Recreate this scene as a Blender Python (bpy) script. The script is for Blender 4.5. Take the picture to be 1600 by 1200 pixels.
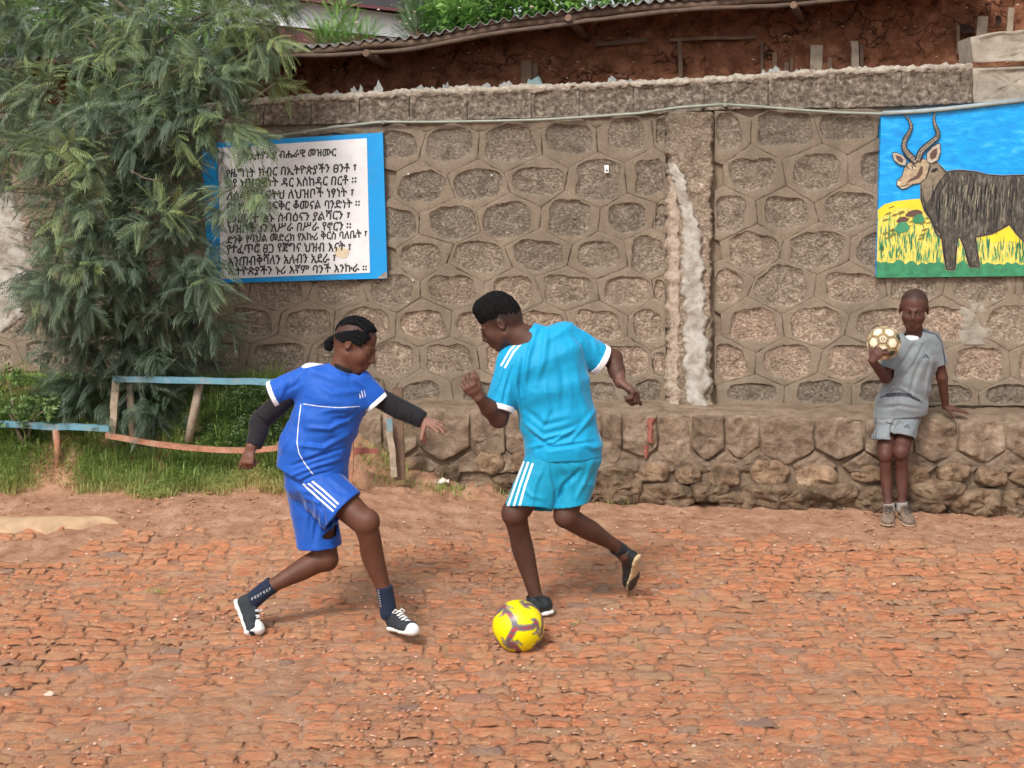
import bpy, bmesh, math, random
import numpy as np
from mathutils import Vector

SC = bpy.context.scene
for o in list(bpy.data.objects):
    bpy.data.objects.remove(o, do_unlink=True)
COL = SC.collection

# ------------------------------------------------------------------ camera
F = 2250.0                      # focal length in photo pixels (1600 wide)
CAMZ = 1.80
PITCH = math.atan(270 / F)      # looking slightly down
cam_d = bpy.data.cameras.new('camera')
cam_d.sensor_width = 36.0
cam_d.sensor_fit = 'HORIZONTAL'
cam_d.lens = 36.0 * F / 1600.0
cam_d.clip_end = 500
cam = bpy.data.objects.new('camera', cam_d)
cam.location = (0, 0, CAMZ)
cam.rotation_euler = (math.radians(90) - PITCH, 0, 0)
COL.objects.link(cam)
SC.camera = cam

# ------------------------------------------------------------------ world and sun (bright overcast)
SUN_EL, SUN_AZ = math.radians(48), math.radians(205)
world = bpy.data.worlds.new('World')
SC.world = world
world.use_nodes = True
wn = world.node_tree.nodes
wl = world.node_tree.links
wn.clear()
sky = wn.new('ShaderNodeTexSky')
sky.sky_type = 'NISHITA'
sky.sun_disc = False
sky.sun_elevation = SUN_EL
sky.sun_rotation = SUN_AZ
sky.air_density = 1.0
sky.dust_density = 4.0
sky.ozone_density = 0.6
hs = wn.new('ShaderNodeHueSaturation')
hs.inputs['Saturation'].default_value = 0.25
bg = wn.new('ShaderNodeBackground')
bg.inputs['Strength'].default_value = 0.12
wo = wn.new('ShaderNodeOutputWorld')
wl.new(sky.outputs[0], hs.inputs['Color'])
wl.new(hs.outputs[0], bg.inputs['Color'])
wl.new(bg.outputs[0], wo.inputs['Surface'])
sun_d = bpy.data.lights.new('sun', 'SUN')
sun_d.energy = 1.5
sun_d.angle = math.radians(10)
sun_d.color = (1.0, 0.955, 0.89)
sun = bpy.data.objects.new('sun', sun_d)
# direction the light comes from: azimuth measured like the sky's rotation
sd = Vector((math.sin(SUN_AZ) * math.cos(SUN_EL), math.cos(SUN_AZ) * math.cos(SUN_EL), math.sin(SUN_EL)))
sun.rotation_euler = sd.to_track_quat('Z', 'Y').to_euler()
sun.location = (0, 0, 12)
COL.objects.link(sun)
SC.view_settings.view_transform = 'Standard'
SC.view_settings.look = 'None'
SC.view_settings.exposure = 0.62
SC.view_settings.gamma = 1.0
SC.view_settings.use_curve_mapping = False

# ------------------------------------------------------------------ geometry helpers
cp, sp = math.cos(PITCH), math.sin(PITCH)
def P(px, py, Y):
    """point that the photo shows at pixel (px,py), at distance Y in front of the camera"""
    u = (px - 800) / F; v = (600 - py) / F
    t = Y / (cp + v * sp)
    return np.array([u * t, Y, CAMZ + t * (v * cp - sp)])
def Pv(px, py, Y):
    px = np.asarray(px, float); py = np.asarray(py, float)
    u = (px - 800) / F; v = (600 - py) / F
    t = Y / (cp + v * sp)
    return np.stack([u * t, np.broadcast_to(Y, u.shape) + 0 * u, CAMZ + t * (v * cp - sp)], -1)
def proj(V):
    x = V[:, 0]; y = V[:, 1]; z = V[:, 2] - CAMZ
    fw = y * cp - z * sp; up = y * sp + z * cp
    return 800 + F * x / fw, 600 - F * up / fw
KW = -0.12
AU, AL = 8.602, 8.252           # upper wall face, lower (ledge) face: Y = A + KW*X
def W(px, py, off=0.0, A=AU):
    """points on the wall plane (vectorised), off metres in front of it"""
    px = np.asarray(px, float); py = np.asarray(py, float)
    u = (px - 800) / F; v = (600 - py) / F
    dx, dy, dz = u, cp + v * sp, v * cp - sp
    t = (A - off) / (dy - KW * dx)
    return np.stack([dx * t, dy * t, CAMZ + dz * t], -1)
def gz(x, y):
    """height of the ground"""
    x = np.asarray(x, float); y = np.asarray(y, float)
    ss = lambda e0, e1, t: (lambda q: q * q * (3 - 2 * q))(np.clip((t - e0) / (e1 - e0), 0, 1))
    yy = np.minimum(y, 8.4)
    z = 0.07 * (yy - 6.1)
    z = z + 0.13 * ss(0.3, -1.2, x) * ss(6.8, 7.9, y)
    amp = 0.37 * ss(-0.15, -1.5, x) + 0.10 * ss(0.25, -0.35, x)
    y0 = 7.82 + 0.22 * ss(-1.7, -0.4, x) - 0.10 * ss(-2.2, -3.2, x)
    z = z + amp * ss(0, 0.62, y - y0)
    return z

# value noise
def _h(ix, iy, iz):
    n = (ix * 374761393 + iy * 668265263 + iz * 2147483647 * 3 + 1274126177) & 0xFFFFFFFF
    n = ((n ^ (n >> 13)) * 1274126177) & 0xFFFFFFFF
    n = ((n ^ (n >> 15)) * 2246822519) & 0xFFFFFFFF
    return ((n ^ (n >> 16)) & 0xFFFFFF) / float(0xFFFFFF)
def vnoise(p):
    p = np.asarray(p, float)
    i = np.floor(p).astype(np.int64); f = p - i
    f = f * f * f * (f * (f * 6 - 15) + 10)
    x, y, z = i[..., 0], i[..., 1], i[..., 2]
    fx, fy, fz = f[..., 0], f[..., 1], f[..., 2]
    r = 0
    for a in (0, 1):
        for b in (0, 1):
            for c in (0, 1):
                w = (fx if a else 1 - fx) * (fy if b else 1 - fy) * (fz if c else 1 - fz)
                r = r + w * _h(x + a, y + b, z + c)
    return r * 2 - 1
def fbm(p, oct=4, lac=2.03, gain=0.5):
    s = 0; a = 1.0; p = np.asarray(p, float)
    for k in range(oct):
        s = s + a * vnoise(p + 17.3 * k); a *= gain; p = p * lac
    return s
def ridge(p, oct=3):
    s = 0; a = 1.0
    for k in range(oct):
        s = s + a * (1 - 2 * np.abs(vnoise(p + 31.7 * k))); a *= .5; p = p * 2.07
    return s

def mesh_np(name, V, Fc, mat=None, smooth=True, attrs=None, parent=None, mats=None, fmat=None, nsides=None):
    """V (n,3), Fc (m,k) int array, or a list of arrays with different k"""
    me = bpy.data.meshes.new(name)
    V = np.asarray(V, np.float32)
    groups = Fc if isinstance(Fc, list) else [Fc]
    groups = [np.asarray(g, np.int32) for g in groups if len(g)]
    nl = sum(g.size for g in groups); nf = sum(len(g) for g in groups)
    me.vertices.add(len(V)); me.vertices.foreach_set('co', V.ravel())
    me.loops.add(nl); me.loops.foreach_set('vertex_index', np.concatenate([g.ravel() for g in groups]))
    me.polygons.add(nf)
    ls = []; s = 0
    for g in groups:
        ls.append(s + np.arange(len(g)) * g.shape[1]); s += g.size
    me.polygons.foreach_set('loop_start', np.concatenate(ls).astype(np.int32))
    if fmat is not None:
        me.polygons.foreach_set('material_index', np.asarray(fmat, np.int32))
    me.update(calc_edges=True)
    me.polygons.foreach_set('use_smooth', np.full(nf, smooth))
    for k, a in (attrs or {}).items():
        a = np.asarray(a, np.float32)
        if a.ndim == 1:
            at = me.attributes.new(k, 'FLOAT', 'POINT'); at.data.foreach_set('value', a)
        else:
            at = me.attributes.new(k, 'FLOAT_COLOR', 'POINT')
            if a.shape[1] == 3: a = np.concatenate([a, np.ones((len(a), 1), np.float32)], 1)
            at.data.foreach_set('color', a.ravel())
    me.validate()
    for m in (mats or ([mat] if mat else [])):
        me.materials.append(m)
    o = bpy.data.objects.new(name, me)
    COL.objects.link(o)
    if parent is not None: o.parent = parent
    return o

def empty(name, loc=(0, 0, 0)):
    """an Empty for a thing; its parts keep world coordinates through an inverse"""
    o = bpy.data.objects.new(name, None); COL.objects.link(o)
    o.empty_display_size = .1
    return o
def tag(o, label=None, cat=None, group=None, kind=None):
    if label: o['label'] = label
    if cat: o['category'] = cat
    if group: o['group'] = group
    if kind: o['kind'] = kind
    return o
def place(root, loc):
    """move the thing's Empty to its base while parts stay where they are"""
    loc = Vector([float(c) for c in loc])
    root.location = loc
    for c in root.children:
        c.location = c.location - loc
    return root

class MB:
    """collects shapes into one mesh"""
    def __init__(s): s.V = []; s.F = {}; s.n = 0; s.C = []; s.T = []
    def add(s, V, F, tint=None):
        V = np.asarray(V, float); F = np.asarray(F, int)
        s.V.append(V); s.F.setdefault(F.shape[1], []).append(F + s.n); s.n += len(V)
        s.T.append(np.full(len(V), 0.5) if tint is None else np.broadcast_to(tint, (len(V),)))
        return s
    def build(s, name, mat, parent=None, smooth=True):
        if not s.n: return None
        return mesh_np(name, np.concatenate(s.V), [np.concatenate(f) for f in s.F.values()], mat, smooth,
                       {'tint': np.concatenate(s.T)}, parent)
def nrm(v):
    v = np.asarray(v, float); return v / (np.linalg.norm(v) + 1e-12)
def frame_of(d, up=(0, 0, 1)):
    d = nrm(d); up = np.asarray(up, float)
    if abs(d @ nrm(up)) > .98: up = np.array([1., 0, 0])
    a = nrm(np.cross(up, d)); b = np.cross(d, a); return a, b, d
def tube(pts, rad, n=8, flat=1.0, caps=True, up=(0, 0, 1), wob=0.0, seed=0):
    pts = np.asarray(pts, float); m = len(pts); rad = np.broadcast_to(np.asarray(rad, float), (m,))
    V = []; rs = np.random.RandomState(seed)
    for i in range(m):
        d = pts[min(i + 1, m - 1)] - pts[max(i - 1, 0)]
        a, b, _ = frame_of(d, up)
        for k in range(n):
            th = 2 * math.pi * k / n
            r = rad[i] * (1 + wob * rs.uniform(-1, 1))
            V.append(pts[i] + a * math.cos(th) * r + b * math.sin(th) * r * flat)
    Fq = [[i * n + k, i * n + (k + 1) % n, (i + 1) * n + (k + 1) % n, (i + 1) * n + k] for i in range(m - 1) for k in range(n)]
    return np.array(V), np.array(Fq)
def tube_tris(pts, rad, **kw):
    """closed tube (end fans), as triangles"""
    n = kw.get('n', 8)
    V, Q = tube(pts, rad, **kw)
    T = np.concatenate([Q[:, [0, 1, 2]], Q[:, [0, 2, 3]]])
    m = len(pts); e = len(V)
    V = np.concatenate([V, [np.asarray(pts[0], float)], [np.asarray(pts[-1], float)]])
    caps = [[e, (k + 1) % n, k] for k in range(n)] + [[e + 1, (m - 1) * n + k, (m - 1) * n + (k + 1) % n] for k in range(n)]
    return V, np.concatenate([T, np.array(caps)])
def plank(a, b, w, t, up=(0, 0, 1), seg=6, wob=0.004, seed=0, bend=None, chip=0.0):
    """a board from a to b: w tall (along up), t thick, slightly uneven"""
    rs = np.random.RandomState(seed)
    a = np.asarray(a, float); b = np.asarray(b, float)
    d = nrm(b - a); s_, u_, _ = frame_of(d, up)
    V = []
    for i in range(seg + 1):
        f = i / seg
        c = a + (b - a) * f
        if bend is not None: c = c + np.asarray(bend) * (4 * f * (1 - f))
        c = c + rs.uniform(-wob, wob, 3)
        ww = w * (1 + rs.uniform(-.06, .06)) / 2; tt = t / 2
        for (p, q) in ((-1, -1), (1, -1), (1, 1), (-1, 1)):
            V.append(c + s_ * p * tt + u_ * q * ww)
    V = np.array(V); n = 4
    Q = [[i * n + k, i * n + (k + 1) % n, (i + 1) * n + (k + 1) % n, (i + 1) * n + k] for i in range(seg) for k in range(n)]
    Q += [[3, 2, 1, 0], [seg * n, seg * n + 1, seg * n + 2, seg * n + 3]]
    return V, np.array(Q)
def flat_poly(name, pts3, mat, parent=None, tint=None, thick=0.0, nrmv=None):
    bm = bmesh.new()
    vs = [bm.verts.new(tuple(p)) for p in pts3]
    f = bm.faces.new(vs)
    bmesh.ops.triangulate(bm, faces=[f])
    me = bpy.data.meshes.new(name); bm.to_mesh(me); bm.free()
    me.materials.append(mat)
    o = bpy.data.objects.new(name, me); COL.objects.link(o)
    if parent: o.parent = parent
    return o

# ------------------------------------------------------------------ materials
def newmat(name):
    m = bpy.data.materials.new(name); m.use_nodes = True
    nt = m.node_tree; nt.nodes.clear()
    out = nt.nodes.new('ShaderNodeOutputMaterial'); b = nt.nodes.new('ShaderNodeBsdfPrincipled')
    nt.links.new(b.outputs[0], out.inputs[0])
    return m, nt, b
class NT:
    def __init__(s, nt): s.nt = nt
    def n(s, t, **kw):
        nd = s.nt.nodes.new(t)
        for k, v in kw.items():
            if k.startswith('_'): nd.inputs[k[1:].replace('_', ' ')].default_value = v
            else: setattr(nd, k, v)
        return nd
    def l(s, a, b): s.nt.links.new(a, b)
    def noise(s, vec, scale, detail=6, rough=.6, dist=0.0):
        nd = s.n('ShaderNodeTexNoise'); nd.inputs['Scale'].default_value = scale
        nd.inputs['Detail'].default_value = detail; nd.inputs['Roughness'].default_value = rough
        nd.inputs['Distortion'].default_value = dist
        s.l(vec, nd.inputs['Vector']); return nd.outputs['Fac']
    def voro(s, vec, scale, feature='F1', rnd=1.0, out='Distance'):
        nd = s.n('ShaderNodeTexVoronoi'); nd.feature = feature
        nd.inputs['Scale'].default_value = scale; nd.inputs['Randomness'].default_value = rnd
        s.l(vec, nd.inputs['Vector']); return nd.outputs[out]
    def ramp(s, fac, stops, interp='LINEAR'):
        nd = s.n('ShaderNodeValToRGB'); cr = nd.color_ramp; cr.interpolation = interp
        while len(cr.elements) < len(stops): cr.elements.new(.5)
        for e, (p, c) in zip(cr.elements, stops):
            e.position = p; e.color = (c[0], c[1], c[2], 1) if not isinstance(c, (int, float)) else (c, c, c, 1)
        s.l(fac, nd.inputs[0]); return nd.outputs[0]
    def mix(s, fac, a, b, mode='MIX'):
        nd = s.n('ShaderNodeMix'); nd.data_type = 'RGBA'; nd.blend_type = mode
        for sock, v in ((nd.inputs[0], fac), (nd.inputs[6], a), (nd.inputs[7], b)):
            if isinstance(v, (int, float)): sock.default_value = v if sock.type == 'VALUE' else (v, v, v, 1)
            elif isinstance(v, tuple): sock.default_value = (*v, 1)
            else: s.l(v, sock)
        return nd.outputs[2]
    def math(s, op, a, b=0.0, clamp=False):
        nd = s.n('ShaderNodeMath'); nd.operation = op; nd.use_clamp = clamp
        for sock, v in ((nd.inputs[0], a), (nd.inputs[1], b)):
            if isinstance(v, (int, float)): sock.default_value = v
            else: s.l(v, sock)
        return nd.outputs[0]
    def maprange(s, v, a, b, c=0.0, d=1.0):
        nd = s.n('ShaderNodeMapRange'); s.l(v, nd.inputs[0])
        for i, q in enumerate((a, b, c, d)): nd.inputs[i + 1].default_value = q
        return nd.outputs[0]
    def attr(s, name, out='Fac'):
        nd = s.n('ShaderNodeAttribute'); nd.attribute_name = name; return nd.outputs[out]
    def obj(s, scale=None):
        tc = s.n('ShaderNodeNewGeometry').outputs['Position']
        if scale is None: return tc
        mp = s.n('ShaderNodeMapping'); mp.inputs['Scale'].default_value = scale
        s.l(tc, mp.inputs['Vector']); return mp.outputs[0]
    def bump(s, h, strength, dist, b, prev=None):
        nd = s.n('ShaderNodeBump'); nd.inputs['Strength'].default_value = strength
        nd.inputs['Distance'].default_value = dist; s.l(h, nd.inputs['Height'])
        if prev is not None: s.l(prev, nd.inputs['Normal'])
        s.l(nd.outputs[0], b.inputs['Normal']); return nd.outputs[0]

def simple(name, col, rough=.6, var=.12, scale=30, bump=.0, bscale=200, spec=.5, tintamt=0.0, metal=0.0, dirt=None, dirtamt=.0, stretch=None):
    m, nt, b = newmat(name); T = NT(nt)
    pos = T.obj(stretch)
    nz = T.noise(pos, scale, 5, .6)
    lo = tuple(c * (1 - var) for c in col); hi = tuple(min(1, c * (1 + var)) for c in col)
    c = T.ramp(nz, [(.3, lo), (.7, hi)])
    if tintamt:
        tv = T.maprange(T.attr('tint'), 0, 1, 1 - tintamt, 1 + tintamt)
        c = T.mix(1.0, c, tv, 'MULTIPLY')
    if dirt:
        d = T.maprange(T.noise(T.obj(), 9, 6, .7), .5, .68, 0, dirtamt)
        c = T.mix(d, c, dirt)
    T.l(c, b.inputs['Base Color'])
    b.inputs['Roughness'].default_value = rough
    b.inputs['Metallic'].default_value = metal
    b.inputs['Specular IOR Level'].default_value = spec
    if bump:
        T.bump(T.noise(pos, bscale, 4, .6), bump, .004, b)
    return m

M = {}
# --- rough tuff and mortar of the honeycomb wall; 'rock' says how far inside the stone face we are, 'tint' varies per stone
def wall_stone():
    m, nt, b = newmat('tuff_and_mortar'); T = NT(nt); pos = T.obj()
    mortar = T.mix(T.noise(pos, 5, 6, .65), (.25, .195, .142), (.41, .33, .245))
    mortar = T.mix(T.maprange(T.noise(pos, 60, 4, .7), .35, .75), mortar, (.25, .19, .135))
    n1 = T.noise(T.obj((1, 1, 1.25)), 62, 3, .75, .3); v1 = T.voro(pos, 75)
    spk = T.math('ADD', T.math('MULTIPLY', n1, .80), T.math('MULTIPLY', T.noise(pos, 170, 3, .8), .22))
    big = T.maprange(T.noise(pos, 17, 4, .6), .3, .7, .72, 1.18)
    rk = T.ramp(spk, [(.38, (.20, .15, .108)), (.47, (.31, .24, .175)), (.55, (.45, .355, .265)), (.66, (.72, .60, .47))])
    pink = T.ramp(spk, [(.38, (.26, .175, .12)), (.47, (.40, .28, .205)), (.55, (.56, .415, .31)), (.66, (.82, .67, .53))])
    grey = T.ramp(spk, [(.38, (.14, .112, .086)), (.47, (.22, .18, .138)), (.56, (.33, .27, .21)), (.68, (.56, .48, .39))])
    tn = T.attr('tint')
    rk = T.mix(T.maprange(tn, .45, .9), rk, pink)
    rk = T.mix(T.maprange(tn, .5, .1), rk, grey)
    rk = T.mix(1.0, rk, big, 'MULTIPLY')
    edge = T.math('ADD', T.attr('rock'), T.math('MULTIPLY', T.math('SUBTRACT', T.noise(pos, 24, 5, .7), .5), .9))
    mask = T.maprange(edge, .22, .50)
    c = T.mix(mask, mortar, rk)
    st = T.maprange(T.noise(T.obj((1.4, 1.4, .5)), 2.2, 7, .7), .46, .70, 0, .55)
    c = T.mix(st, c, (.12, .092, .065), 'MIX')
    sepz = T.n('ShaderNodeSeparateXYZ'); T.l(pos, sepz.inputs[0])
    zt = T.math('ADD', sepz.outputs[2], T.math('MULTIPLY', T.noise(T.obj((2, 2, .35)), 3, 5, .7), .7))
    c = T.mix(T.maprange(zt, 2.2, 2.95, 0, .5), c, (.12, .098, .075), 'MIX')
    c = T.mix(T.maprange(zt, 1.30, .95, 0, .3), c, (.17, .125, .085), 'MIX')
    lt = T.maprange(T.noise(T.obj((1.1, 1, .8)), 3.1, 6, .7), .52, .72, 0, .35)
    c = T.mix(lt, c, (.46, .37, .28), 'MIX')
    T.l(c, b.inputs['Base Color']); b.inputs['Roughness'].default_value = .93
    b.inputs['Specular IOR Level'].default_value = .25
    h = T.math('ADD', T.math('MULTIPLY', T.math('MULTIPLY', spk, mask), 1.0), T.math('MULTIPLY', T.noise(pos, 95, 6, .8), .45))
    T.bump(h, 1.0, .022, b)
    return m
M['wall'] = wall_stone()
def earthy(name, cols, scale, bumps, rough=.95, speck=None, stretch=None, tintamt=0, moss=None):
    m, nt, b = newmat(name); T = NT(nt); pos = T.obj(stretch)
    n = T.noise(pos, scale, 9, .68, .3)
    c = T.ramp(n, cols)
    if speck:
        sv = T.maprange(T.voro(T.obj(), speck[1], rnd=1), speck[2], speck[2] - .06)
        sel = T.maprange(T.noise(T.obj(), speck[1] * .23, 2), .55, .6)
        c = T.mix(T.math('MULTIPLY', sv, sel), c, speck[0])
    if moss:
        c = T.mix(T.maprange(T.noise(T.obj(), moss[1], 6, .7), moss[2], moss[2] + .1, 0, moss[3]), c, moss[0])
    if tintamt:
        c = T.mix(1.0, c, T.maprange(T.attr('tint'), 0, 1, 1 - tintamt, 1 + tintamt), 'MULTIPLY')
    T.l(c, b.inputs['Base Color']); b.inputs['Roughness'].default_value = rough
    b.inputs['Specular IOR Level'].default_value = .2
    prev = None
    for (s, st, d) in bumps:
        prev = T.bump(T.noise(pos, s, 8, .7), st, d, b, prev)
    return m
def cracked(m, sc=5.5, w=.035, col=(.045, .018, .010)):
    nt = m.node_tree; T = NT(nt); b = [x for x in nt.nodes if x.type == 'BSDF_PRINCIPLED'][0]
    src = b.inputs['Base Color'].links[0].from_socket; nsrc = b.inputs['Normal'].links[0].from_socket
    nz = T.n('ShaderNodeTexNoise'); nz.inputs['Scale'].default_value = 6; nz.inputs['Detail'].default_value = 6; T.l(T.obj(), nz.inputs['Vector'])
    vm = T.n('ShaderNodeVectorMath'); vm.operation = 'MULTIPLY_ADD'; T.l(nz.outputs['Color'], vm.inputs[0]); vm.inputs[1].default_value = (.35, .35, .35); T.l(T.obj((1, .3, 1.3)), vm.inputs[2])
    v = T.voro(vm.outputs[0], sc, 'DISTANCE_TO_EDGE')
    sel = T.maprange(T.noise(T.obj(), 3.1, 3), .48, .56)
    cr = T.math('MULTIPLY', T.maprange(v, w, 0), sel)
    T.l(T.mix(T.math('MULTIPLY', cr, .85), src, col), b.inputs['Base Color'])
    T.bump(T.math('SUBTRACT', 1.0, cr), 1, .02, b, nsrc)
    return m
M['coping'] = earthy('coping_stone', [(.3, (.07, .056, .043)), (.44, (.16, .13, .10)), (.55, (.27, .22, .17)), (.68, (.50, .43, .35))], 34, [(60, 1, .02), (200, .6, .006)])
M['cap'] = earthy('cap_mortar', [(.3, (.22, .18, .14)), (.5, (.42, .36, .29)), (.7, (.62, .55, .46))], 30, [(70, 1, .015)])
M['concrete'] = earthy('grey_concrete', [(.3, (.20, .17, .13)), (.5, (.33, .29, .235)), (.7, (.43, .38, .31))], 7, [(60, .6, .01), (250, .5, .004)])
M['ledge'] = earthy('ledge_mortar', [(.3, (.17, .12, .08)), (.5, (.29, .21, .145)), (.7, (.42, .31, .22))], 8, [(40, .8, .015), (160, .7, .006)], moss=((.10, .10, .045), 6, .56, .5))
M['rubble'] = earthy('rubble_stone', [(.28, (.13, .085, .052)), (.45, (.27, .175, .11)), (.58, (.40, .275, .175)), (.74, (.58, .43, .29))], 12, [(22, 1, .035), (80, 1, .014), (220, .7, .005)], tintamt=.55, moss=((.12, .09, .06), 4, .52, .7))
M['mud'] = cracked(earthy('mud_wall', [(.28, (.11, .042, .022)), (.5, (.26, .105, .056)), (.72, (.40, .19, .11))], 10, [(12, 1, .03), (55, 1, .015), (180, .7, .005)], speck=((.5, .35, .24), 14, .12)))
M['dirt'] = earthy('dirt', [(.28, (.28, .135, .08)), (.45, (.43, .225, .135)), (.58, (.53, .30, .19)), (.74, (.66, .42, .28))], 9, [(26, 1, .022), (90, 1, .010), (300, .6, .003)], speck=((.62, .48, .34), 60, .16))

def brick_mat():
    m, nt, b = newmat('worn_red_brick'); T = NT(nt); pos = T.obj()
    n = T.noise(T.obj((1, 2.6, 1)), 17, 9, .75, .5)
    c = T.ramp(n, [(.26, (.36, .125, .06)), (.42, (.60, .21, .10)), (.54, (.76, .295, .145)), (.66, (.82, .39, .215)), (.80, (.88, .58, .37))])
    tn = T.attr('tint')
    c = T.mix(T.maprange(tn, .80, .95, 0, .85), c, (.26, .20, .175))      # grey stones
    c = T.mix(T.maprange(tn, .16, .02, 0, .75), c, (.60, .385, .235))      # pale ochre bricks
    c = T.mix(1.0, c, T.maprange(tn, .15, .8, .86, 1.12), 'MULTIPLY')
    sk = T.maprange(T.noise(T.obj((1, 3.6, 1)), 42, 5, .7, .8), .35, .29, 0, .5)  # dark streaks painted in as the shading of uneven brick tops
    c = T.mix(sk, c, (.32, .135, .08))
    dust = T.maprange(T.math('ADD', T.noise(pos, 6, 8, .75), T.math('MULTIPLY', T.noise(pos, 70, 4, .7), .35)), .60, .82, 0, .85)
    c = T.mix(dust, c, (.62, .375, .215))
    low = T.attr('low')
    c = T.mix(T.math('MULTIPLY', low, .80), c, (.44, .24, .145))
    T.l(c, b.inputs['Base Color']); b.inputs['Roughness'].default_value = .9
    b.inputs['Specular IOR Level'].default_value = .25
    p = T.bump(T.noise(T.obj((1, 2.0, 1)), 34, 10, .8), .9, .015, b)
    T.bump(T.noise(T.obj((1, 2.5, 1)), 110, 6, .75), 1.0, .008, b, p)
    return m
M['brick'] = brick_mat()
M['sand'] = earthy('pale_sand', [(.3, (.38, .24, .14)), (.7, (.56, .39, .25))], 9, [(60, .6, .006)])
M['plaster'] = earthy('old_white_plaster', [(.34, (.24, .19, .145)), (.46, (.36, .32, .27)), (.56, (.46, .43, .38)), (.72, (.60, .57, .52))], 14, [(40, .5, .006), (160, .6, .003)])
M['wood'] = simple('weathered_wood', (.15, .092, .06), .85, .4, 9, .8, 60, stretch=(1, 1, 1), tintamt=.35)
M['wood_red'] = simple('rail_brown_red', (.33, .15, .09), .8, .4, 22, .7, 90, dirt=(.42, .30, .22), dirtamt=.7, tintamt=.25)
M['wood_blue'] = simple('rail_faded_blue', (.13, .30, .38), .75, .25, 18, .6, 90, dirt=(.28, .22, .16), dirtamt=.8, tintamt=.25)
M['wood_grey'] = simple('bare_grey_wood', (.34, .27, .20), .85, .35, 16, .8, 90, tintamt=.3)
M['wood_dark'] = simple('dark_rafter_wood', (.10, .062, .042), .85, .4, 14, .8, 80, tintamt=.3)
M['red_paint'] = simple('faded_red_paint', (.30, .10, .07), .8, .25, 30, .4, 120)
M['tin'] = simple('corrugated_tin', (.22, .215, .21), .5, .45, 6, .3, 60, metal=.3, dirt=(.16, .08, .045), dirtamt=.7)
M['dark_roof'] = simple('dark_roof_sheet', (.035, .03, .035), .6, .2, 5)
M['house_white'] = simple('white_house_paint', (.80, .83, .85), .7, .05, 3)
M['maroon'] = simple('maroon_house_paint', (.12, .03, .035), .7, .1, 3)
M['cable'] = simple('grey_green_cable', (.25, .27, .22), .45, .15, 20)
M['board_blue'] = simple('sign_blue_paint', (.0, .30, .72), .45, .07, 8, .15, 80, dirt=(.2, .2, .18), dirtamt=.12)
M['board_white'] = simple('sign_white_paint', (.78, .78, .80), .55, .04, 12, .1, 60, dirt=(.52, .46, .38), dirtamt=.35)
M['ink'] = simple('black_lettering', (.02, .018, .018), .5, .1, 40)
M['patch'] = simple('flaked_patch', (.72, .60, .42), .8, .15, 60, .5)
M['litter'] = simple('pale_paper_litter', (.75, .66, .60), .7, .1, 40)
M['white_tag'] = simple('white_tag', (.8, .8, .78), .5, .03)
M['pebble'] = simple('pebble', (.50, .38, .28), .85, .3, 30, .5, 90, tintamt=.5)
M['straw'] = simple('dry_straw', (.50, .36, .20), .85, .2, 20, tintamt=.5)

def leafmat(name, c0, c1, c2, rough=.5, trans=.25):
    m, nt, b = newmat(name); T = NT(nt)
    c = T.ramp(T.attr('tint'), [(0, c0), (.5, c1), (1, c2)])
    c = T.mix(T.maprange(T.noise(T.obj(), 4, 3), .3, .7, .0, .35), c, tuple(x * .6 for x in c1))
    T.l(c, b.inputs['Base Color']); b.inputs['Roughness'].default_value = rough
    tr = nt.nodes.new('ShaderNodeBsdfTranslucent'); T.l(c, tr.inputs[0])
    mx = nt.nodes.new('ShaderNodeMixShader'); mx.inputs[0].default_value = trans
    T.l(b.outputs[0], mx.inputs[1]); T.l(tr.outputs[0], mx.inputs[2])
    out = [x for x in nt.nodes if x.type == 'OUTPUT_MATERIAL'][0]
    T.l(mx.outputs[0], out.inputs[0])
    return m
M['leaf_oak'] = leafmat('ferny_grey_green_leaf', (.05, .082, .055), (.135, .195, .12), (.34, .43, .15))
M['leaf_bright'] = leafmat('bright_green_leaf', (.07, .16, .04), (.14, .30, .06), (.30, .48, .10))
M['leaf_cypress'] = leafmat('soft_green_sprays', (.06, .12, .05), (.12, .22, .08), (.24, .36, .12))
M['leaf_weed'] = leafmat('weed_leaf', (.045, .085, .03), (.09, .16, .05), (.20, .30, .09))
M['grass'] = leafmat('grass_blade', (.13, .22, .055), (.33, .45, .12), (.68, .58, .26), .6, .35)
M['bark'] = simple('grey_brown_bark', (.15, .115, .085), .9, .35, 40, .9, 120, tintamt=.2)
# ================================================================== GROUND
def axis(segs):
    out = []
    for a, b, n in segs: out += list(np.linspace(a, b, n, endpoint=False))
    return np.array(out + [segs[-1][1]])
xs = axis([(-60, -12, 10), (-12, -4, 24), (-4, 4, 560), (4, 12, 24), (12, 60, 10)])
ys = axis([(-40, -2, 10), (-2, 4.2, 24), (4.2, 9.2, 400), (9.2, 14, 12), (14, 70, 12)])
GX, GY = np.meshgrid(xs, ys, indexing='ij')
def brick_edge(x):
    """far edge of the brick paving"""
    return 7.50 + .10 * np.sin(x * 1.3 + .5) + .05 * np.sin(x * 4.1) - .10 * (x > .2) * np.clip(x - .2, 0, 2) * .35
def dirt_relief(x, y):
    p = np.stack([x, y, 0 * x], -1)
    r = .010 * fbm(p * 1.1, 3) + .006 * fbm(p * 5, 3) + .0035 * fbm(p * 26, 3)
    m = np.clip((y - 7.75) / .3, 0, 1) * np.clip((.3 - x) / .6, 0, 1)
    return r + m * (.03 * fbm(p * 6, 4) + .012 * ridge(p * 14, 2))
near = (np.abs(GX) < 4.5) & (GY > 4) & (GY < 9.3)
Z = gz(GX, GY) + np.where(near, dirt_relief(GX, GY), 0)
V = np.stack([GX, GY, Z], -1).reshape(-1, 3)
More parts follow.
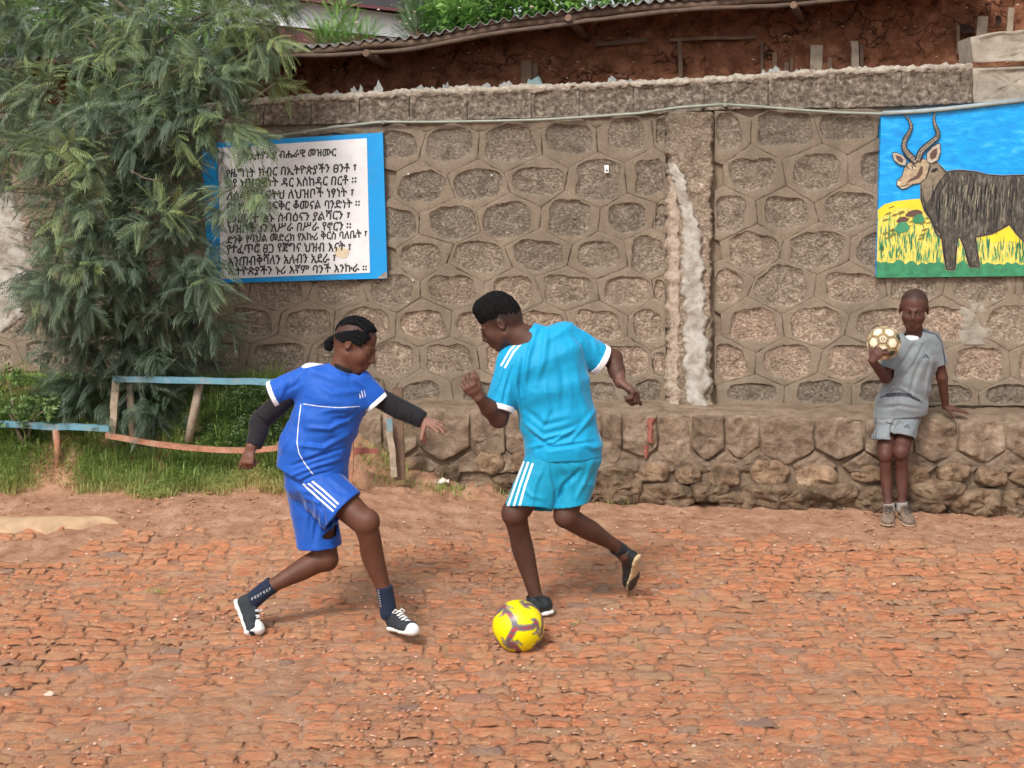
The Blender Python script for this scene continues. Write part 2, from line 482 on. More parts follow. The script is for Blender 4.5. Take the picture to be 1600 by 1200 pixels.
ny = len(ys); I = (np.arange(len(xs) - 1)[:, None] * ny + np.arange(ny - 1)[None, :]).ravel()
ground = mesh_np('dirt_ground', V, np.stack([I, I + ny, I + ny + 1, I + 1], 1), M['dirt'])
tag(ground, kind='structure')

def pebble_shape(c, r, seed):
    q = np.random.RandomState(seed)
    base = np.array([[0, 0, 1], [1, 0, 0], [.3, .95, 0], [-.8, .6, 0], [-.8, -.6, 0], [.3, -.95, 0], [0, 0, -.6]], float)
    base[1:6, 2] += q.uniform(-.3, .4, 5)
    base *= q.uniform(.75, 1.2, (7, 1)); base[:, 2] *= .55
    a = q.uniform(0, 6.28); R_ = np.array([[math.cos(a), -math.sin(a), 0], [math.sin(a), math.cos(a), 0], [0, 0, 1]])
    Fp = [[0, 1, 2], [0, 2, 3], [0, 3, 4], [0, 4, 5], [0, 5, 1], [6, 2, 1], [6, 3, 2], [6, 4, 3], [6, 5, 4], [6, 1, 5]]
    return base @ R_.T * r + c, np.array(Fp)
# worn brick paving: rows of hand-laid bricks bedded in dirt
rsb = random.Random(5)
root_road = empty('brick_paving'); tag(root_road, kind='structure')
bricks = []
y = 4.45; row = 0
while y < 7.6:
    dep = rsb.uniform(.052, .088)
    x = -4.2 + rsb.uniform(0, .2)
    xlim = 800 / F * y * 1.03 + .12
    while x < 4.2:
        ln = rsb.choice((.07, .085, .10, .11, .13, .17)) * rsb.uniform(.85, 1.15)
        cx = x + ln / 2
        yc = y + .035 * math.sin(cx * .9 + row * .1) + .02 * math.sin(cx * 2.3 + 1.1) + rsb.uniform(-.006, .006)
        x += ln + rsb.uniform(.001, .012)
        if abs(cx) > xlim: continue
        e = float(brick_edge(np.array(cx)))
        if yc > e + rsb.uniform(-.25, .02): continue
        if cx < -2.15 and yc > 6.95 and yc < 7.25 + .1 * math.sin(cx * 5): continue   # the sandy patch at the left
        wear = .5 + .5 * float(fbm(np.array([cx * .9, yc * .9, 3.3]), 3))
        if rsb.random() < .02 + .07 * max(0, .5 - wear) * 2: continue                 # missing: filled with dirt
        bricks.append((cx, yc, ln, dep * rsb.uniform(.88, 1.0), wear))
    y += dep + rsb.uniform(.001, .008); row += 1
NXB, NYB = 10, 7
_u = np.array([-1, -.93, -.72, -.42, -.12, .2, .48, .76, .94, 1.0]); _v = np.array([-1, -.88, -.5, 0, .5, .88, 1.0])
UU, VV = np.meshgrid(_u, _v, indexing='ij')
FBq = np.array([[i * NYB + j, (i + 1) * NYB + j, (i + 1) * NYB + j + 1, i * NYB + j + 1] for i in range(NXB - 1) for j in range(NYB - 1)])
def brick_mesh(cx, cy, ln, dp, wear, k):
    rs = np.random.RandomState(k)
    ang = rs.normal(0, .045)
    ex = np.abs(UU) ** 12; ey = np.abs(VV) ** 9
    X = UU * ln / 2; Yy = VV * dp / 2
    X = X + rs.normal(0, .0036, UU.shape) * (.3 + (np.abs(UU) > .9)); Yy = Yy + rs.normal(0, .0050, UU.shape) * (.3 + (np.abs(VV) > .8))
    Yy = Yy + .007 * np.sin(UU * rs.uniform(1, 3) + rs.uniform(0, 6)) * rs.uniform(0, 1)
    x = cx + X * math.cos(ang) - Yy * math.sin(ang); y_ = cy + X * math.sin(ang) + Yy * math.cos(ang)
    base = gz(x, y_)
    p = np.stack([x, y_, 0 * x], -1)
    h = rs.uniform(.002, .009) + .009 * (wear - .5) + rs.uniform(-.05, .05) * X + rs.uniform(-.07, .07) * Yy
    z = base + h + .0048 * fbm(p * np.array([26, 44, 1.]), 3) + .0022 * ridge(p * np.array([18, 40, 1.]) + k * .37, 2) - .012 * np.clip(ex + ey - .25, 0, 1.3) + .010 * fbm(p * 1.1, 3) + .003 * fbm(p * 5, 3)
    if rs.rand() < .12:      # chipped hollow
        qx, qy = rs.uniform(-.5, .5, 2)
        z = z - .010 * np.exp(-((UU - qx) ** 2 + (VV - qy) ** 2) / .12)
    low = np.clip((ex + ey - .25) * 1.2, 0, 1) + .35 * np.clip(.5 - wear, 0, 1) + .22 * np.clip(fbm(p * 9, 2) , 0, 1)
    return np.stack([x, y_, z], -1).reshape(-1, 3), np.clip(low, 0, 1).ravel()
order = sorted(range(len(bricks)), key=lambda i: bricks[i][1])
rest = []
for rank, i in enumerate(order):
    b = bricks[i]
    V, low = brick_mesh(*b, i)
    tint = rsb.random()
    if .80 < tint < 1 and rsb.random() < .75: tint = rsb.uniform(.2, .8)
    if tint < .14 and rsb.random() < .4: tint = .4
    if rank < 300:
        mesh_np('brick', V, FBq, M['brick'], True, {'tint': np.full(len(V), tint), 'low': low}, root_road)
    else:
        rest.append((V, low, tint))
V = np.concatenate([r[0] for r in rest]); n1 = NXB * NYB
Fa = (FBq[None] + (np.arange(len(rest)) * n1)[:, None, None]).reshape(-1, 4)
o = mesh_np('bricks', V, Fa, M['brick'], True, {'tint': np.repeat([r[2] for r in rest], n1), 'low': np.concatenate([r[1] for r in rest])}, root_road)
tag(o, kind='stuff')

# pale sand patch at the left edge of the paving
px = np.linspace(-60, 190, 26); rowsP = []
for f in np.linspace(0, 1, 7):
    rowsP.append([(x_, (806 + 12 * abs(x_ - 60) / 200) * (1 - f) + f * (838 - 22 * np.clip((x_) / 170, 0, 1) ** 1.5 + 3 * math.sin(x_ / 9))) for x_ in px])
Vp = []
for r in rowsP:
    for (x_, y_) in r:
        Yg = 7.0
        for _ in range(12):
            p = P(x_, y_, Yg); zz = float(gz(p[0], p[1]))
            Yg += (p[2] - zz) / .29
        Vp.append(p + np.array([0, 0, 0.0]))
Vp = np.array(Vp); ed = np.zeros(len(Vp)); nn = len(px)
for j in range(7):
    for i in range(nn):
        t = min(i, nn - 1 - i) / 5; s_ = min(j, 6 - j) / 1.5
        ed[j * nn + i] = min(1, t, s_)
Vp[:, 2] = gz(Vp[:, 0], Vp[:, 1]) - .012 + .040 * ed ** .5 + .006 * fbm(Vp * 9, 3)
Fq = np.array([[j * nn + i, j * nn + i + 1, (j + 1) * nn + i + 1, (j + 1) * nn + i] for j in range(6) for i in range(nn - 1)])[:, ::-1]
tag(mesh_np('sand_patch', Vp, Fq, M['sand']), kind='structure')

rs = np.random.RandomState(11)
mbc = MB()
for k in range(4500):
    y_ = rs.uniform(4.6, 7.9); x_ = rs.uniform(-1, 1) * (800 / F * y_ * 1.03)
    if vnoise(np.array([x_ * 2.2, y_ * 2.2, 5.])) < rs.uniform(-.6, .5): continue
    r = rs.uniform(.004, .012)
    V, Fp = pebble_shape(np.array([x_, y_, float(gz(x_, y_)) + .006]), r, k + 9000)
    mbc.add(V, Fp, rs.uniform(0, 1))
tag(mbc.build('brick_chips', simple('brick_chip', (.42, .21, .13), .9, .35, 40, .8, 120, tintamt=.5), smooth=False), kind='stuff')
mb = MB()
for k in range(1900):
    y_ = rs.uniform(4.6, 8.15); x_ = rs.uniform(-1, 1) * (800 / F * y_ * 1.03)
    r = rs.choice([.003, .004, .006, .009], p=[.45, .33, .18, .04]) * rs.uniform(.7, 1.3)
    if y_ > 7.5: r *= .8
    z_ = float(gz(x_, y_)) + .008
    V, Fp = pebble_shape(np.array([x_, y_, z_]), r, k)
    mb.add(V, Fp, rs.uniform(0, 1))
tag(mb.build('gravel', M['pebble'], smooth=False), kind='stuff')
mb = MB()
for k in range(1300):
    y_ = rs.uniform(4.6, 8.1); x_ = rs.uniform(-1, 1) * (800 / F * y_ * 1.03)
    a = rs.uniform(0, 3.14); L = rs.uniform(.012, .05); w = rs.uniform(.0006, .0016)
    d = np.array([math.cos(a), math.sin(a), 0]) * L / 2; s_ = np.array([-math.sin(a), math.cos(a), 0]) * w
    c = np.array([x_, y_, float(gz(x_, y_)) + .013])
    mb.add([c - d - s_, c - d + s_, c + [0, 0, .004], c + d + s_, c + d - s_], [[0, 1, 2], [2, 3, 4]], rs.uniform(0, 1))
tag(mb.build('straw_litter', M['straw'], smooth=False), kind='stuff')

# ================================================================== WALL
def clip_poly(poly, a, b, c):
    """keep the side a*x+b*y<=c"""
    out = []
    n = len(poly)
    for i in range(n):
        p, q = poly[i], poly[(i + 1) % n]
        dp = a * p[0] + b * p[1] - c; dq = a * q[0] + b * q[1] - c
        if dp <= 0: out.append(p)
        if dp * dq < 0:
            t = dp / (dp - dq); out.append((p[0] + t * (q[0] - p[0]), p[1] + t * (q[1] - p[1])))
    return out
def area(poly):
    return .5 * abs(sum(poly[i][0] * poly[(i + 1) % len(poly)][1] - poly[(i + 1) % len(poly)][0] * poly[i][1] for i in range(len(poly))))
def resample(poly, n):
    P_ = np.array(poly + [poly[0]]); L = np.r_[0, np.cumsum(np.linalg.norm(np.diff(P_, axis=0), axis=1))]
    t = np.linspace(0, L[-1], n, endpoint=False)
    # keep the corners: snap the closest samples onto them
    out = np.stack([np.interp(t, L, P_[:, 0]), np.interp(t, L, P_[:, 1])], 1)
    for i, c in enumerate(poly):
        k = int(np.argmin(np.abs(t - L[i]))); out[k] = c
    return out
def height_off(V, off, A=AU):
    V = V.copy(); V[:, 1] -= off; return V
TOPX = [-200, 0, 320, 400, 560, 700, 900, 1010, 1100, 1340, 1510, 1512, 1700, 1900]
TOPY = [182, 178, 160, 153, 143, 137, 130, 125, 120, 105, 99, 99, 92, 85]
wtop = lambda x: np.interp(x, TOPX, TOPY)
cope = lambda x: np.interp(x, [-200, 320, 620, 1040, 1120, 1380, 1800], [212, 198, 192, 178, 172, 168, 150])   # bottom of the coping row
wall = empty('honeycomb_stone_wall')
tag(wall, 'tall grey brown wall of hexagonal mortared stones with broken glass along its top', 'wall')
# core behind the stones
xs_ = np.linspace(-260, 1900, 60); V = []
for x_ in xs_:
    t = W(x_, wtop(x_) + 6, 0) + [0, .014, 0]; b = W(x_, 700, 0) + [0, .014, 0]
    V += [t, b, t + [0, .20, 0], b + [0, .20, 0]]
V = np.array(V); Fq = []
for i in range(len(xs_) - 1):
    k = 4 * i
    Fq += [[k, k + 1, k + 5, k + 4], [k + 2, k, k + 4, k + 6], [k + 3, k + 2, k + 6, k + 7]]
mesh_np('core', V, np.array(Fq), simple('dark_joint', (.22, .165, .115), .95, .25, 30, .8, 90), False, parent=wall)
RT = np.array([0, .2, .38, .5, .58, .64, .70, .76, .86, .945, 1.0, 1.0])
def stone_cell(poly, seed, parent, A=AU, name='stone', inner=.66, tint=None, mat=None, gap=.35, n=40, base=.012):
    q = np.random.RandomState(seed)
    c = np.array([np.mean([p[0] for p in poly]), np.mean([p[1] for p in poly])])
    B = resample(poly, n); D = B - c
    L = np.linalg.norm(D, axis=1, keepdims=True); B = c + D * (1 - gap / L)
    B = B + q.normal(0, .45, B.shape)
    D = B - c
    ang = np.arctan2(D[:, 1], D[:, 0])
    hw = (B[:, 0].max() - B[:, 0].min()) / 2 * (inner * 1.06 + q.uniform(-.08, .06)); hh = (B[:, 1].max() - B[:, 1].min()) / 2 * (inner * .90 + q.uniform(-.07, .07))
    # rounded rectangle for the bare stone face
    pw = q.uniform(2.8, 5.0)
    rin = 1 / ((np.abs(np.cos(ang)) / hw) ** pw + (np.abs(np.sin(ang)) / hh) ** pw) ** (1 / pw)
    wob = np.interp(ang, np.linspace(-math.pi, math.pi, 10), np.r_[(v := q.uniform(.82, 1.10, 9)), v[0]])
    rin = rin * wob
    Lb = np.linalg.norm(D, axis=1)
    rin = np.minimum(rin, Lb * .88)
    u = D / Lb[:, None]
    sh = np.array([q.uniform(-3, 3), q.uniform(-1, 3)])
    V2 = []; off = []; rock = []
    ts = [0, .25, .5, .72, .88, .96, 1.04, 1.14, None, None, None, None]
    for k in range(12):
        if k < 8: rr = rin * ts[k]; rr = np.minimum(rr, Lb * (.90 if k < 7 else .93))
        elif k == 8: rr = rin * .3 + Lb * .7; rr = np.maximum(rr, np.minimum(rin * 1.16, Lb * .95))
        elif k == 9: rr = Lb * .975
        else: rr = Lb.copy()
        wsh = max(0, 1 - k / 9)
        V2.append(c + u * rr[:, None] + sh * wsh)
        rock.append(np.full(n, [1, 1, 1, 1, .9, .65, .35, .1, 0, 0, 0, 0][k]))
        o_ = [.003, .003, .003, .003, .002, .003, .008, .0105, .0105, .010, .0085, -.006][k]
        off.append(np.full(n, o_ + base * .0))
    V2 = np.concatenate(V2); off = np.concatenate(off); rock = np.concatenate(rock)
    P0 = W(V2[:, 0], V2[:, 1], 0, A)
    up = V2[:, 1] < c[1] + sh[1]
    rough = fbm(P0 * 34, 3) * .0055 + fbm(P0 * 90, 2) * .003
    off = off + q.uniform(-.002, .003) + np.where(rock > .5, rough * 1.3, .0035 * fbm(P0 * 16, 4)) * (off > -.0045)
    off = off + np.where((rock > .2) & (rock < .8) & up, .003, 0)
    Vw = W(V2[:, 0], V2[:, 1], off, A) if False else P0 + np.stack([0 * off, -off, 0 * off], 1)
    Vw[:n] = Vw[:n].mean(0)
    k = np.arange(n); k2 = (k + 1) % n
    Fq = np.concatenate([np.stack([r * n + k, (r + 1) * n + k, (r + 1) * n + k2, r * n + k2], 1) for r in range(1, 11)])
    # first ring is a fan about its merged centre
    Vw = np.concatenate([Vw, Vw[:1]]); ci = len(Vw) - 1
    Ft = np.stack([np.full(n, ci), n + k, n + k2], 1)
    rock = np.r_[rock, 1]
    tt = q.uniform(0, 1) if tint is None else tint
    return mesh_np(name, Vw, [Fq, Ft], mat or M['wall'], True, {'rock': rock, 'tint': np.full(len(Vw), tt)}, parent)

def rowline(x, y0, k=.00016):
    return y0 + (y0 - 500) * k * (x - 900)
rowsL = [218, 284, 343, 398, 451, 506, 562, 616]
def do_lattice(xs0, sp, cols, phase, seed, xmin, xmax, lstretch=1.0):
    mid = [(rowsL[i] + rowsL[i + 1]) / 2 for i in range(len(rowsL) - 1)]
    mid = [rowsL[0] - 30] + mid + [rowsL[-1] + 28]
    for r in range(len(rowsL)):
        sh = (r + phase) % 2
        for c in range(cols[0], cols[1]):
            h0 = 2 * c + sh
            pts = []
            for lev, seq, top in ((r, (-1, 0, 1), True), (r + 1, (1, 0, -1), False)):
                for hh in seq:
                    h = h0 + hh
                    g = random.Random((h + 500) * 7919 + lev * 104729 + seed)
                    x_ = xs0 + h * sp / 2 + g.uniform(-9, 9)
                    dy = (-12 if hh == 0 else 11) if top else (12 if hh == 0 else -11)
                    pts.append((x_, rowline(x_, mid[lev] + dy) + g.uniform(-5, 5)))
            cx = xs0 + h0 * sp / 2
            pts = clip_poly(pts, -1, 0, -xmin); 
            if len(pts) > 2: pts = clip_poly(pts, 1, 0, xmax)
            if len(pts) > 2:  # below the coping
                xa, xb = min(p[0] for p in pts), max(p[0] for p in pts); ya, yb = cope(xa), cope(xb); k = (yb - ya) / max(xb - xa, 1)
                pts = clip_poly(pts, k, -1, k * xa - ya - 1)
            if len(pts) > 2: pts = clip_poly(pts, 0, 1, 634 if cx > 500 else 668)
            if len(pts) < 3 or area(pts) < 250: continue
            cy = np.mean([p[1] for p in pts]); cx = np.mean([p[0] for p in pts])
            if 336 < cx < 590 and 240 < cy < 425: continue        # hidden by the song board
            if cx > 1392 and 185 < cy < 410: continue             # hidden by the painted board
            g = random.Random(int(cx * 13 + cy * 7))
            t = np.clip((cy - 330) / 260, 0, 1) * .75 + g.uniform(-.12, .3) + .1 * (cx > 900)
            if cy > 590: t = g.uniform(.05, .3)
            if cx < 560: t = min(t, .45) * .8
            if 1490 < cx < 1600 and 480 < cy < 530: t = .5
            stone_cell(pts, int(cx * 31 + cy * 17) % 100000, wall, tint=float(np.clip(t, 0, 1)))
do_lattice(661, 90, (-11, 5), 1, 3, -80, 1040)
do_lattice(1124, 101.5, (0, 7), 0, 9, 1116, 1720)
# coping row of rectangular blocks, the pale mortar cap and the glass
xj = [-120, -20, 80, 190, 300, 412, 486, 562, 640, 730, 830, 905, 990, 1100, 1200, 1306, 1408, 1519, 1640, 1740]
for i in range(len(xj) - 1):
    a, b = xj[i], xj[i + 1]
    pts = [(a, wtop(a) + 8), ((a + b) / 2, wtop((a + b) / 2) + 8), (b, wtop(b) + 8), (b, cope(b)), ((a + b) / 2, cope((a + b) / 2)), (a, cope(a))]
    stone_cell(pts, 900 + i, wall, name='coping_block', inner=.97, tint=.5, mat=M['coping'] if i != 17 else M['concrete'], gap=.4)
xs_ = np.linspace(-260, 1519, 420)
V = []
prof = [(-.015, .030), (.004, .040), (.020, .036), (.026, .022), (.026, -.004), (.018, -.012)]   # (height, forward)
for x_ in xs_:
    b = W(x_, wtop(x_) + 6, 0)
    V.append(b + [0, .23, -.015]); V.append(b + [0, .22, .015])
    for (hh, off) in prof[::-1]: pass
    for (hh, off) in [(.018, -.10), (.020, -.03), (.014, .008), (.004, .016), (-.008, .018), (-.020, .010)]:
        V.append(b + [0, -off, hh])
V = np.array(V); npf = 8
V += np.stack([0 * V[:, 0], .008 * fbm(V * 26, 3), .007 * fbm(V * 22 + 9, 4) + .011 * np.clip(ridge(V * 48 + 3, 3) - .4, 0, 2)], 1)
Fq = np.array([[i * npf + k, i * npf + k + 1, (i + 1) * npf + k + 1, (i + 1) * npf + k] for i in range(len(xs_) - 1) for k in range(npf - 1)])[:, ::-1]
mesh_np('mortar_cap', V, Fq, M['cap'], True, parent=wall)
# raised end block at the right
pts = [(1515, 58), (1560, 50), (1640, 44), (1740, 40), (1740, 92), (1640, 95), (1519, 98)]
stone_cell(pts, 77, wall, name='end_block', inner=.93, tint=.5, mat=M['concrete'], gap=.5, base=.02)
V = []
for (x_, y_) in [(1515, 58), (1560, 50), (1740, 40), (1740, 94), (1519, 100)]:
    p = W(x_, y_, 0.0); V += [p, p + [0, .22, 0]]
V = np.array(V); Fq = [[0, 2, 3, 1], [2, 4, 5, 3], [0, 1, 9, 8], [1, 3, 5, 7], [4, 6, 7, 5]]
mesh_np('end_block', V, np.array(Fq), M['concrete'], False, parent=wall)
# broken glass
gm, nt, b = newmat('clear_broken_glass')
b.inputs['Base Color'].default_value = (.66, .70, .69, 1); b.inputs['Roughness'].default_value = .12
b.inputs['Transmission Weight'].default_value = .6; b.inputs['IOR'].default_value = 1.45
gb, nt, b = newmat('pale_blue_broken_glass')
b.inputs['Base Color'].default_value = (.36, .50, .52, 1); b.inputs['Roughness'].default_value = .15
b.inputs['Transmission Weight'].default_value = .5
def shard(x_, w, h, seed, mat=gm, tall=0):
    q = random.Random(seed)
    b0 = W(x_, wtop(x_) + 4, .0) + np.array([0, .06 + q.uniform(-.03, .03), -.004])
    w *= 8.35 / F; h *= 8.35 / F
    pts = [(-.5, 0), (.5, 0), (.55, .35 + q.uniform(-.1, .2)), (.30 + q.uniform(-.1, .1), .75), (q.uniform(-.15, .3), 1.0), (-.22, .6 + q.uniform(-.1, .2)), (-.42, .72 + q.uniform(-.2, .2)), (-.55, .3)]
    n = len(pts); V = []; rot = q.uniform(-.7, .7); cu = q.uniform(.004, .012)
    for dy in (-.0022, .0022):
        for (a, b_) in pts:
            V.append(b0 + np.array([a * w * math.cos(rot), a * w * math.sin(rot) + dy + cu * (a * a * 4), b_ * h]))
    Ft = [[0, i, i + 1] for i in range(1, n - 1)] + [[n, n + i + 1, n + i] for i in range(1, n - 1)]
    Fq = [[i, n + i, n + (i + 1) % n, (i + 1) % n] for i in range(n)]
    mesh_np('glass_shard', np.array(V), [np.array(Ft), np.array(Fq)], mat, False, parent=wall)
for k, (x_, w, h) in enumerate([(421, 8, 8), (485, 7, 8), (524, 10, 11), (552, 9, 14), (562, 8, 16), (590, 13, 22), (612, 9, 7), (627, 8, 6),
        (642, 8, 8), (655, 22, 12), (674, 14, 9), (697, 12, 15), (715, 12, 10), (727, 18, 11), (760, 14, 12), (785, 10, 10), (794, 14, 14), (806, 10, 6), (888, 6, 9),
        (957, 12, 14), (975, 10, 8), (985, 12, 9), (1050, 5, 5), (1140, 5, 5), (1203, 18, 12), (1213, 16, 15), (1253, 14, 9), (1300, 8, 6), (1389, 8, 7), (1407, 5, 6)]):
    shard(x_, w * 1.15, h * 1.1, 40 + k)
shard(834, 26, 19, 5, gb); shard(842, 10, 21, 6, gb)

# pillar
def slab_relief(name, xa, xb, ya, yb, off, amp, mat, parent, A=AU, nx=24, ny_=90, freq=18, edge=.5, tint=.5, rock=.0, seed=0, side=.06, wobx=3):
    yy = np.linspace(ya, yb, ny_); V = []
    uu = np.linspace(0, 1, nx)
    q = np.random.RandomState(seed)
    for y_ in yy:
        l = np.interp(y_, *xa) if isinstance(xa, tuple) else xa
        r = np.interp(y_, *xb) if isinstance(xb, tuple) else xb
        l = l + wobx * float(vnoise(np.array([y_ * .06, seed, 1.]))) + wobx * .6 * float(vnoise(np.array([y_ * .2, seed, 1.])))
        r = r + wobx * float(vnoise(np.array([y_ * .06, seed, 7.]))) + wobx * .6 * float(vnoise(np.array([y_ * .2, seed, 7.])))
        p = W(l + (r - l) * uu, np.full(nx, y_), 0, A)
        prof = np.clip(np.minimum(uu, 1 - uu) / edge * 2, 0, 1) ** .5
        V.append(p + np.stack([0 * uu, -(off - side * 0) * (.0 + 1.0 * prof), 0 * uu], 1) + np.array([0, .004, 0]))
    V = np.array(V); nrow = ny_
    relief = amp * fbm(V.reshape(-1, 3) * freq, 4).reshape(nrow, nx)
    pr = np.clip(np.minimum(uu, 1 - uu) / edge * 2, 0, 1) ** .5
    V[:, :, 1] -= relief * pr[None]
    V = V.reshape(-1, 3)
    Fq = np.array([[j * nx + i, (j + 1) * nx + i, (j + 1) * nx + i + 1, j * nx + i + 1] for j in range(nrow - 1) for i in range(nx - 1)])
    rk = np.full(len(V), rock)
    return mesh_np(name, V, Fq, mat, True, {'rock': rk, 'tint': np.full(len(V), tint)}, parent)
slab_relief('pillar', 1040, 1113, 176, 640, .075, .009, M['wall'], wall, edge=.16, tint=.55, rock=.5, seed=4, nx=40, ny_=240, freq=14)
slab_relief('plaster_streak', ([176, 250, 300, 350, 420, 640], [1044, 1042, 1050, 1058, 1056, 1066]), ([176, 250, 300, 350, 420, 640], [1047, 1056, 1080, 1092, 1101, 1110]),
            256, 636, .098, .004, M['plaster'], wall, edge=.35, seed=9, nx=16, ny_=150, freq=14, wobx=5)
slab_relief('flaking_render', ([260, 640], [1040, 1039]), ([260, 300, 640], [1050, 1062, 1064]), 262, 636, .086, .006,
            earthy('flaking_render', [(.3, (.30, .22, .16)), (.5, (.47, .37, .29)), (.7, (.60, .50, .41))], 20, [(60, 1, .015)]), wall, edge=.4, seed=12, nx=10, ny_=150, freq=22)
slab_relief('whitewash_patch', ([300, 350, 430, 520], [-70, -80, -60, -40]), ([300, 350, 430, 520], [10, 58, 62, 20]), 300, 520, .020, .006, M['plaster'], wall, edge=.3, seed=19, nx=30, ny_=60, freq=12, wobx=10)
slab_relief('whitewash_patch', ([470, 545], [1496, 1502]), ([470, 545], [1552, 1546]), 474, 538, .018, .006, M['concrete'], wall, edge=.5, seed=23, nx=24, ny_=30, freq=12, wobx=6)
# hooks, tag
for (x_, y_) in [(638, 272), (768, 274), (645, 438)]:
    V, T_ = tube_tris([W(x_, y_, .01), W(x_, y_, .03)], [.007, .004], n=6)
    mesh_np('nail', V, T_, M['white_tag'], False, parent=wall)
V = np.array([W(x_, y_, o_) for o_ in (.022, .016) for (x_, y_) in ((944, 258), (951, 258), (951, 270), (945, 270))])
tagp = mesh_np('cable_tag', V, np.array([[0, 3, 2, 1], [0, 1, 5, 4], [1, 2, 6, 5], [2, 3, 7, 6], [3, 0, 4, 7]]), M['white_tag'], False, parent=wall)
V = np.array([W(x_, y_, .0235) for (x_, y_) in ((946.5, 265), (949.5, 265), (949.5, 268), (946.5, 268))])
mesh_np('hole', V, np.array([[0, 3, 2, 1]]), M['ink'], False, parent=tagp)
place(wall, (0, 8.6, .2))

# ================================================================== LEDGE (lower wall)
ledge = empty('stone_ledge')
tag(ledge, 'low mortared stone ledge running along the foot of the tall wall', 'stone ledge')
xs_ = np.linspace(520, 1760, 260)
lt = lambda x: np.interp(x, [500, 700, 1000, 1380, 1600, 1760], [640, 640, 642, 650, 655, 658])
rows_ = []
for x_ in xs_:
    f = W(x_, lt(x_), 0, AL); bk = f + np.array([0, .36, .045])
    r = []
    for (dy, dz) in [(.40, .018), (.34, .016), (.22, .010), (.10, .004), (.03, .0), (.008, -.012), (0, -.04), (.0, -.12), (.005, -.25), (.0, -.42), (.0, -.6)]:
        r.append(f + np.array([0, dy, dz]))
    rows_.append(r)
V = np.array(rows_); npf = V.shape[1]; V = V.reshape(-1, 3)
nz_ = .012 * fbm(V * 6, 4) + .006 * fbm(V * 25, 3)
lowm = np.clip((.55 - V[:, 2]) / .1, 0, 1)
V[:, 2] += nz_ * (1 - lowm); V[:, 1] -= nz_ * lowm * 1.3 - .012 * lowm
Fq = np.array([[i * npf + k, i * npf + k + 1, (i + 1) * npf + k + 1, (i + 1) * npf + k] for i in range(len(xs_) - 1) for k in range(npf - 1)])
mesh_np('ledge_body', V, Fq, M['ledge'], True, parent=ledge)
def rock(poly, seed, A=AL, bulge=.05, mat=None, tint=.5, name='stone', rough=.014, n=36, square=3.0, sink=.02, soft=1):
    q = np.random.RandomState(seed)
    c = np.array([np.mean([p[0] for p in poly]), np.mean([p[1] for p in poly])])
    B = resample(poly, n)
    # round the corners a little
    for _ in range(soft): B = (np.roll(B, 1, 0) + 2 * B + np.roll(B, -1, 0)) / 4
    D = B - c
    ts = [0, .2, .4, .58, .73, .85, .93, .98, 1.0, 1.0]
    V2 = []; off = []
    for k, t in enumerate(ts):
        V2.append(c + D * t); h = bulge * (1 - t ** square) ** (1 / 2.0) if k < 9 else -sink - .01
        off.append(np.full(n, h if k < 9 else -sink - .02))
    V2 = np.concatenate(V2); off = np.concatenate(off)
    P0 = W(V2[:, 0], V2[:, 1], 0, A)
    S = seed * 1.37
    tilt = q.uniform(-.4, .4, 2) * bulge
    rel = (V2 - c) / (np.abs(D).max(0) + 1e-6)
    dome = np.clip(off / bulge, 0, 1)
    off = off + dome * (rel[:, 0] * tilt[0] + rel[:, 1] * tilt[1]) + (dome ** .5) * (rough * fbm(P0 * 9 + S, 4) + rough * .5 * ridge(P0 * 22 + S, 2))
    Vw = P0.copy(); Vw[:, 1] -= off
    Vw[:, 0] += .006 * vnoise(P0 * 20 + 5) * (dome ** .3); Vw[:, 2] += .008 * vnoise(P0 * 18 + 11) * (dome ** .3)
    Vw[:n] = Vw[:n].mean(0)
    k = np.arange(n); k2 = (k + 1) % n
    Fq = np.concatenate([np.stack([r * n + k, (r + 1) * n + k, (r + 1) * n + k2, r * n + k2], 1) for r in range(1, len(ts) - 1)])
    Ft = np.stack([np.zeros(n, int), n + k, n + k2], 1)
    return mesh_np(name, Vw, [Fq, Ft], mat or M['rubble'], True, {'tint': np.full(len(Vw), tint), 'rock': np.full(len(Vw), 1.)}, ledge)
# upper row of dressed stones: vertical joints and a zigzag foot
vj = [548, 598, 652, 735, 790, 868, 940, 972, 1028, 1080, 1133, 1187, 1272, 1350, 1428, 1496, 1572, 1650, 1730]
M['ledge_stone'] = earthy('ledge_stone', [(.28, (.12, .083, .057)), (.44, (.24, .17, .118)), (.58, (.36, .265, .19)), (.74, (.56, .46, .36))], 9, [(24, 1, .02), (70, 1, .014), (200, .6, .004)], tintamt=.3, moss=((.12, .115, .05), 5, .58, .45))
for i in range(len(vj) - 1):
    a, b = vj[i], vj[i + 1]; q = random.Random(i * 3 + 1)
    m_ = (a + b) / 2 + q.uniform(-6, 6); y1 = 704 + q.uniform(-6, 6)
    wlow = y1 + 13 + q.uniform(-4, 5)
    t0 = lt(m_) + 5
    pts = [(a + 1.2, t0 + q.uniform(0, 5)), (m_, t0 - 2), (b - 1.2, t0 + q.uniform(0, 5)), (b - 1, y1 + q.uniform(-4, 4)), (m_ + 4, wlow + 4), (m_ - 4, wlow + 4), (a + 1, y1 + q.uniform(-4, 4))]
    rock(pts, 200 + i, bulge=.014, tint=q.uniform(.3, .85), rough=.016, square=22, soft=0, n=44, mat=M['ledge_stone'], name='ledge_stone')
# triangular infill stones between the feet of the dressed ones
for i in range(1, len(vj) - 1):
    x_ = vj[i]; q = random.Random(i * 11)
    pts = [(x_ - 1, 706), (x_ + 1, 705), (x_ + 36, 728), (x_ + 24, 738), (x_ - 24, 738), (x_ - 34, 728)]
    rock(pts, 260 + i, bulge=.012, tint=q.uniform(.3, .65), rough=.014, square=16, soft=0, mat=M['ledge_stone'], name='infill_stone')
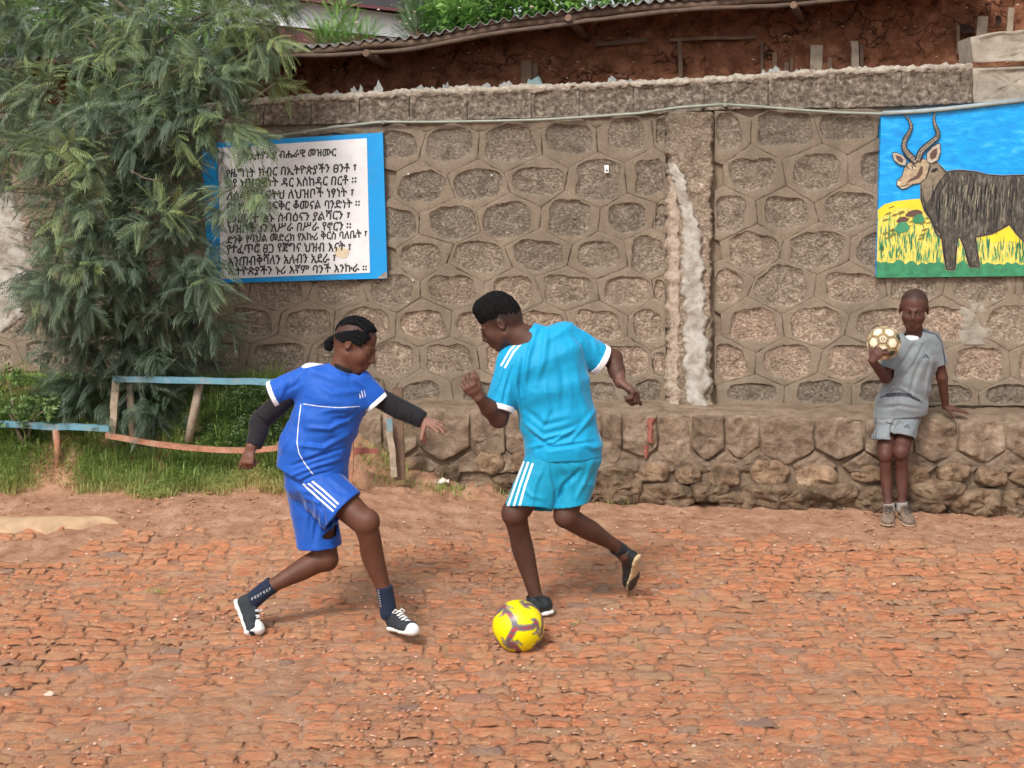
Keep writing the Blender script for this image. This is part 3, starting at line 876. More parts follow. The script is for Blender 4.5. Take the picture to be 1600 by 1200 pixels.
# orange fieldstones
fs = [(640, 728, 60, 30, .4), (697, 742, 52, 34, .3), (765, 723, 50, 36, .62), (815, 722, 40, 40, .5), (863, 735, 44, 30, .5), (910, 742, 50, 34, .45), (962, 742, 62, 36, .45), (1018, 738, 60, 34, .6), (1075, 742, 44, 34, .5), (1131, 742, 56, 42, .85), (1203, 738, 66, 44, .8),
      (1275, 744, 70, 42, .88), (1358, 738, 58, 30, .6), (1425, 742, 60, 36, .5), (1490, 738, 56, 32, .55), (1548, 744, 52, 34, .5), (1600, 742, 46, 34, .6), (1668, 745, 60, 40, .5)]
for i, (x_, y_, w, h, t) in enumerate(fs):
    q = random.Random(i * 7 + 2); pts = []
    for k in range(9):
        a = -2 * math.pi * k / 9 + q.uniform(-.15, .15); r = q.uniform(.86, 1.08)
        pts.append((x_ + w / 2 * r * math.copysign(abs(math.cos(a)) ** .7, math.cos(a)), y_ - h / 2 * r * math.copysign(abs(math.sin(a)) ** .7, math.sin(a)) * -1))
    rock(pts[::-1], 400 + i, bulge=.034, tint=t, rough=.022, square=4.5, name='fieldstone')
# footing boulders, standing further out
fb = [(600, 770, 90, 40), (680, 775, 80, 36), (745, 768, 70, 34), (810, 762, 80, 38), (885, 768, 78, 34), (955, 768, 96, 42), (1040, 776, 90, 42), (1110, 768, 60, 30), (1150, 783, 60, 28), (1215, 778, 110, 50), (1300, 780, 90, 50), (1385, 784, 100, 48), (1462, 778, 84, 56), (1530, 786, 90, 50), (1600, 792, 84, 54), (1680, 795, 100, 56)]
for i, (x_, y_, w, h) in enumerate(fb):
    q = random.Random(i * 5 + 3); pts = []
    for k in range(10):
        a = 2 * math.pi * k / 10 + q.uniform(-.15, .15); r = q.uniform(.9, 1.1)
        pts.append((x_ + w * .56 * r * math.copysign(abs(math.cos(a)) ** .6, math.cos(a)), y_ + h * .56 * r * math.copysign(abs(math.sin(a)) ** .6, math.sin(a))))
    rock(pts, 500 + i, bulge=.075, tint=q.uniform(.22, .5), rough=.042, name='footing_boulder', square=4.0, sink=.03, n=60)
# red paint smears on the ledge stones
slab_relief('red_paint_smear', ([655, 700], [1008, 1010]), ([655, 700], [1026, 1022]), 652, 690, .050, .003, M['red_paint'], ledge, A=AL, nx=8, ny_=14, seed=5, edge=.9)
slab_relief('red_paint_smear', ([655, 700], [652, 660]), ([655, 700], [664, 672]), 662, 690, .045, .003, M['red_paint'], ledge, A=AL, nx=8, ny_=14, seed=6, edge=.9)
slab_relief('red_paint_smear', ([655, 720], [1000, 1004]), ([655, 720], [1014, 1012]), 694, 716, .036, .003, M['red_paint'], ledge, A=AL, nx=8, ny_=14, seed=7, edge=.9)
place(ledge, (1, 8.1, .13))

# ================================================================== CABLE
cpx = [(250, 236), (330, 226), (400, 217), (470, 207), (530, 198), (598, 190.5), (650, 191), (700, 190.5), (780, 189), (850, 187), (930, 182), (1000, 177), (1060, 168), (1130, 163), (1190, 167), (1250, 172), (1310, 176), (1377, 178), (1440, 175), (1500, 169), (1560, 162), (1640, 152), (1760, 140)]
cx_ = [p[0] for p in cpx]; cy_ = [p[1] for p in cpx]
pts = []
for x_ in np.linspace(250, 1760, 160):
    off = .035 + .045 * math.exp(-((x_ - 1080) / 55) ** 4) + (.02 if x_ > 1360 else 0) * min(1, (x_ - 1360) / 30) + .012 * math.exp(-((x_ - 500) / 90) ** 2)
    pts.append(W(x_, np.interp(x_, cx_, cy_), off))
V, Fq = tube_tris(pts, .0085, n=8)
cable = mesh_np('cable', V, Fq, M['cable'], True)
cab = empty('wall_cable'); tag(cab, 'thin grey green cable strung along the top of the stone wall', 'cable')
cable.parent = cab
for x_ in (598, 1133, 476):
    V, T_ = tube_tris([W(x_, np.interp(x_, cx_, cy_), .0), W(x_, np.interp(x_, cx_, cy_), .055 if x_ != 1133 else .1)], .012, n=7)
    mesh_np('cable_clip', V, T_, M['cable'], False, parent=cab)
pts = [W(x_, y_, .05) for (x_, y_) in ((1379, 177), (1430, 174.5), (1480, 170), (1530, 164.5), (1600, 156.5))]
V, T_ = tube_tris(pts, .013, n=8)
mesh_np('conduit_sleeve', V, T_, simple('grey_blue_conduit', (.27, .33, .36), .45, .1, 20), True, parent=cab)
place(cab, (0, 8.5, 2.2))

# ================================================================== BOARDS
def board(name, quad, thick, mat, mat_edge=None, parent=None, A=AU, off0=.012):
    V = np.array([W(x_, y_, off0 + thick, A) for (x_, y_) in quad] + [W(x_, y_, off0 - .02, A) for (x_, y_) in quad])
    # front and back must share one outline: shift in y only
    V[4:] = V[:4] + np.array([0, thick + .02, 0])
    Fq = [[0, 3, 2, 1], [0, 1, 5, 4], [1, 2, 6, 5], [2, 3, 7, 6], [3, 0, 4, 7]]
    return mesh_np(name, V, np.array(Fq), mat, False, parent=parent)
sign = empty('song_board')
tag(sign, 'white board with blue border and hand painted Amharic anthem lines behind the tree branches', 'sign board')
TH = .032
board('border', [(314, 224), (598, 207), (605, 435), (326, 443)], TH, M['board_blue'], parent=sign)
board('panel', [(341, 231), (573, 216), (578, 426), (345, 436)], .003, M['board_white'], parent=sign, off0=.012 + TH)
lines = [("የኢትዮጵያ ብሔራዊ መዝሙር", 384, 525, 245, 238, 15.5),
 ("የዜግነት ክብር በኢትዮጵያችን ፀንቶ ፣", 353, 556, 272, 262, 19),
 ("ታየ ህዝባዊነት ዳር እስከዳር በርቶ ፡፡", 353, 556, 288, 282, 19),
 ("ለሰላም ለፍትህ ለህዝቦች ነፃነት ፣", 355, 552, 306, 300, 19),
 ("በእኩልነት በፍቅር ቆመናል ባንድነት ፡፡", 355, 562, 324, 318, 19),
 ("መሠረተ ፅኑ ሰብዕናን ያልሻርን ፣", 355, 546, 343, 336, 19),
 ("ህዝቦች ነን ለሥራ በሥራ የኖርን ፡፡", 356, 548, 358, 353, 19),
 ("ድንቅ የባህል መድረክ የአኩሪ ቅርስ ባለቤት ፣", 354, 573, 375, 366, 17),
 ("የተፈጥሮ ፀጋ የጀግና ህዝብ እናት ፣", 354, 548, 390, 386, 19),
 ("እንጠብቅሻለን አለብን አደራ ፣", 357, 524, 408, 402, 19),
 ("ኢትዮጵያችን ኑሪ እኛም ባንች እንኩራ ፡፡", 357, 573, 424, 419, 18)]
def text_mesh(body, xa, xb, ya, yb, h, off, mat, parent, mapf, bold=.012, name='text_line', slant=0.0):
    cu = bpy.data.curves.new(name, 'FONT'); cu.body = body; cu.size = 1; cu.resolution_u = 2
    to = bpy.data.objects.new('tmp', cu); COL.objects.link(to)
    dg = bpy.context.evaluated_depsgraph_get(); dg.update()
    me = bpy.data.meshes.new_from_object(to.evaluated_get(dg))
    bpy.data.objects.remove(to, do_unlink=True)
    n = len(me.vertices)
    if n == 0: return None
    co = np.zeros(n * 3, np.float32); me.vertices.foreach_get('co', co); co = co.reshape(-1, 3)
    x0, x1 = co[:, 0].min(), co[:, 0].max(); y0, y1 = co[:, 1].min(), co[:, 1].max()
    fx = (co[:, 0] - x0) / (x1 - x0); fy = (co[:, 1] - y0) / (y1 - y0)
    jx = .5 * vnoise(np.stack([co[:, 0] * 1.7, co[:, 1] * 2, np.full(n, ya)], 1)); jy = .9 * vnoise(np.stack([co[:, 0] * 1.3, 0 * fx, np.full(n, ya + 50)], 1))
    pxx = xa + (xb - xa) * fx + slant * (fy - .3) * h + jx; pyy = ya + (yb - ya) * fx + h * .5 - h * fy + jy
    me.calc_loop_triangles(); nt_ = len(me.loop_triangles)
    T_ = np.zeros(nt_ * 3, np.int32); me.loop_triangles.foreach_get('vertices', T_); T_ = T_.reshape(-1, 3)
    bpy.data.meshes.remove(me)
    # a thick brush: the same letter laid down a few times with tiny shifts, each a hair above the last
    Vs = []; Ts = []
    for k, (dx, dy) in enumerate([(0, 0)] + [(bold * math.cos(a_), bold * math.sin(a_)) for a_ in np.arange(6) * math.pi / 3]):
        Vs.append(mapf(pxx + dx, pyy + dy, off + k * .00012)); Ts.append(T_ + k * n)
    return mesh_np(name, np.concatenate(Vs), np.concatenate(Ts), mat, False, parent=parent)
for (t, xa, xb, ya, yb, h) in lines:
    text_mesh(t, xa, xb, ya - 1, yb - 1, h * .88, .012 + TH + .0045, M['ink'], sign, lambda a, b_, c: W(a, b_, c), bold=.42, slant=.05)
pts = []
for k in range(22):
    a = 2 * math.pi * k / 22; r = 1 + .12 * math.sin(k * 2.3) + .08 * math.sin(k * 5.1)
    pts.append(W(534 + 11.5 * r * math.cos(a), 395 + 8.5 * r * math.sin(a), .012 + TH + .0048))
flat_poly('flaked_patch', pts, M['patch'], sign)
flat_poly('flaked_corner', [W(x_, y_, .012 + TH + .0006) for (x_, y_) in ((604, 424), (605, 434.6), (590, 434.9), (592, 432), (598, 431), (600, 426))], M['concrete'], sign)
place(sign, (-1.4, 8.75, 1.4))

# painted antelope board
pb = empty('antelope_board')
tag(pb, 'painted board of a dark spiral horned antelope on yellow grass under blue sky', 'painted board')
o1 = .012 + .028
def sky_paint():
    m, nt, b = newmat('blue_brushed_paint'); T = NT(nt)
    n = T.noise(T.obj((3, 1, 9)), 3.5, 6, .6, .5)
    c = T.ramp(n, [(.3, (.0, .22, .62)), (.55, (.0, .34, .78)), (.75, (.07, .47, .84))])
    f = T.maprange(T.noise(T.obj((1, 1, 2.5)), 26, 3), .70, .74)
    c = T.mix(f, c, (.03, .10, .15))
    T.l(c, b.inputs['Base Color']); b.inputs['Roughness'].default_value = .4; return m
def field_paint():
    m, nt, b = newmat('yellow_green_brushed_paint'); T = NT(nt)
    n = T.noise(T.obj((7, 1, 2.2)), 10, 4, .6, .3)
    c = T.ramp(n, [(.36, (.10, .33, .12)), (.44, (.50, .50, .10)), (.52, (.80, .60, .08)), (.68, (.86, .68, .22))])
    T.l(c, b.inputs['Base Color']); b.inputs['Roughness'].default_value = .5; return m
def body_paint():
    m, nt, b = newmat('brushed_dark_hide_paint'); T = NT(nt)
    n = T.noise(T.obj((12, 1, 3.0)), 7, 6, .7, .8)
    c = T.ramp(n, [(.36, (.018, .014, .012)), (.52, (.07, .062, .048)), (.62, (.17, .15, .11)), (.74, (.34, .31, .22))])
    T.l(c, b.inputs['Base Color']); b.inputs['Roughness'].default_value = .5; return m
MS, MF, MBd = sky_paint(), field_paint(), body_paint()
def paint(name, col, var=.15, sc=30): return simple(name, col, .5, var, sc)
Mgreen = paint('green_paint', (.035, .22, .10), .3, 25); Mblk = paint('black_outline_paint', (.012, .01, .01)); Mface = paint('tan_face_paint', (.40, .30, .19), .3, 40)
Mcream = paint('cream_paint', (.58, .50, .35), .15); Mbrown = paint('brown_paint', (.11, .055, .04)); Mearm = paint('pale_ear_paint', (.42, .36, .28), .3, 60); Myel = paint('yellow_paint', (.84, .62, .03), .1, 12)
board('panel', [(1377, 180), (1760, 142), (1760, 428), (1369.5, 433)], .028, MS, parent=pb)
Z_ = [o1 + .0006]
C5 = lambda x_, y_: (1340 + x_ / 3.75, 130 + y_ / 3.75)
def pp(name, pts, mat, parent=pb, raw=False):
    Z_[0] += .0004
    q = [C5(*p) if not raw else p for p in pts]
    return tess(name, q, Z_[0], mat, parent)
from mathutils.geometry import tessellate_polygon
def tess(name, q, z, mat, parent):
    T_ = tessellate_polygon([[Vector((x_, y_, 0)) for (x_, y_) in q]])
    V = W(np.array([p[0] for p in q]), np.array([p[1] for p in q]), z)
    n = np.cross(V[T_[0][1]] - V[T_[0][0]], V[T_[0][2]] - V[T_[0][0]])
    return mesh_np(name, V, np.array(T_), mat, False, parent=parent)
def outline(name, pts, w, mat):
    return strokes(name, [(list(pts) + [pts[0]], np.full(3, w))], mat)
def stroke(name, pts, w, mat, parent=pb, nsub=6, taper=True):
    """a brush stroke: ribbon along a polyline, in crop units"""
    pts = np.array(pts, float); L = np.r_[0, np.cumsum(np.linalg.norm(np.diff(pts, axis=0), axis=1))]
    t = np.linspace(0, L[-1], nsub * (len(pts) - 1) + 1)
    X = np.interp(t, L, pts[:, 0]); Y_ = np.interp(t, L, pts[:, 1])
    if len(pts) > 2 and len(pts) < 20:
        for _ in range(3): X[1:-1] = (X[:-2] + X[1:-1] * 2 + X[2:]) / 4; Y_[1:-1] = (Y_[:-2] + Y_[1:-1] * 2 + Y_[2:]) / 4
    dx = np.gradient(X); dy = np.gradient(Y_); n_ = np.hypot(dx, dy) + 1e-9
    ww = np.interp(np.linspace(0, 1, len(t)), np.linspace(0, 1, len(np.atleast_1d(w))), np.atleast_1d(w)) if np.ndim(w) else w * (np.sin(np.linspace(.25, math.pi - .25, len(t))) if taper else np.ones(len(t)))
    ax, ay = X - dy / n_ * ww / 2, Y_ + dx / n_ * ww / 2; bx, by = X + dy / n_ * ww / 2, Y_ - dx / n_ * ww / 2
    return list(zip(ax, ay)) + list(zip(bx, by))[::-1], (ax, ay, bx, by)
def strokes(name, items, mat, parent=pb):
    Z_[0] += .0004; mb = MB()
    for (pts, w) in items:
        _, (ax, ay, bx, by) = stroke('', pts, w, mat)
        A_ = W(1340 + ax / 3.75, 130 + ay / 3.75, Z_[0]); B_ = W(1340 + bx / 3.75, 130 + by / 3.75, Z_[0])
        n = len(A_); V = np.concatenate([A_, B_])
        mb.add(V, [[i, i + 1, n + i + 1, n + i] for i in range(n - 1)])
    o = mb.build(name, mat, parent, False)
    return tag(o, kind='stuff') if len(items) > 12 else o
pp('field', [(112, 1130), (118, 740), (160, 708), (230, 690), (300, 682), (380, 676), (460, 760), (700, 880), (900, 820), (1000, 860), (1300, 840), (1560, 850), (1560, 1118)], MF)
pp('yellow_bank', [(121, 742), (160, 708), (230, 690), (300, 682), (375, 676), (390, 745), (300, 735), (240, 730), (170, 760), (122, 800)], Myel)
pp('yellow_bank', [(700, 905), (900, 826), (960, 900), (980, 960), (900, 925), (790, 935)], Myel)
q = random.Random(3)
pp('grass_strip', [(110, 1134)] + [(112 + 24 * k, 1050 + q.uniform(-16, 16)) for k in range(61)] + [(1570, 1120)], Mgreen)
strokes('grass_strokes', [([(x_, y_), (x_ + q.uniform(-14, 14), y_ - q.uniform(30, 90))], q.uniform(4, 10)) for x_, y_ in [(q.uniform(125, 480), q.uniform(850, 1070)) for _ in range(90)] + [(q.uniform(590, 1550), q.uniform(960, 1075)) for _ in range(130)]], Mgreen)
strokes('brush_marks', [([(x_, y_), (x_ + 40, y_ - 14)], q.uniform(6, 14)) for x_, y_ in [(q.uniform(130, 400), q.uniform(725, 930)) for _ in range(26)]], paint('olive_paint', (.20, .17, .03)))
for (x_, y_, w, h, mt) in [(330, 762, 50, 20, Mbrown), (262, 800, 34, 18, Mbrown), (260, 845, 44, 32, paint('teal_paint', (.05, .25, .12))), (358, 795, 34, 28, Mgreen)]:
    pp('brush_dab', [(x_ + w * math.cos(a) * (1 + .15 * math.sin(3 * a)), y_ + h * math.sin(a) - .15 * w * math.cos(a)) for a in np.linspace(0, 2 * math.pi, 14, endpoint=False)], mt)
body = [(372, 590), (372, 680), (392, 745), (430, 800), (460, 880), (495, 912), (505, 1000), (520, 1090), (570, 1094), (576, 1000), (586, 905), (600, 900), (625, 960), (655, 1075), (716, 1076), (700, 980), (690, 900), (790, 880), (890, 826), (930, 880), (975, 925), (990, 1000), (1000, 1085), (1060, 1090), (1070, 1000), (1110, 930), (1150, 1000), (1160, 1085), (1215, 1085), (1210, 960), (1260, 860), (1290, 760), (1300, 660), (1270, 590), (1200, 552), (1090, 536), (975, 540), (850, 544), (760, 538), (700, 522), (620, 512), (570, 512), (520, 522), (490, 492), (455, 458), (400, 470), (370, 520)]
outline('hide_halo', body, 12, paint('halo_tan', (.50, .42, .28)))
outline('hide_outline', body, 9, Mblk)
pp('hide', body, MBd)
outline('hide_outline', body, 5, Mblk)
pp('neck', [(372, 590), (384, 680), (410, 700), (440, 640), (480, 580), (512, 528), (470, 470), (430, 462), (395, 500)], paint('neck_brown', (.20, .16, .11), .4, 50))
strokes('hide_strokes', [([(x_, y_), (x_ - q.uniform(0, 22), y_ + q.uniform(50, 150))], q.uniform(3, 7)) for x_, y_ in [(q.uniform(480, 900), q.uniform(560, 720)) for _ in range(34)]], paint('hide_light', (.27, .235, .17), .4, 60))
strokes('hide_dark_strokes', [([(x_, y_), (x_ - q.uniform(0, 20), y_ + q.uniform(60, 160))], q.uniform(5, 10)) for x_, y_ in [(q.uniform(440, 950), q.uniform(550, 740)) for _ in range(40)]] +
        [([(520, 530), (470, 590), (440, 660), (425, 720)], 8), ([(545, 540), (490, 620), (460, 700), (470, 800), (490, 890)], 10), ([(915, 560), (905, 700), (895, 800), (930, 880)], 9), ([(430, 480), (400, 560)], 8), ([(470, 500), (430, 520)], 22), ([(505, 940), (520, 1085)], 6), ([(585, 905), (575, 1000), (568, 1085)], 6), ([(605, 905), (640, 1000), (662, 1070)], 6), ([(690, 905), (705, 1000), (714, 1070)], 6), ([(380, 620), (400, 745), (450, 830), (500, 905)], 8)], Mblk)
head_ = [(232, 598), (230, 575), (262, 545), (275, 500), (300, 468), (350, 450), (400, 445), (420, 470), (410, 520), (395, 560), (360, 585), (320, 590), (295, 610), (262, 620)]
outline('head_outline', head_, 9, Mblk); pp('head', head_, Mface)
pp('cheek', [(284, 588), (306, 562), (345, 540), (370, 486), (384, 488), (380, 530), (360, 558), (325, 570)], Mbrown)
pp('muzzle', [(233, 597), (233, 578), (246, 568), (254, 578), (250, 598), (262, 609), (292, 602), (262, 617)], Mcream)
for l_ in [([(235, 600), (262, 606), (300, 590)], 5), ([(240, 572), (250, 566), (256, 575)], 5), ([(300, 505), (315, 484), (345, 488)], 6), ([(285, 480), (300, 500)], 5)]: strokes('face_line', [l_], Mblk)
pp('eye', [(321 + 17 * math.cos(a), 496 + 9 * math.sin(a)) for a in np.linspace(0, 6.28, 12, endpoint=False)], Mcream)
pp('pupil', [(321 + 6 * math.cos(a), 496 + 6 * math.sin(a)) for a in np.linspace(0, 6.28, 8, endpoint=False)], Mblk)
for e in ([(204, 410), (225, 408), (262, 422), (285, 450), (280, 482), (245, 475), (215, 450)], [(480, 352), (486, 400), (468, 450), (430, 470), (405, 455), (408, 410), (440, 375)]):
    outline('ear_outline', e, 9, Mblk); pp('ear', e, Mcream if False else Mearm)
    c_ = np.mean(e, 0); pp('ear_hollow', [tuple(c_ + (np.array(p) - c_) * np.array([.55, .6])) for p in e], Mbrown)
for h_, w_ in (([(345, 462), (300, 420), (270, 380), (275, 330), (300, 295), (318, 250), (300, 210), (277, 184)], [46, 44, 36, 32, 28, 22, 14, 3]),
           ([(352, 455), (370, 400), (420, 355), (465, 320), (475, 290), (455, 250), (445, 210), (455, 165)], [38, 40, 38, 34, 30, 24, 14, 4])):
    strokes('horn_outline', [(h_, np.array(w_) * .85 + 5)], Mblk); strokes('horn', [(h_, np.array(w_) * .55)], paint('horn_grey', (.24, .20, .16), .5, 80))
    strokes('horn_rings', [([(h_[i][0] * (1 - t) + h_[i + 1][0] * t - 9, h_[i][1] * (1 - t) + h_[i + 1][1] * t + 4), (h_[i][0] * (1 - t) + h_[i + 1][0] * t + 9, h_[i][1] * (1 - t) + h_[i + 1][1] * t - 6)], 4) for i in range(5) for t in (0, .3, .6)], Mblk)
board_edge = board('lower_edge', [(1369.5, 431.5), (1760, 427), (1760, 429.5), (1369.5, 434)], .006, Mgreen, parent=pb, off0=.012 + .026)
place(pb, (3, 8.2, 1.4))
# ================================================================== MUD HOUSE BEHIND THE WALL
HY = 10.0
house = empty('mud_house')
tag(house, 'red brown mud walled house with sagging corrugated roof behind the stone wall', 'house')
nx_, nz_ = 420, 110
EX = [-300, 0, 60, 100, 250, 400, 460, 520, 580, 640, 700, 780, 860, 920, 1000, 1100, 1200, 1300, 1400, 1700]
EYp = [112, 103, 98, 94, 90, 85, 80, 78, 72, 68, 58, 44, 32, 22, 14, 6, 0, -8, -18, -50]
_e = Pv(EX, np.array(EYp) - 6., 9.66)
xx = np.linspace(-4.4, 5.2, nx_); tz = np.linspace(0, 1, nz_)
XX = np.repeat(xx[:, None], nz_, 1); ZZ = 1.9 + (np.interp(xx, _e[:, 0], _e[:, 2]) + .03 - 1.9)[:, None] * tz[None]
Pm = np.stack([XX, 0 * XX, ZZ], -1)
crack = np.clip(.09 - np.abs(vnoise(Pm * 3.1 + .35 * vnoise(Pm * 9)[..., None])), 0, .09) / .09
crack2 = np.clip(.07 - np.abs(vnoise(Pm * np.array([5, 1, 7.]) + 40)), 0, .07) / .07
YY = HY + .04 * fbm(Pm * 2.2, 3) * -1 - .022 * fbm(Pm * 11, 4) + .030 * crack * (vnoise(Pm * 1.3) > -.1) + .018 * crack2 * (vnoise(Pm * 1.7 + 9) > .1)
V = np.stack([XX, YY, ZZ], -1).reshape(-1, 3)
I = (np.arange(nx_ - 1)[:, None] * nz_ + np.arange(nz_ - 1)[None]).ravel()
mesh_np('mud_wall', V, np.stack([I, I + nz_, I + nz_ + 1, I + 1], 1), M['mud'], True, parent=house)
# eave: the pole under the roof edge follows the photo; it stands about half a metre in front of the wall
eave = lambda x: np.interp(x, EX, EYp)
def eaveP(x, dy=0, Y=9.66): return P(x, eave(x) + dy, Y)
pts = [eaveP(x_, 0 + 1.5 * math.sin(x_ * .03)) for x_ in np.linspace(-280, 1500, 90)]
V, T_ = tube_tris(pts, .028, n=8, flat=1.0, wob=.12, seed=3)
mesh_np('eave_pole', V, T_, M['wood_dark'], True, {'tint': np.full(len(V), .95)}, house)
pts = [eaveP(x_, 9 + 1.5 * math.sin(x_ * .02 + 2), 9.58) for x_ in np.linspace(430, 1500, 60)]
V, T_ = tube_tris(pts, .016, n=7, wob=.15, seed=8)
mesh_np('eave_pole', V, T_, M['wood_dark'], True, {'tint': np.full(len(V), .5)}, house)
# corrugated roof sheets: wavy front edge, rising to the back
xs_ = np.linspace(-280, 1560, 1500); V = []
E0 = np.array([eaveP(x_, -9) for x_ in xs_])
wave = .013 * np.sin(E0[:, 0] * 2 * math.pi / .076)
sag = .012 * vnoise(np.stack([E0[:, 0] * 1.5, 0 * xs_, 0 * xs_], 1))
E0[:, 2] += wave + sag
E0[:, 1] -= .05 + .02 * vnoise(np.stack([np.floor(E0[:, 0] / .66), 0 * xs_, 0 * xs_], 1))
E1 = E0 + np.array([0, 3.2, .32]); rows3 = [E0 - [0, 0, .002], E0 + np.array([0, .25, .025]), E0 + np.array([0, 1.2, .12]), E1]
V = np.stack(rows3, 1).reshape(-1, 3)
Fq = np.array([[i * 4 + k, (i + 1) * 4 + k, (i + 1) * 4 + k + 1, i * 4 + k + 1] for i in range(len(xs_) - 1) for k in range(3)])
rf = mesh_np('corrugated_roof', V, Fq, M['tin'], True, parent=house)
sol = rf.modifiers.new('s', 'SOLIDIFY'); sol.thickness = .004
# rafters poking out under the eave
for k, (x0, y0, x1, y1) in enumerate([(572, 83, 615, 108), (888, 28, 918, 62), (1240, 8, 1252, 34), (110, 100, 135, 120)]):
    a = P(x0, y0, 9.55); b_ = P(x1, y1, HY + .05)
    V, T_ = tube_tris([a, a * .5 + b_ * .5, b_], [.026, .028, .026], n=10, wob=.05, seed=k)
    mesh_np('rafter', V, T_, M['wood_dark'], True, {'tint': np.full(len(V), .6)}, house)
    V, T_ = tube_tris([a + nrm(a - b_) * .001, a + nrm(a - b_) * .004], [.0235, .0225], n=10)
    mesh_np('cut_end', V, T_, M['wood'], False, {'tint': np.full(len(V), .8)}, house)
# laths and posts showing through the mud
for k, (xa, ya, xb, yb, w) in enumerate([(822, 95, 822, 140, 16), (836, 98, 838, 120, 8), (1210, 82, 1211, 110, 7), (1228, 97, 1228, 112, 8), (1236, 92, 1237, 110, 5), (1276, 70, 1274, 112, 18), (1296, 92, 1297, 108, 8), (1335, 64, 1337, 110, 11), (1346, 70, 1346, 108, 5),
        (1497, 40, 1496, 60, 5), (1535, 26, 1532, 58, 15), (1580, 12, 1574, 50, 9), (1062, 60, 1063, 128, 6), (930, 70, 1010, 62, 6), (1190, 66, 1190, 115, 4), (1045, 62, 1180, 58, 5)]):
    a = P(xa, ya, HY - .05); b_ = P(xb, yb + 25 if abs(xa - xb) < 20 else yb, HY - .05)
    ww = w * HY / F
    V, Fq = plank(a, b_, ww, .02, up=(1, 0, 0) if abs(xa - xb) < 20 else (0, 0, 1), seg=5, wob=.003, seed=k)
    mesh_np('lath', V, Fq, M['wood_grey'] if w > 8 and k != 0 else M['wood'], False, {'tint': np.full(len(V), random.Random(k).uniform(.05, .5))}, house)
# shallow hollows where the mud fell out, coloured near black
for k, (x_, y_, w, h) in enumerate([(1203, 82, 14, 8), (1508, 45, 22, 14), (1560, 32, 8, 16), (1296, 100, 12, 10), (1245, 10, 20, 16), (1322, 0, 16, 8), (540, 100, 8, 6)]):
    pts = [P(x_ + w * .6 * math.cos(a) * (1 + .2 * math.sin(3 * a + k)), y_ + h * .6 * math.sin(a) * (1 + .2 * math.cos(2 * a)), HY - .035) for a in np.linspace(0, 2 * math.pi, 14, endpoint=False)]
    c = np.mean(pts, 0) + [0, .03, 0]
    V = np.array(pts + [c]); mesh_np('mud_hollow', V, np.array([[i, 14, (i + 1) % 14] for i in range(14)]), simple('hollow_near_black', (.03, .016, .011), .95), True, parent=house)
# bits of stone and straw stuck in the mud
mb = MB(); q = random.Random(8)
for k in range(170):
    p = P(q.uniform(400, 1600), q.uniform(0, 130), HY - .045)
    V, Fp = pebble_shape(p, q.choice([.006, .009, .014]) * q.uniform(.7, 1.2), k + 77); mb.add(V, Fp, q.uniform(.2, 1))
tag(mb.build('embedded_grit', M['pebble'], house, smooth=False), kind='stuff')
place(house, (0, 10, 0))

# white house with maroon band beyond, top left of centre
fh = empty('white_house')
tag(fh, 'white and maroon painted house with dark roof glimpsed beyond the mud house', 'house')
def quad_box(name, pts, Y, depth, mat, parent):
    A_ = [P(x_, y_, Y) for (x_, y_) in pts]; B_ = [a + np.array([0, depth, 0]) for a in A_]
    V = np.array(A_ + B_); n = len(A_)
    bm = bmesh.new(); vs = [bm.verts.new(tuple(v)) for v in V]
    bm.faces.new(vs[:n][::-1]); bm.faces.new(vs[n:])
    for i in range(n): bm.faces.new((vs[i], vs[(i + 1) % n], vs[n + (i + 1) % n], vs[n + i]))
    bmesh.ops.recalc_face_normals(bm, faces=bm.faces)
    me = bpy.data.meshes.new(name); bm.to_mesh(me); bm.free(); me.materials.append(mat)
    o = bpy.data.objects.new(name, me); COL.objects.link(o); o.parent = parent; return o
quad_box('wall', [(380, -8), (640, 24), (640, 60), (380, 34)], 13.6, 3, M['house_white'], fh)
quad_box('lower_wall', [(380, 35), (640, 61), (640, 330), (380, 330)], 13.62, 3, M['maroon'], fh)
quad_box('roof', [(380, -42), (700, -25), (700, 24), (640, 18), (380, -14)], 13.45, 4.2, M['dark_roof'], fh)
quad_box('fascia', [(440, -8), (655, 17), (655, 21), (440, -3)], 13.40, .05, M['maroon'], fh)
place(fh, P(520, 330, 13.6))

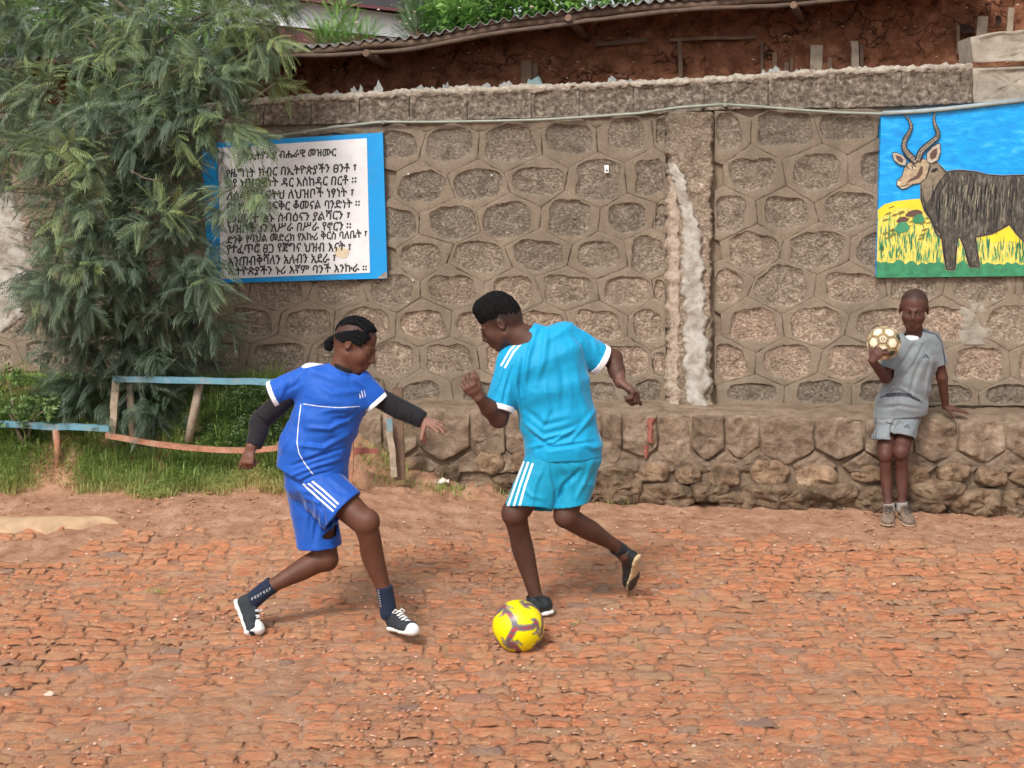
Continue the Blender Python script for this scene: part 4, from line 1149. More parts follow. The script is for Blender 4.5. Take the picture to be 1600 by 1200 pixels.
# ================================================================== FOLIAGE
def leaf_verts(base, d, up, L, w, droop=.0):
    """a lance shaped leaflet: 4 points, 2 triangles, slightly folded"""
    s_ = np.cross(d, up); s_ /= np.linalg.norm(s_) + 1e-9
    m = base + d * L * .42; t = base + d * L - np.array([0, 0, droop * L])
    return [base, m + s_ * w, t, m - s_ * w]
LF = np.array([[0, 1, 2, 3]])
def make_frond(npairs=9, L=.17, leaf=.055, w=.0038, ang=50, curve=.5):
    """pinnate frond along +Y, template in unit space -> (V, F, s) where s marks the tip"""
    V = []; Fq = []; S = []
    def add(vs, tip):
        k = len(V); V.extend(vs); Fq.append([k, k + 1, k + 2, k + 3]); S.extend([tip * .6, tip, tip + .15, tip])
    def cen(t): return np.array([0, L * t, -curve * L * t * t * .5])
    for i in range(npairs):
        t = .12 + .86 * i / (npairs - 1); c = cen(t)
        dl = leaf * (1 - .55 * abs(t - .45)) * 1.0
        for sgn in (-1, 1):
            a = math.radians(ang * (1 - .35 * t))
            d = np.array([sgn * math.sin(a), math.cos(a), -.22 - .2 * t]); d /= np.linalg.norm(d)
            add(leaf_verts(c, d, np.array([0, 0, 1.]), dl, w, .25), t)
    add(leaf_verts(cen(1), np.array([0, 1, -.5]), np.array([0, 0, 1.]), leaf, w, .2), 1)
    k = len(V); r = .0012
    V += [np.array([-r, 0, 0]), np.array([r, 0, 0]), cen(.5) + [r, 0, 0], cen(.5) + [-r, 0, 0], cen(1) + [r * .5, 0, 0], cen(1) + [-r * .5, 0, 0]]; S += [.3] * 6
    Fq += [[k, k + 1, k + 2, k + 3], [k + 3, k + 2, k + 4, k + 5]]
    return np.array(V), np.array(Fq), np.array(S)
def make_broad(n=5, L=.05, w=.014, stem=.10):
    V = []; Fq = []; S = []; q = random.Random(2)
    for i in range(n):
        t = (i + 1) / n; a = i * 2.4; c = np.array([0, stem * t, 0])
        d = np.array([math.cos(a) * .8, .6, math.sin(a) * .8]); d /= np.linalg.norm(d)
        k = len(V); V += leaf_verts(c, d, np.array([.3, -.5, 1.]), L * (1 - .2 * t), w, .25); Fq.append([k, k + 1, k + 2, k + 3]); S += [t * .6, t, t, t]
    return np.array(V), np.array(Fq), np.array(S)
def scatter(tmpls, pos, dirs, scl, tint, roll=None, seed=0):
    """many copies of small templates joined by numpy. dirs: axis each template's +Y points along"""
    rs = np.random.RandomState(seed); Vs = []; Fs = []; Ts = []; base = 0
    which = rs.randint(0, len(tmpls), len(pos))
    for ti, (V, Fq, S) in enumerate(tmpls):
        id_ = np.where(which == ti)[0]
        if not len(id_): continue
        p = pos[id_]; d = dirs[id_] / (np.linalg.norm(dirs[id_], axis=1, keepdims=True) + 1e-9)
        up = np.array([0, 0, 1.]) + rs.normal(0, .45, (len(id_), 3))
        x = np.cross(d, up); x /= np.linalg.norm(x, axis=1, keepdims=True) + 1e-9
        z = np.cross(x, d)
        s = scl[id_][:, None, None]
        W_ = p[:, None] + s * (V[None, :, 0:1] * x[:, None] + V[None, :, 1:2] * d[:, None] + V[None, :, 2:3] * z[:, None])
        n = len(V)
        Fs.append((Fq[None] + (np.arange(len(id_)) * n)[:, None, None]).reshape(-1, Fq.shape[1]) + base)
        Vs.append(W_.reshape(-1, 3)); Ts.append(np.clip(tint[id_][:, None] + (S[None] - .5) * .22, 0, 1).ravel()); base += n * len(id_)
    return np.concatenate(Vs), np.concatenate(Fs), np.concatenate(Ts)

fr = [make_frond(8, .19, .075, .0046, ang=48), make_frond(9, .22, .07, .0046, ang=40, curve=.9), make_frond(7, .16, .08, .0046, ang=54, curve=.3)]
# --- the grey green ferny tree: clumps (px, py, radius px, depth, how many, light painted into the tint 0..1)
TY = 7.95
tree = empty('ferny_tree')
tag(tree, 'tall grey green tree with feathery leaves in front of the wall beside the song board', 'tree')
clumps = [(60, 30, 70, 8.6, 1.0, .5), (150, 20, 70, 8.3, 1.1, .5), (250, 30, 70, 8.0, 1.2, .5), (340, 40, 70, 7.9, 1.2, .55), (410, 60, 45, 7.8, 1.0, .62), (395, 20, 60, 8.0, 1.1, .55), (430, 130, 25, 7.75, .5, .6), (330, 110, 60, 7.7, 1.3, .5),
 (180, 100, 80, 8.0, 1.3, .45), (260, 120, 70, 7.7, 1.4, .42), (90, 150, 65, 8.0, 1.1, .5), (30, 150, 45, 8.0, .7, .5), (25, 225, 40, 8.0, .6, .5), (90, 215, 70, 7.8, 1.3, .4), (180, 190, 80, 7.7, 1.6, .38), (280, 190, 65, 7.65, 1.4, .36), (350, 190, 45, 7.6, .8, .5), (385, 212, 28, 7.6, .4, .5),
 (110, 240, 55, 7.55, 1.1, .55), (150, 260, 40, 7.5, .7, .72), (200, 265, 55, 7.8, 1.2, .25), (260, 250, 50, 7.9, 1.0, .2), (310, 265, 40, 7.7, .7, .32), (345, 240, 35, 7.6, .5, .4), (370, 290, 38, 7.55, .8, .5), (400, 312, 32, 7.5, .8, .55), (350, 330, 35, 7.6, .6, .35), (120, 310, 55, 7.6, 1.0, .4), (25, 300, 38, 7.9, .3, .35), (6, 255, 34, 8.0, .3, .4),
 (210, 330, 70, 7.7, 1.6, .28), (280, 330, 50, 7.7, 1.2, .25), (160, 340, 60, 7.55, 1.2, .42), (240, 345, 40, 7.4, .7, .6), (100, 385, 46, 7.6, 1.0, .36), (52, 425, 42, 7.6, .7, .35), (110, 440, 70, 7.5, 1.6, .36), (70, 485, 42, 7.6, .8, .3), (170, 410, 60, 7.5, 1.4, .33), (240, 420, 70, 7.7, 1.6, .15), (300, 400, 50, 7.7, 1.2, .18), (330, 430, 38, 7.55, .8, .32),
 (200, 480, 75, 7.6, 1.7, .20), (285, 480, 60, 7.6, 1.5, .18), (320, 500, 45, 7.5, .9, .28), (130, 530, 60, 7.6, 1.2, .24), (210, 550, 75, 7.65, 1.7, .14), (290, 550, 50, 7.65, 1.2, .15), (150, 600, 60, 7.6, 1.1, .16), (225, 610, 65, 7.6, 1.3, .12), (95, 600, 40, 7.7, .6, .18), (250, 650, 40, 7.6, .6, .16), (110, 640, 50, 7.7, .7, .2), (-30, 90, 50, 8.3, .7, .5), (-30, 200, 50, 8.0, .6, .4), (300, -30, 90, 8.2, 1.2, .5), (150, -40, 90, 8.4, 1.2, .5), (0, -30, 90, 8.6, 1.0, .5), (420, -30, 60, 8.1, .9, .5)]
rs = np.random.RandomState(21)
pos = []; dr = []; sc_ = []; tn = []
trunk_pts = [P(196, 655, 8.33), P(200, 600, 8.33), P(206, 500, 8.32), P(196, 380, 8.32), P(192, 260, 8.35), P(200, 120, 8.4), P(230, -40, 8.5), P(250, -140, 8.55)]
trunkA = np.array(trunk_pts)
branches = []
for (px_, py_, r_, D, n, li) in clumps:
    D += .38 + (.22 if py_ > 470 else 0); c = P(px_, py_, D); R_ = r_ * D / F
    # a branch from the trunk up to this clump
    zc = np.clip(c[2] - .25 - .25 * abs(c[0] - trunkA[0][0]), trunkA[0][2] + .1, 3.2)
    b0 = np.array([np.interp(zc, trunkA[:, 2], trunkA[:, k]) for k in range(3)])
    mid = (b0 + c) / 2 + rs.normal(0, .05, 3) + np.array([0, 0, .06])
    branches.append((b0, mid, c))
    m = int((122 if 230 < py_ < 520 else 140) * n * (r_ / 55) ** 1.6)
    # twigs inside the clump carry rows of fronds
    nt_ = max(3, m // 9)
    for t in range(nt_):
        a = rs.normal(0, 1, 3); a /= np.linalg.norm(a); a[2] = a[2] * .8 - .15; a[1] *= .9
        s0 = c + a * R_ * rs.uniform(.05, .45); out = a + np.array([rs.normal(0, .25), -.15, rs.uniform(-.5, .2)])
        out += .35 * nrm(c - b0)
        out = nrm(out); Lt = R_ * rs.uniform(.5, 1.0)
        tint_t = np.clip(li + rs.normal(0, .09) + .18 * out[2], .02, .95)  # leaf colour painted lighter on upward twigs, as if lit from above
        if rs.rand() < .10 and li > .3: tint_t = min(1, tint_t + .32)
        for j in range(9):
            f = (j + .5) / 9
            p = s0 + out * Lt * f + np.array([0, 0, -.10 * Lt * f * f])
            side = rs.normal(0, 1, 3); side -= out * (side @ out); side = nrm(side)
            pos.append(p); dr.append(out * (.55 + .5 * f) + side * .8 + np.array([0, 0, -.18])); sc_.append(rs.uniform(.38, .74)); tn.append(tint_t + rs.normal(0, .05) + .1 * f)
print('tree fronds', len(pos))
V, Fq, T_ = scatter(fr, np.array(pos), np.array(dr), np.array(sc_), np.array(tn), seed=3)
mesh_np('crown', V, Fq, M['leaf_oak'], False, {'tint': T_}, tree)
V, T_ = tube_tris(trunk_pts, [.060, .05, .045, .04, .035, .03, .024, .015], n=10, wob=.08)
mesh_np('trunk', V, T_, M['bark'], True, {'tint': np.full(len(V), .5)}, tree)
for k, (a, m_, c) in enumerate(branches):
    if k % 2 == 0 or k in (1, 7, 9):
        V, T_ = tube_tris([a, a * .5 + m_ * .5 + rs.normal(0, .01, 3), m_, c], [.016, .012, .009, .004], n=6, wob=.1, seed=k)
        mesh_np('branch', V, T_, M['bark'], True, {'tint': np.full(len(V), .5)}, tree)
# a few pale bare twigs seen against the wall
for k, pl in enumerate([[(195, 262, 7.95), (225, 278, 7.85), (250, 283, 7.8)], [(215, 140, 8.0), (260, 118, 7.9), (300, 95, 7.85)], [(120, 220, 7.95), (160, 212, 7.9), (200, 202, 7.9)]]):
    V, T_ = tube_tris([P(*p) for p in pl], [.004, .0035, .002], n=6, wob=.1, seed=k)
    mesh_np('branch', V, T_, M['bark'], True, {'tint': np.full(len(V), .9)}, tree)
place(tree, trunk_pts[0])

def bush(name, label, cl, tmpl, mat, base, per=30, seed=0, cat='bush', group=None, sc=(.6, 1.0), upw=.3, partname='leaves'):
    rs = np.random.RandomState(seed); r = empty(name); tag(r, label, cat, group)
    pos = []; dr = []; s2 = []; tn = []
    base = np.array(base)
    mbs = MB()
    for (px_, py_, r_, D, n, li) in cl:
        c = P(px_, py_, D); R_ = r_ * D / F
        V, T_ = tube_tris([base + rs.normal(0, .02, 3), (base + c) / 2 + rs.normal(0, .03, 3), c], [.012, .008, .004], n=5); mbs.add(V, T_)
        for t in range(int(per * n)):
            a = rs.normal(0, 1, 3); a /= np.linalg.norm(a); rr = R_ * rs.uniform(.3, 1) ** .6
            pos.append(c + a * rr); dr.append(a * .8 + rs.normal(0, .3, 3) + np.array([0, 0, upw])); s2.append(rs.uniform(*sc)); tn.append(np.clip(li + .25 * a[2] + rs.normal(0, .1), 0, 1))
    V, Fq, T_ = scatter(tmpl, np.array(pos), np.array(dr), np.array(s2), np.array(tn), seed=seed)
    mesh_np(partname, V, Fq, mat, False, {'tint': T_}, r)
    mbs.build('stems', M['bark'], r)
    place(r, base); return r
bt = [make_broad(7, .09, .022, .14), make_broad(6, .11, .026, .12)]
bush('leafy_shrub', 'bright green broad leaved shrub showing over the corrugated roof', [(750, 10, 38, 11.8, 1.4, .55), (800, 0, 45, 11.8, 1.6, .6), (860, -4, 40, 11.9, 1.4, .65), (925, -14, 36, 12, 1, .7), (730, 30, 22, 11.6, .8, .4), (700, 25, 20, 11.8, .6, .4), (1000, -35, 36, 12, .8, .6)], bt, M['leaf_bright'], P(820, 330, 11.9), per=90, seed=4, cat='shrub', sc=(.6, 1.05))
frb = [make_frond(12, .24, .05, .003, ang=34, curve=.3), make_frond(10, .20, .045, .003, ang=40, curve=.5)]
bush('cypress_bush', 'soft feathery green bush left of the broad leaved shrub over the roof', [(655, 30, 22, 12.2, 1.2, .4), (680, 20, 30, 12.2, 1.4, .45), (660, 56, 24, 12, 1.2, .3), (705, 46, 24, 12, 1, .25), (700, -10, 34, 12.4, 1.2, .5), (655, -6, 20, 12.4, .9, .5)], frb, M['leaf_cypress'], P(670, 330, 12.2), per=80, seed=5, upw=.9, sc=(.55, .9))
bush('cypress_bush', 'yellow green feathery bush in front of the maroon and white house', [(528, 32, 9, 12.6, .7, .6), (536, 16, 5, 12.6, .4, .6), (524, 52, 14, 12.4, .9, .6), (552, 56, 14, 12.4, .9, .65), (575, 58, 9, 12.4, .6, .6), (506, 60, 9, 12.5, .6, .6), (510, 72, 14, 12.3, .8, .5), (545, 72, 16, 12.3, .8, .5)], frb, M['leaf_bright'], P(535, 330, 12.4), per=70, seed=6, upw=.9, sc=(.45, .8))
bush('ferny_bush', 'bright green ferny branches behind the tree at the top left corner', [(30, 30, 50, 10.6, 1.4, .45), (80, 10, 45, 10.6, 1.3, .5), (140, 30, 40, 10.6, 1, .4), (0, 70, 36, 10.4, 1, .4), (200, 20, 50, 10.8, 1.1, .4), (270, 30, 50, 10.8, 1.2, .45), (330, 40, 40, 10.8, 1.2, .5), (-40, 20, 60, 10.6, 1, .5)], [make_frond(12, .30, .085, .009, ang=45, curve=.7)], M['leaf_bright'], P(200, 330, 10.8), per=44, seed=7, upw=.0, sc=(.7, 1.1))

# ---- grass on the bank
rs = np.random.RandomState(31)
def blades(n, fx, fy, h, w, tint, keep=None, seed=0, lean=.5):
    r = np.random.RandomState(seed)
    x = r.uniform(*fx, n * 3); y = r.uniform(*fy, n * 3)
    k = keep(x, y, r); x = x[k][:n]; y = y[k][:n]; n = len(x)
    z = gz(x, y) - .01 + .0 * x
    cl = vnoise(np.stack([x * 5, y * 5, 0 * x], 1)); cl2 = vnoise(np.stack([x * 13, y * 13, 0 * x + 4], 1))
    H = r.uniform(*h, n) * (1 + .45 * cl + .25 * cl2)
    a = r.uniform(0, 2 * math.pi, n); th = r.uniform(.1, 1.0, n) * lean + .25 * (cl2 > .3)
    d = np.stack([np.cos(a), np.sin(a), 0 * a], 1); d[:, 1] -= .25
    s_ = np.stack([-np.sin(a), np.cos(a), 0 * a], 1) * (w * r.uniform(.6, 1.3, n))[:, None]
    p0 = np.stack([x, y, z], 1); up = np.array([0, 0, 1.])
    p1 = p0 + up * (H * .55)[:, None] + d * (H * th * .35)[:, None]
    p2 = p0 + up * (H * (.95 - .35 * th))[:, None] + d * (H * th)[:, None]
    V = np.stack([p0 - s_, p0 + s_, p1 + s_ * .8, p1 - s_ * .8, p2], 1).reshape(-1, 3)
    i = np.arange(n) * 5
    F4 = np.stack([i, i + 1, i + 2, i + 3], 1); F3 = np.stack([i + 3, i + 2, i + 4], 1)
    tt = tint(x, y, r)
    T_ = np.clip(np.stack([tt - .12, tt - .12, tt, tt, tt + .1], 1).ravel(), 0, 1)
    return V, F4, F3, T_
def bank_edge(x): return 7.80 + .04 * np.sin(x * 7) + .03 * np.sin(x * 17 + 1) + .12 * np.clip(x + 1.6, 0, 1)
def kp(x, y, r):
    e = bank_edge(x)
    right = np.clip((-1.02 - x) / .25, 0, 1)
    return (y > e + r.uniform(0, .08, len(x))) & (r.rand(len(x)) < right * np.clip(.5 + (y - e) * 2, .3, 1))
def tg(x, y, r):
    e = bank_edge(x); f = np.clip((y - e) / .22, 0, 1)
    dry = (1 - f) * .55 + .38 * np.clip((x + 1.75) / .5, 0, 1) * (1 - np.clip((y - e - .1) / .3, 0, 1))
    return np.clip(.36 + dry + .16 * vnoise(np.stack([x * 6, y * 6, 0 * x], 1)) + r.normal(0, .10, len(x)), 0, 1)
V, F4, F3, T_ = blades(62000, (-3.3, -.9), (7.75, 8.75), (.035, .10), .0026, tg, kp, 1, lean=1.25)
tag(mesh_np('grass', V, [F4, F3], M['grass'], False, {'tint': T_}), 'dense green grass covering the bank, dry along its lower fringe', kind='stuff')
V, F4, F3, T_ = blades(1500, (-3.3, -.9), (7.85, 8.5), (.10, .22), .0026, lambda x, y, r: r.uniform(.15, .6, len(x)), kp, 5, lean=.7)
tag(mesh_np('long_grass', V, [F4, F3], M['grass'], False, {'tint': T_}), kind='stuff')
# sparse dry grass on the earth mound and at the foot of the ledge
def k2(x, y, r):
    d1 = np.exp(-((x + .38) / .22) ** 2 - ((y - 8.12) / .06) ** 2) + np.exp(-((x + .75) / .2) ** 2 - ((y - 8.25) / .10) ** 2) + .6 * np.exp(-((x - 0.1) / .25) ** 2 - ((y - 8.1) / .05) ** 2) + .35 * np.exp(-((x - .62) / .08) ** 2 - ((y - 8.06) / .03) ** 2)
    return r.rand(len(x)) < d1 * .9
V, F4, F3, T_ = blades(2600, (-1.1, .9), (7.9, 8.4), (.03, .09), .0022, lambda x, y, r: r.uniform(.35, .95, len(x)), k2, 9, lean=1.1)
tag(mesh_np('dry_grass_tufts', V, [F4, F3], M['grass'], False, {'tint': T_}), kind='stuff')
# small tufts between the bricks
tuf = [(820, 985), (905, 975), (1520, 955), (545, 955), (380, 1040), (115, 1065), (1560, 948), (1120, 1050), (1300, 1045), (1490, 880), (700, 1012), (1000, 1010), (250, 925)]
Vs = []; n5 = 0
def onground(px_, py_):
    Yg = 6.5
    for _ in range(14):
        p = P(px_, py_, Yg); Yg += (p[2] - float(gz(p[0], p[1]))) / .29
    return P(px_, py_, Yg)
V4 = []; F4a = []; F3a = []; Ta = []; nb = 0
for i, (x_, y_) in enumerate(tuf):
    c = onground(x_, y_)
    V, a4, a3, T_ = blades(70, (c[0] - .07, c[0] + .07), (c[1] - .05, c[1] + .05), (.008, .026), .0018, lambda x, y, r: r.uniform(.2, .7, len(x)), lambda x, y, r: np.exp(-((x - c[0]) / .04) ** 2 - ((y - c[1]) / .03) ** 2) > r.rand(len(x)), 60 + i, lean=1.2)
    V4.append(V); F4a.append(a4 + nb); F3a.append(a3 + nb); Ta.append(T_); nb += len(V)
tag(mesh_np('joint_weeds', np.concatenate(V4), [np.concatenate(F4a), np.concatenate(F3a)], M['grass'], False, {'tint': np.concatenate(Ta)}), kind='stuff')
# weeds
wt = [make_broad(8, .028, .008, .06), make_broad(6, .034, .009, .05)]
bush('weed_clump', 'small leaved weeds growing behind the blue fence rail near the girl', [(360, 655, 34, 8.3, 1.4, .35), (400, 640, 38, 8.3, 1.6, .4), (430, 665, 36, 8.25, 1.4, .35), (345, 690, 26, 8.2, 1, .3), (400, 690, 34, 8.15, 1.3, .4), (440, 640, 24, 8.3, .8, .3), (310, 675, 22, 8.2, .6, .35)], wt, M['leaf_weed'], P(395, 715, 8.2), per=150, seed=8, cat='weeds', upw=.7, sc=(.6, 1.1))
bush('weed_clump', 'yellow green broad leaved weed at the left edge below the tree', [(15, 645, 22, 8.0, 1, .85), (55, 655, 22, 8.0, .8, .8), (70, 640, 16, 8.0, .6, .7), (15, 600, 16, 8.1, .5, .7)], bt, M['leaf_weed'], P(40, 690, 8.0), per=26, seed=9, cat='weeds', upw=.6, sc=(.35, .55))
bush('weed_clump', 'low sprawling dark weeds under the tree at the left', [(110, 640, 34, 8.3, 1.6, .3), (60, 655, 26, 8.25, .8, .35), (180, 650, 26, 8.3, 1, .3)], wt, M['leaf_weed'], P(110, 680, 8.3), per=110, seed=10, cat='weeds', upw=.5, sc=(.7, 1.2))
bush('weed_sprig', 'tiny weed sprig in the footing below the ledge centre', [(1237, 788, 6, 8.02, 1, .6)], [make_broad(6, .016, .005, .02)], M['leaf_weed'], P(1237, 797, 8.02), per=26, seed=11, cat='weed', sc=(.5, .8))
bush('weed_sprig', 'tiny dark weed sprig beside the boy\'s shoes at the wall foot', [(1482, 797, 7, 7.92, 1, .2)], [make_broad(6, .018, .006, .02)], M['leaf_weed'], P(1482, 808, 7.92), per=30, seed=12, cat='weed', sc=(.5, .8))

# ================================================================== WOODEN RAIL FENCE
fence = empty('rail_fence')
tag(fence, 'broken wooden rail fence with faded blue top rail on the grassy bank', 'fence')
FY = 8.0
def pk(name, a, b, w, t, mat, Y=FY, up=(0, 0, 1), seed=0, Yb=None, bend=None, tint=.5, seg=6, parent=None):
    A_ = P(a[0], a[1], Y); B_ = P(b[0], b[1], Yb or Y)
    V, Fq = plank(A_, B_, w * Y / F, t, up=up, seg=seg, wob=.0035, seed=seed, bend=bend)
    return mesh_np(name, V, Fq, mat, False, {'tint': np.full(len(V), tint)}, parent or fence)
pk('rail', (178, 591), (445, 597), 9, .045, M['wood_blue'], seed=1, seg=10)
pk('post', (182, 594), (176, 676), 11, .03, M['wood_grey'], up=(1, 0, 0), seed=2, tint=.6)
def logp(name, pl, rad, mat, tint=.5, parent=None, seed=0):
    V, T_ = tube_tris([P(*p) for p in pl], rad, n=9, wob=.10, seed=seed)
    return mesh_np(name, V, T_, mat, True, {'tint': np.full(len(V), tint)}, parent or fence)
logp('post', [(202, 597, 8.05), (205, 640, 8.05), (209, 690, 8.05)], [.021, .022, .024], M['wood_grey'], .35, seed=1)
logp('post', [(312, 598, 8.06), (304, 640, 8.06), (294, 690, 8.06)], [.022, .024, .024], M['wood_grey'], .35, seed=2)
pk('rail', (-60, 660), (0, 663), 9, .045, M['wood_blue'], Y=7.98, seed=3)
pk('rail', (0, 663), (172, 669), 9, .045, M['wood_blue'], Y=7.98, seed=4, seg=8, Yb=7.98)
logp('post', [(87, 671, 7.97), (90, 700, 7.97), (90, 745, 7.97)], [.018, .018, .018], M['wood_red'], .7, seed=4)
pts = [(166, 680), (200, 686), (240, 693), (290, 699), (340, 703), (395, 704), (440, 699)]
for i in range(1):
    A_ = [P(x_, y_, 7.93) for (x_, y_) in pts]
    V = []
    for p in A_:
        for (dy, dz) in ((-.018, -.014), (.018, -.014), (.018, .014), (-.018, .014)): V.append(p + np.array([0, dy, dz]))
    Fq = [[i * 4 + k, (i + 1) * 4 + k, (i + 1) * 4 + (k + 1) % 4, i * 4 + (k + 1) % 4] for i in range(len(pts) - 1) for k in range(4)] + [[3, 2, 1, 0], [24, 25, 26, 27]]
    mesh_np('sagging_rail', np.array(V), np.array(Fq), M['wood_red'], False, {'tint': np.full(len(V), .9)}, fence)
pk('rail', (432, 695), (480, 690), 6, .03, M['wood_red'], Y=7.92, seed=8, tint=.6)
place(fence, P(180, 690, 8.0))
st = empty('wooden_stake'); tag(st, 'short red brown wooden post behind the girl\'s back', 'stake', 'stakes near the ledge')
pk('stake_post', (547, 660), (545, 790), 11, .03, M['wood_red'], Y=7.85, up=(1, 0, 0), seed=11, parent=st); place(st, P(545, 780, 7.85))
st = empty('wooden_stake'); tag(st, 'leaning blue tipped thin board between red rail and brown post', 'stake', 'stakes near the ledge')
pk('stake_post', (609, 672), (616, 745), 10, .016, M['wood_grey'], Y=7.95, up=(1, 0, 0), seed=12, parent=st, tint=.6)
pk('painted_tip', (607, 655), (609, 673), 9, .018, M['wood_blue'], Y=7.95, up=(1, 0, 0), seed=13, parent=st, tint=.8, seg=2); place(st, P(616, 745, 7.95))
st = empty('wooden_stake'); tag(st, 'square brown post standing by the ledge under the girl\'s outstretched hand', 'stake', 'stakes near the ledge')
pk('stake_post', (621, 606), (624, 750), 17, .04, M['wood'], Y=8.02, up=(1, 0, 0), seed=14, parent=st, tint=.6); place(st, P(624, 750, 8.02))
st = empty('fallen_rail'); tag(st, 'faded red fallen rail lying on the bank behind the girl', 'rail')
pk('board', (552, 702), (592, 705), 7, .03, M['red_paint'], Y=8.0, seed=15, parent=st); pk('board', (552, 709), (575, 706), 4, .02, M['red_paint'], Y=7.98, seed=16, parent=st); place(st, P(560, 706, 8.0))
# paper scrap, stones, dry grass on the ledge foot
q = random.Random(4)
c = onground(688, 756); pts = []
V = []; 
for j in range(4):
    for i in range(6):
        V.append(c + np.array([(i - 2.5) * .020, (j - 1.5) * .018, .016 + .010 * q.uniform(-1, 1) + .01 * math.sin(i * 1.9 + j)]))
V = np.array(V); V[:, :2] += np.random.RandomState(3).uniform(-.006, .006, (24, 2))
sc0 = mesh_np('paper_scrap', V, np.array([[j * 6 + i, j * 6 + i + 1, (j + 1) * 6 + i + 1, (j + 1) * 6 + i] for j in range(3) for i in range(5)]), M['litter'], False)
tag(sc0, 'crumpled pale paper scrap on the earth mound below the ledge', 'litter')
for k, (x_, y_, r_, lab) in enumerate([(78, 1090, .028, 'pale rough stone lying on the bricks at the lower left'), (644, 938, .008, 'small white pebble lying right of the girl\'s front leg'), (1121, 869, .014, 'small tan pebble on the bricks in the right half')]):
    c = onground(x_, y_); V, Fp = pebble_shape(c + [0, 0, .012], r_, k + 5)
    bm = bmesh.new(); vs = [bm.verts.new(tuple(v)) for v in V]; [bm.faces.new([vs[i] for i in f]) for f in Fp]
    bmesh.ops.subdivide_edges(bm, edges=bm.edges, cuts=2, use_grid_fill=True, smooth=.6)
    me = bpy.data.meshes.new('stone'); bm.to_mesh(me); bm.free(); me.materials.append(M['pebble']); me.polygons.foreach_set('use_smooth', [True] * len(me.polygons))
    at = me.attributes.new('tint', 'FLOAT', 'POINT'); at.data.foreach_set('value', [.85] * len(me.vertices))
    o = bpy.data.objects.new('loose_stone', me); COL.objects.link(o); tag(o, lab, 'stone')
# ================================================================== SDF ENGINE for bodies, clothes, shoes
class Fld:
    def __init__(s, lo, hi, h):
        s.h = h; s.lo = np.asarray(lo, float) - 2 * h
        s.n = np.ceil((np.asarray(hi) + 2 * h - s.lo) / h).astype(int) + 1
        s.a = np.full(s.n, .08, np.float32); s.keep = .12
    def box(s, lo, hi):
        i0 = np.maximum(np.floor((np.asarray(lo) - s.lo) / s.h).astype(int), 0)
        i1 = np.minimum(np.ceil((np.asarray(hi) - s.lo) / s.h).astype(int) + 1, s.n)
        if (i1 <= i0).any(): return None
        ax = [(s.lo[k] + s.h * np.arange(i0[k], i1[k])).astype(np.float32) for k in range(3)]
        sl = tuple(slice(i0[k], i1[k]) for k in range(3))
        return sl, ax[0][:, None, None], ax[1][None, :, None], ax[2][None, None, :]
    def put(s, prim, k=.012, op='u'):
        lo, hi, fn = prim
        m = k + .012
        r = s.box(np.asarray(lo) - m, np.asarray(hi) + m)
        if r is None: return s
        sl, X, Y, Z = r; d = fn(X, Y, Z).astype(np.float32); a = s.a[sl]
        if op == 'u':
            h = np.clip(.5 + .5 * (a - d) / k, 0, 1); s.a[sl] = a + (d - a) * h - k * h * (1 - h)
        elif op == 's':
            h = np.clip(.5 - .5 * (a + d) / k, 0, 1); s.a[sl] = a + (-d - a) * h + k * h * (1 - h)
        return s
    def mesh(s):
        a = s.a; ins = a < 0
        c = np.zeros(tuple(x - 1 for x in s.n), np.int8)
        for i in (0, 1):
            for j in (0, 1):
                for k in (0, 1):
                    c += ins[i:s.n[0] - 1 + i, j:s.n[1] - 1 + j, k:s.n[2] - 1 + k]
        act = np.argwhere((c > 0) & (c < 8))
        dims = np.array(c.shape); flat = np.ravel_multi_index(act.T, dims)
        cor = np.array([[i, j, k] for i in (0, 1) for j in (0, 1) for k in (0, 1)])
        val = np.stack([a[act[:, 0] + o[0], act[:, 1] + o[1], act[:, 2] + o[2]] for o in cor], 1)
        acc = np.zeros((len(act), 3)); cnt = np.zeros(len(act))
        for i in range(8):
            for j in range(i + 1, 8):
                if np.abs(cor[i] - cor[j]).sum() != 1: continue
                m = (val[:, i] < 0) != (val[:, j] < 0)
                t = val[m, i] / (val[m, i] - val[m, j])
                acc[m] += cor[i] + (cor[j] - cor[i]) * t[:, None]; cnt[m] += 1
        V = s.lo + s.h * (act + acc / cnt[:, None])
        Fs = []
        for ax in range(3):
            o = [0, 0, 0]; o[ax] = 1
            A_ = ins[:s.n[0] - o[0], :s.n[1] - o[1], :s.n[2] - o[2]]; B_ = ins[o[0]:, o[1]:, o[2]:]
            e = np.argwhere(A_ != B_); u, v = [(1, 2), (2, 0), (0, 1)][ax]
            e = e[(e[:, u] > 0) & (e[:, v] > 0) & (e[:, u] < dims[u]) & (e[:, v] < dims[v])]
            du = np.eye(3, dtype=int)[u]; dv = np.eye(3, dtype=int)[v]
            q = [np.searchsorted(flat, np.ravel_multi_index((e - x).T, dims)) for x in (du * 0, du, du + dv, dv)]
            q = np.stack(q, 1); fl = A_[tuple(e.T)]
            q[~fl] = q[~fl][:, ::-1]
            Fs.append(q[:, ::-1] if False else q)
        return largest(V, np.concatenate(Fs), s.keep)

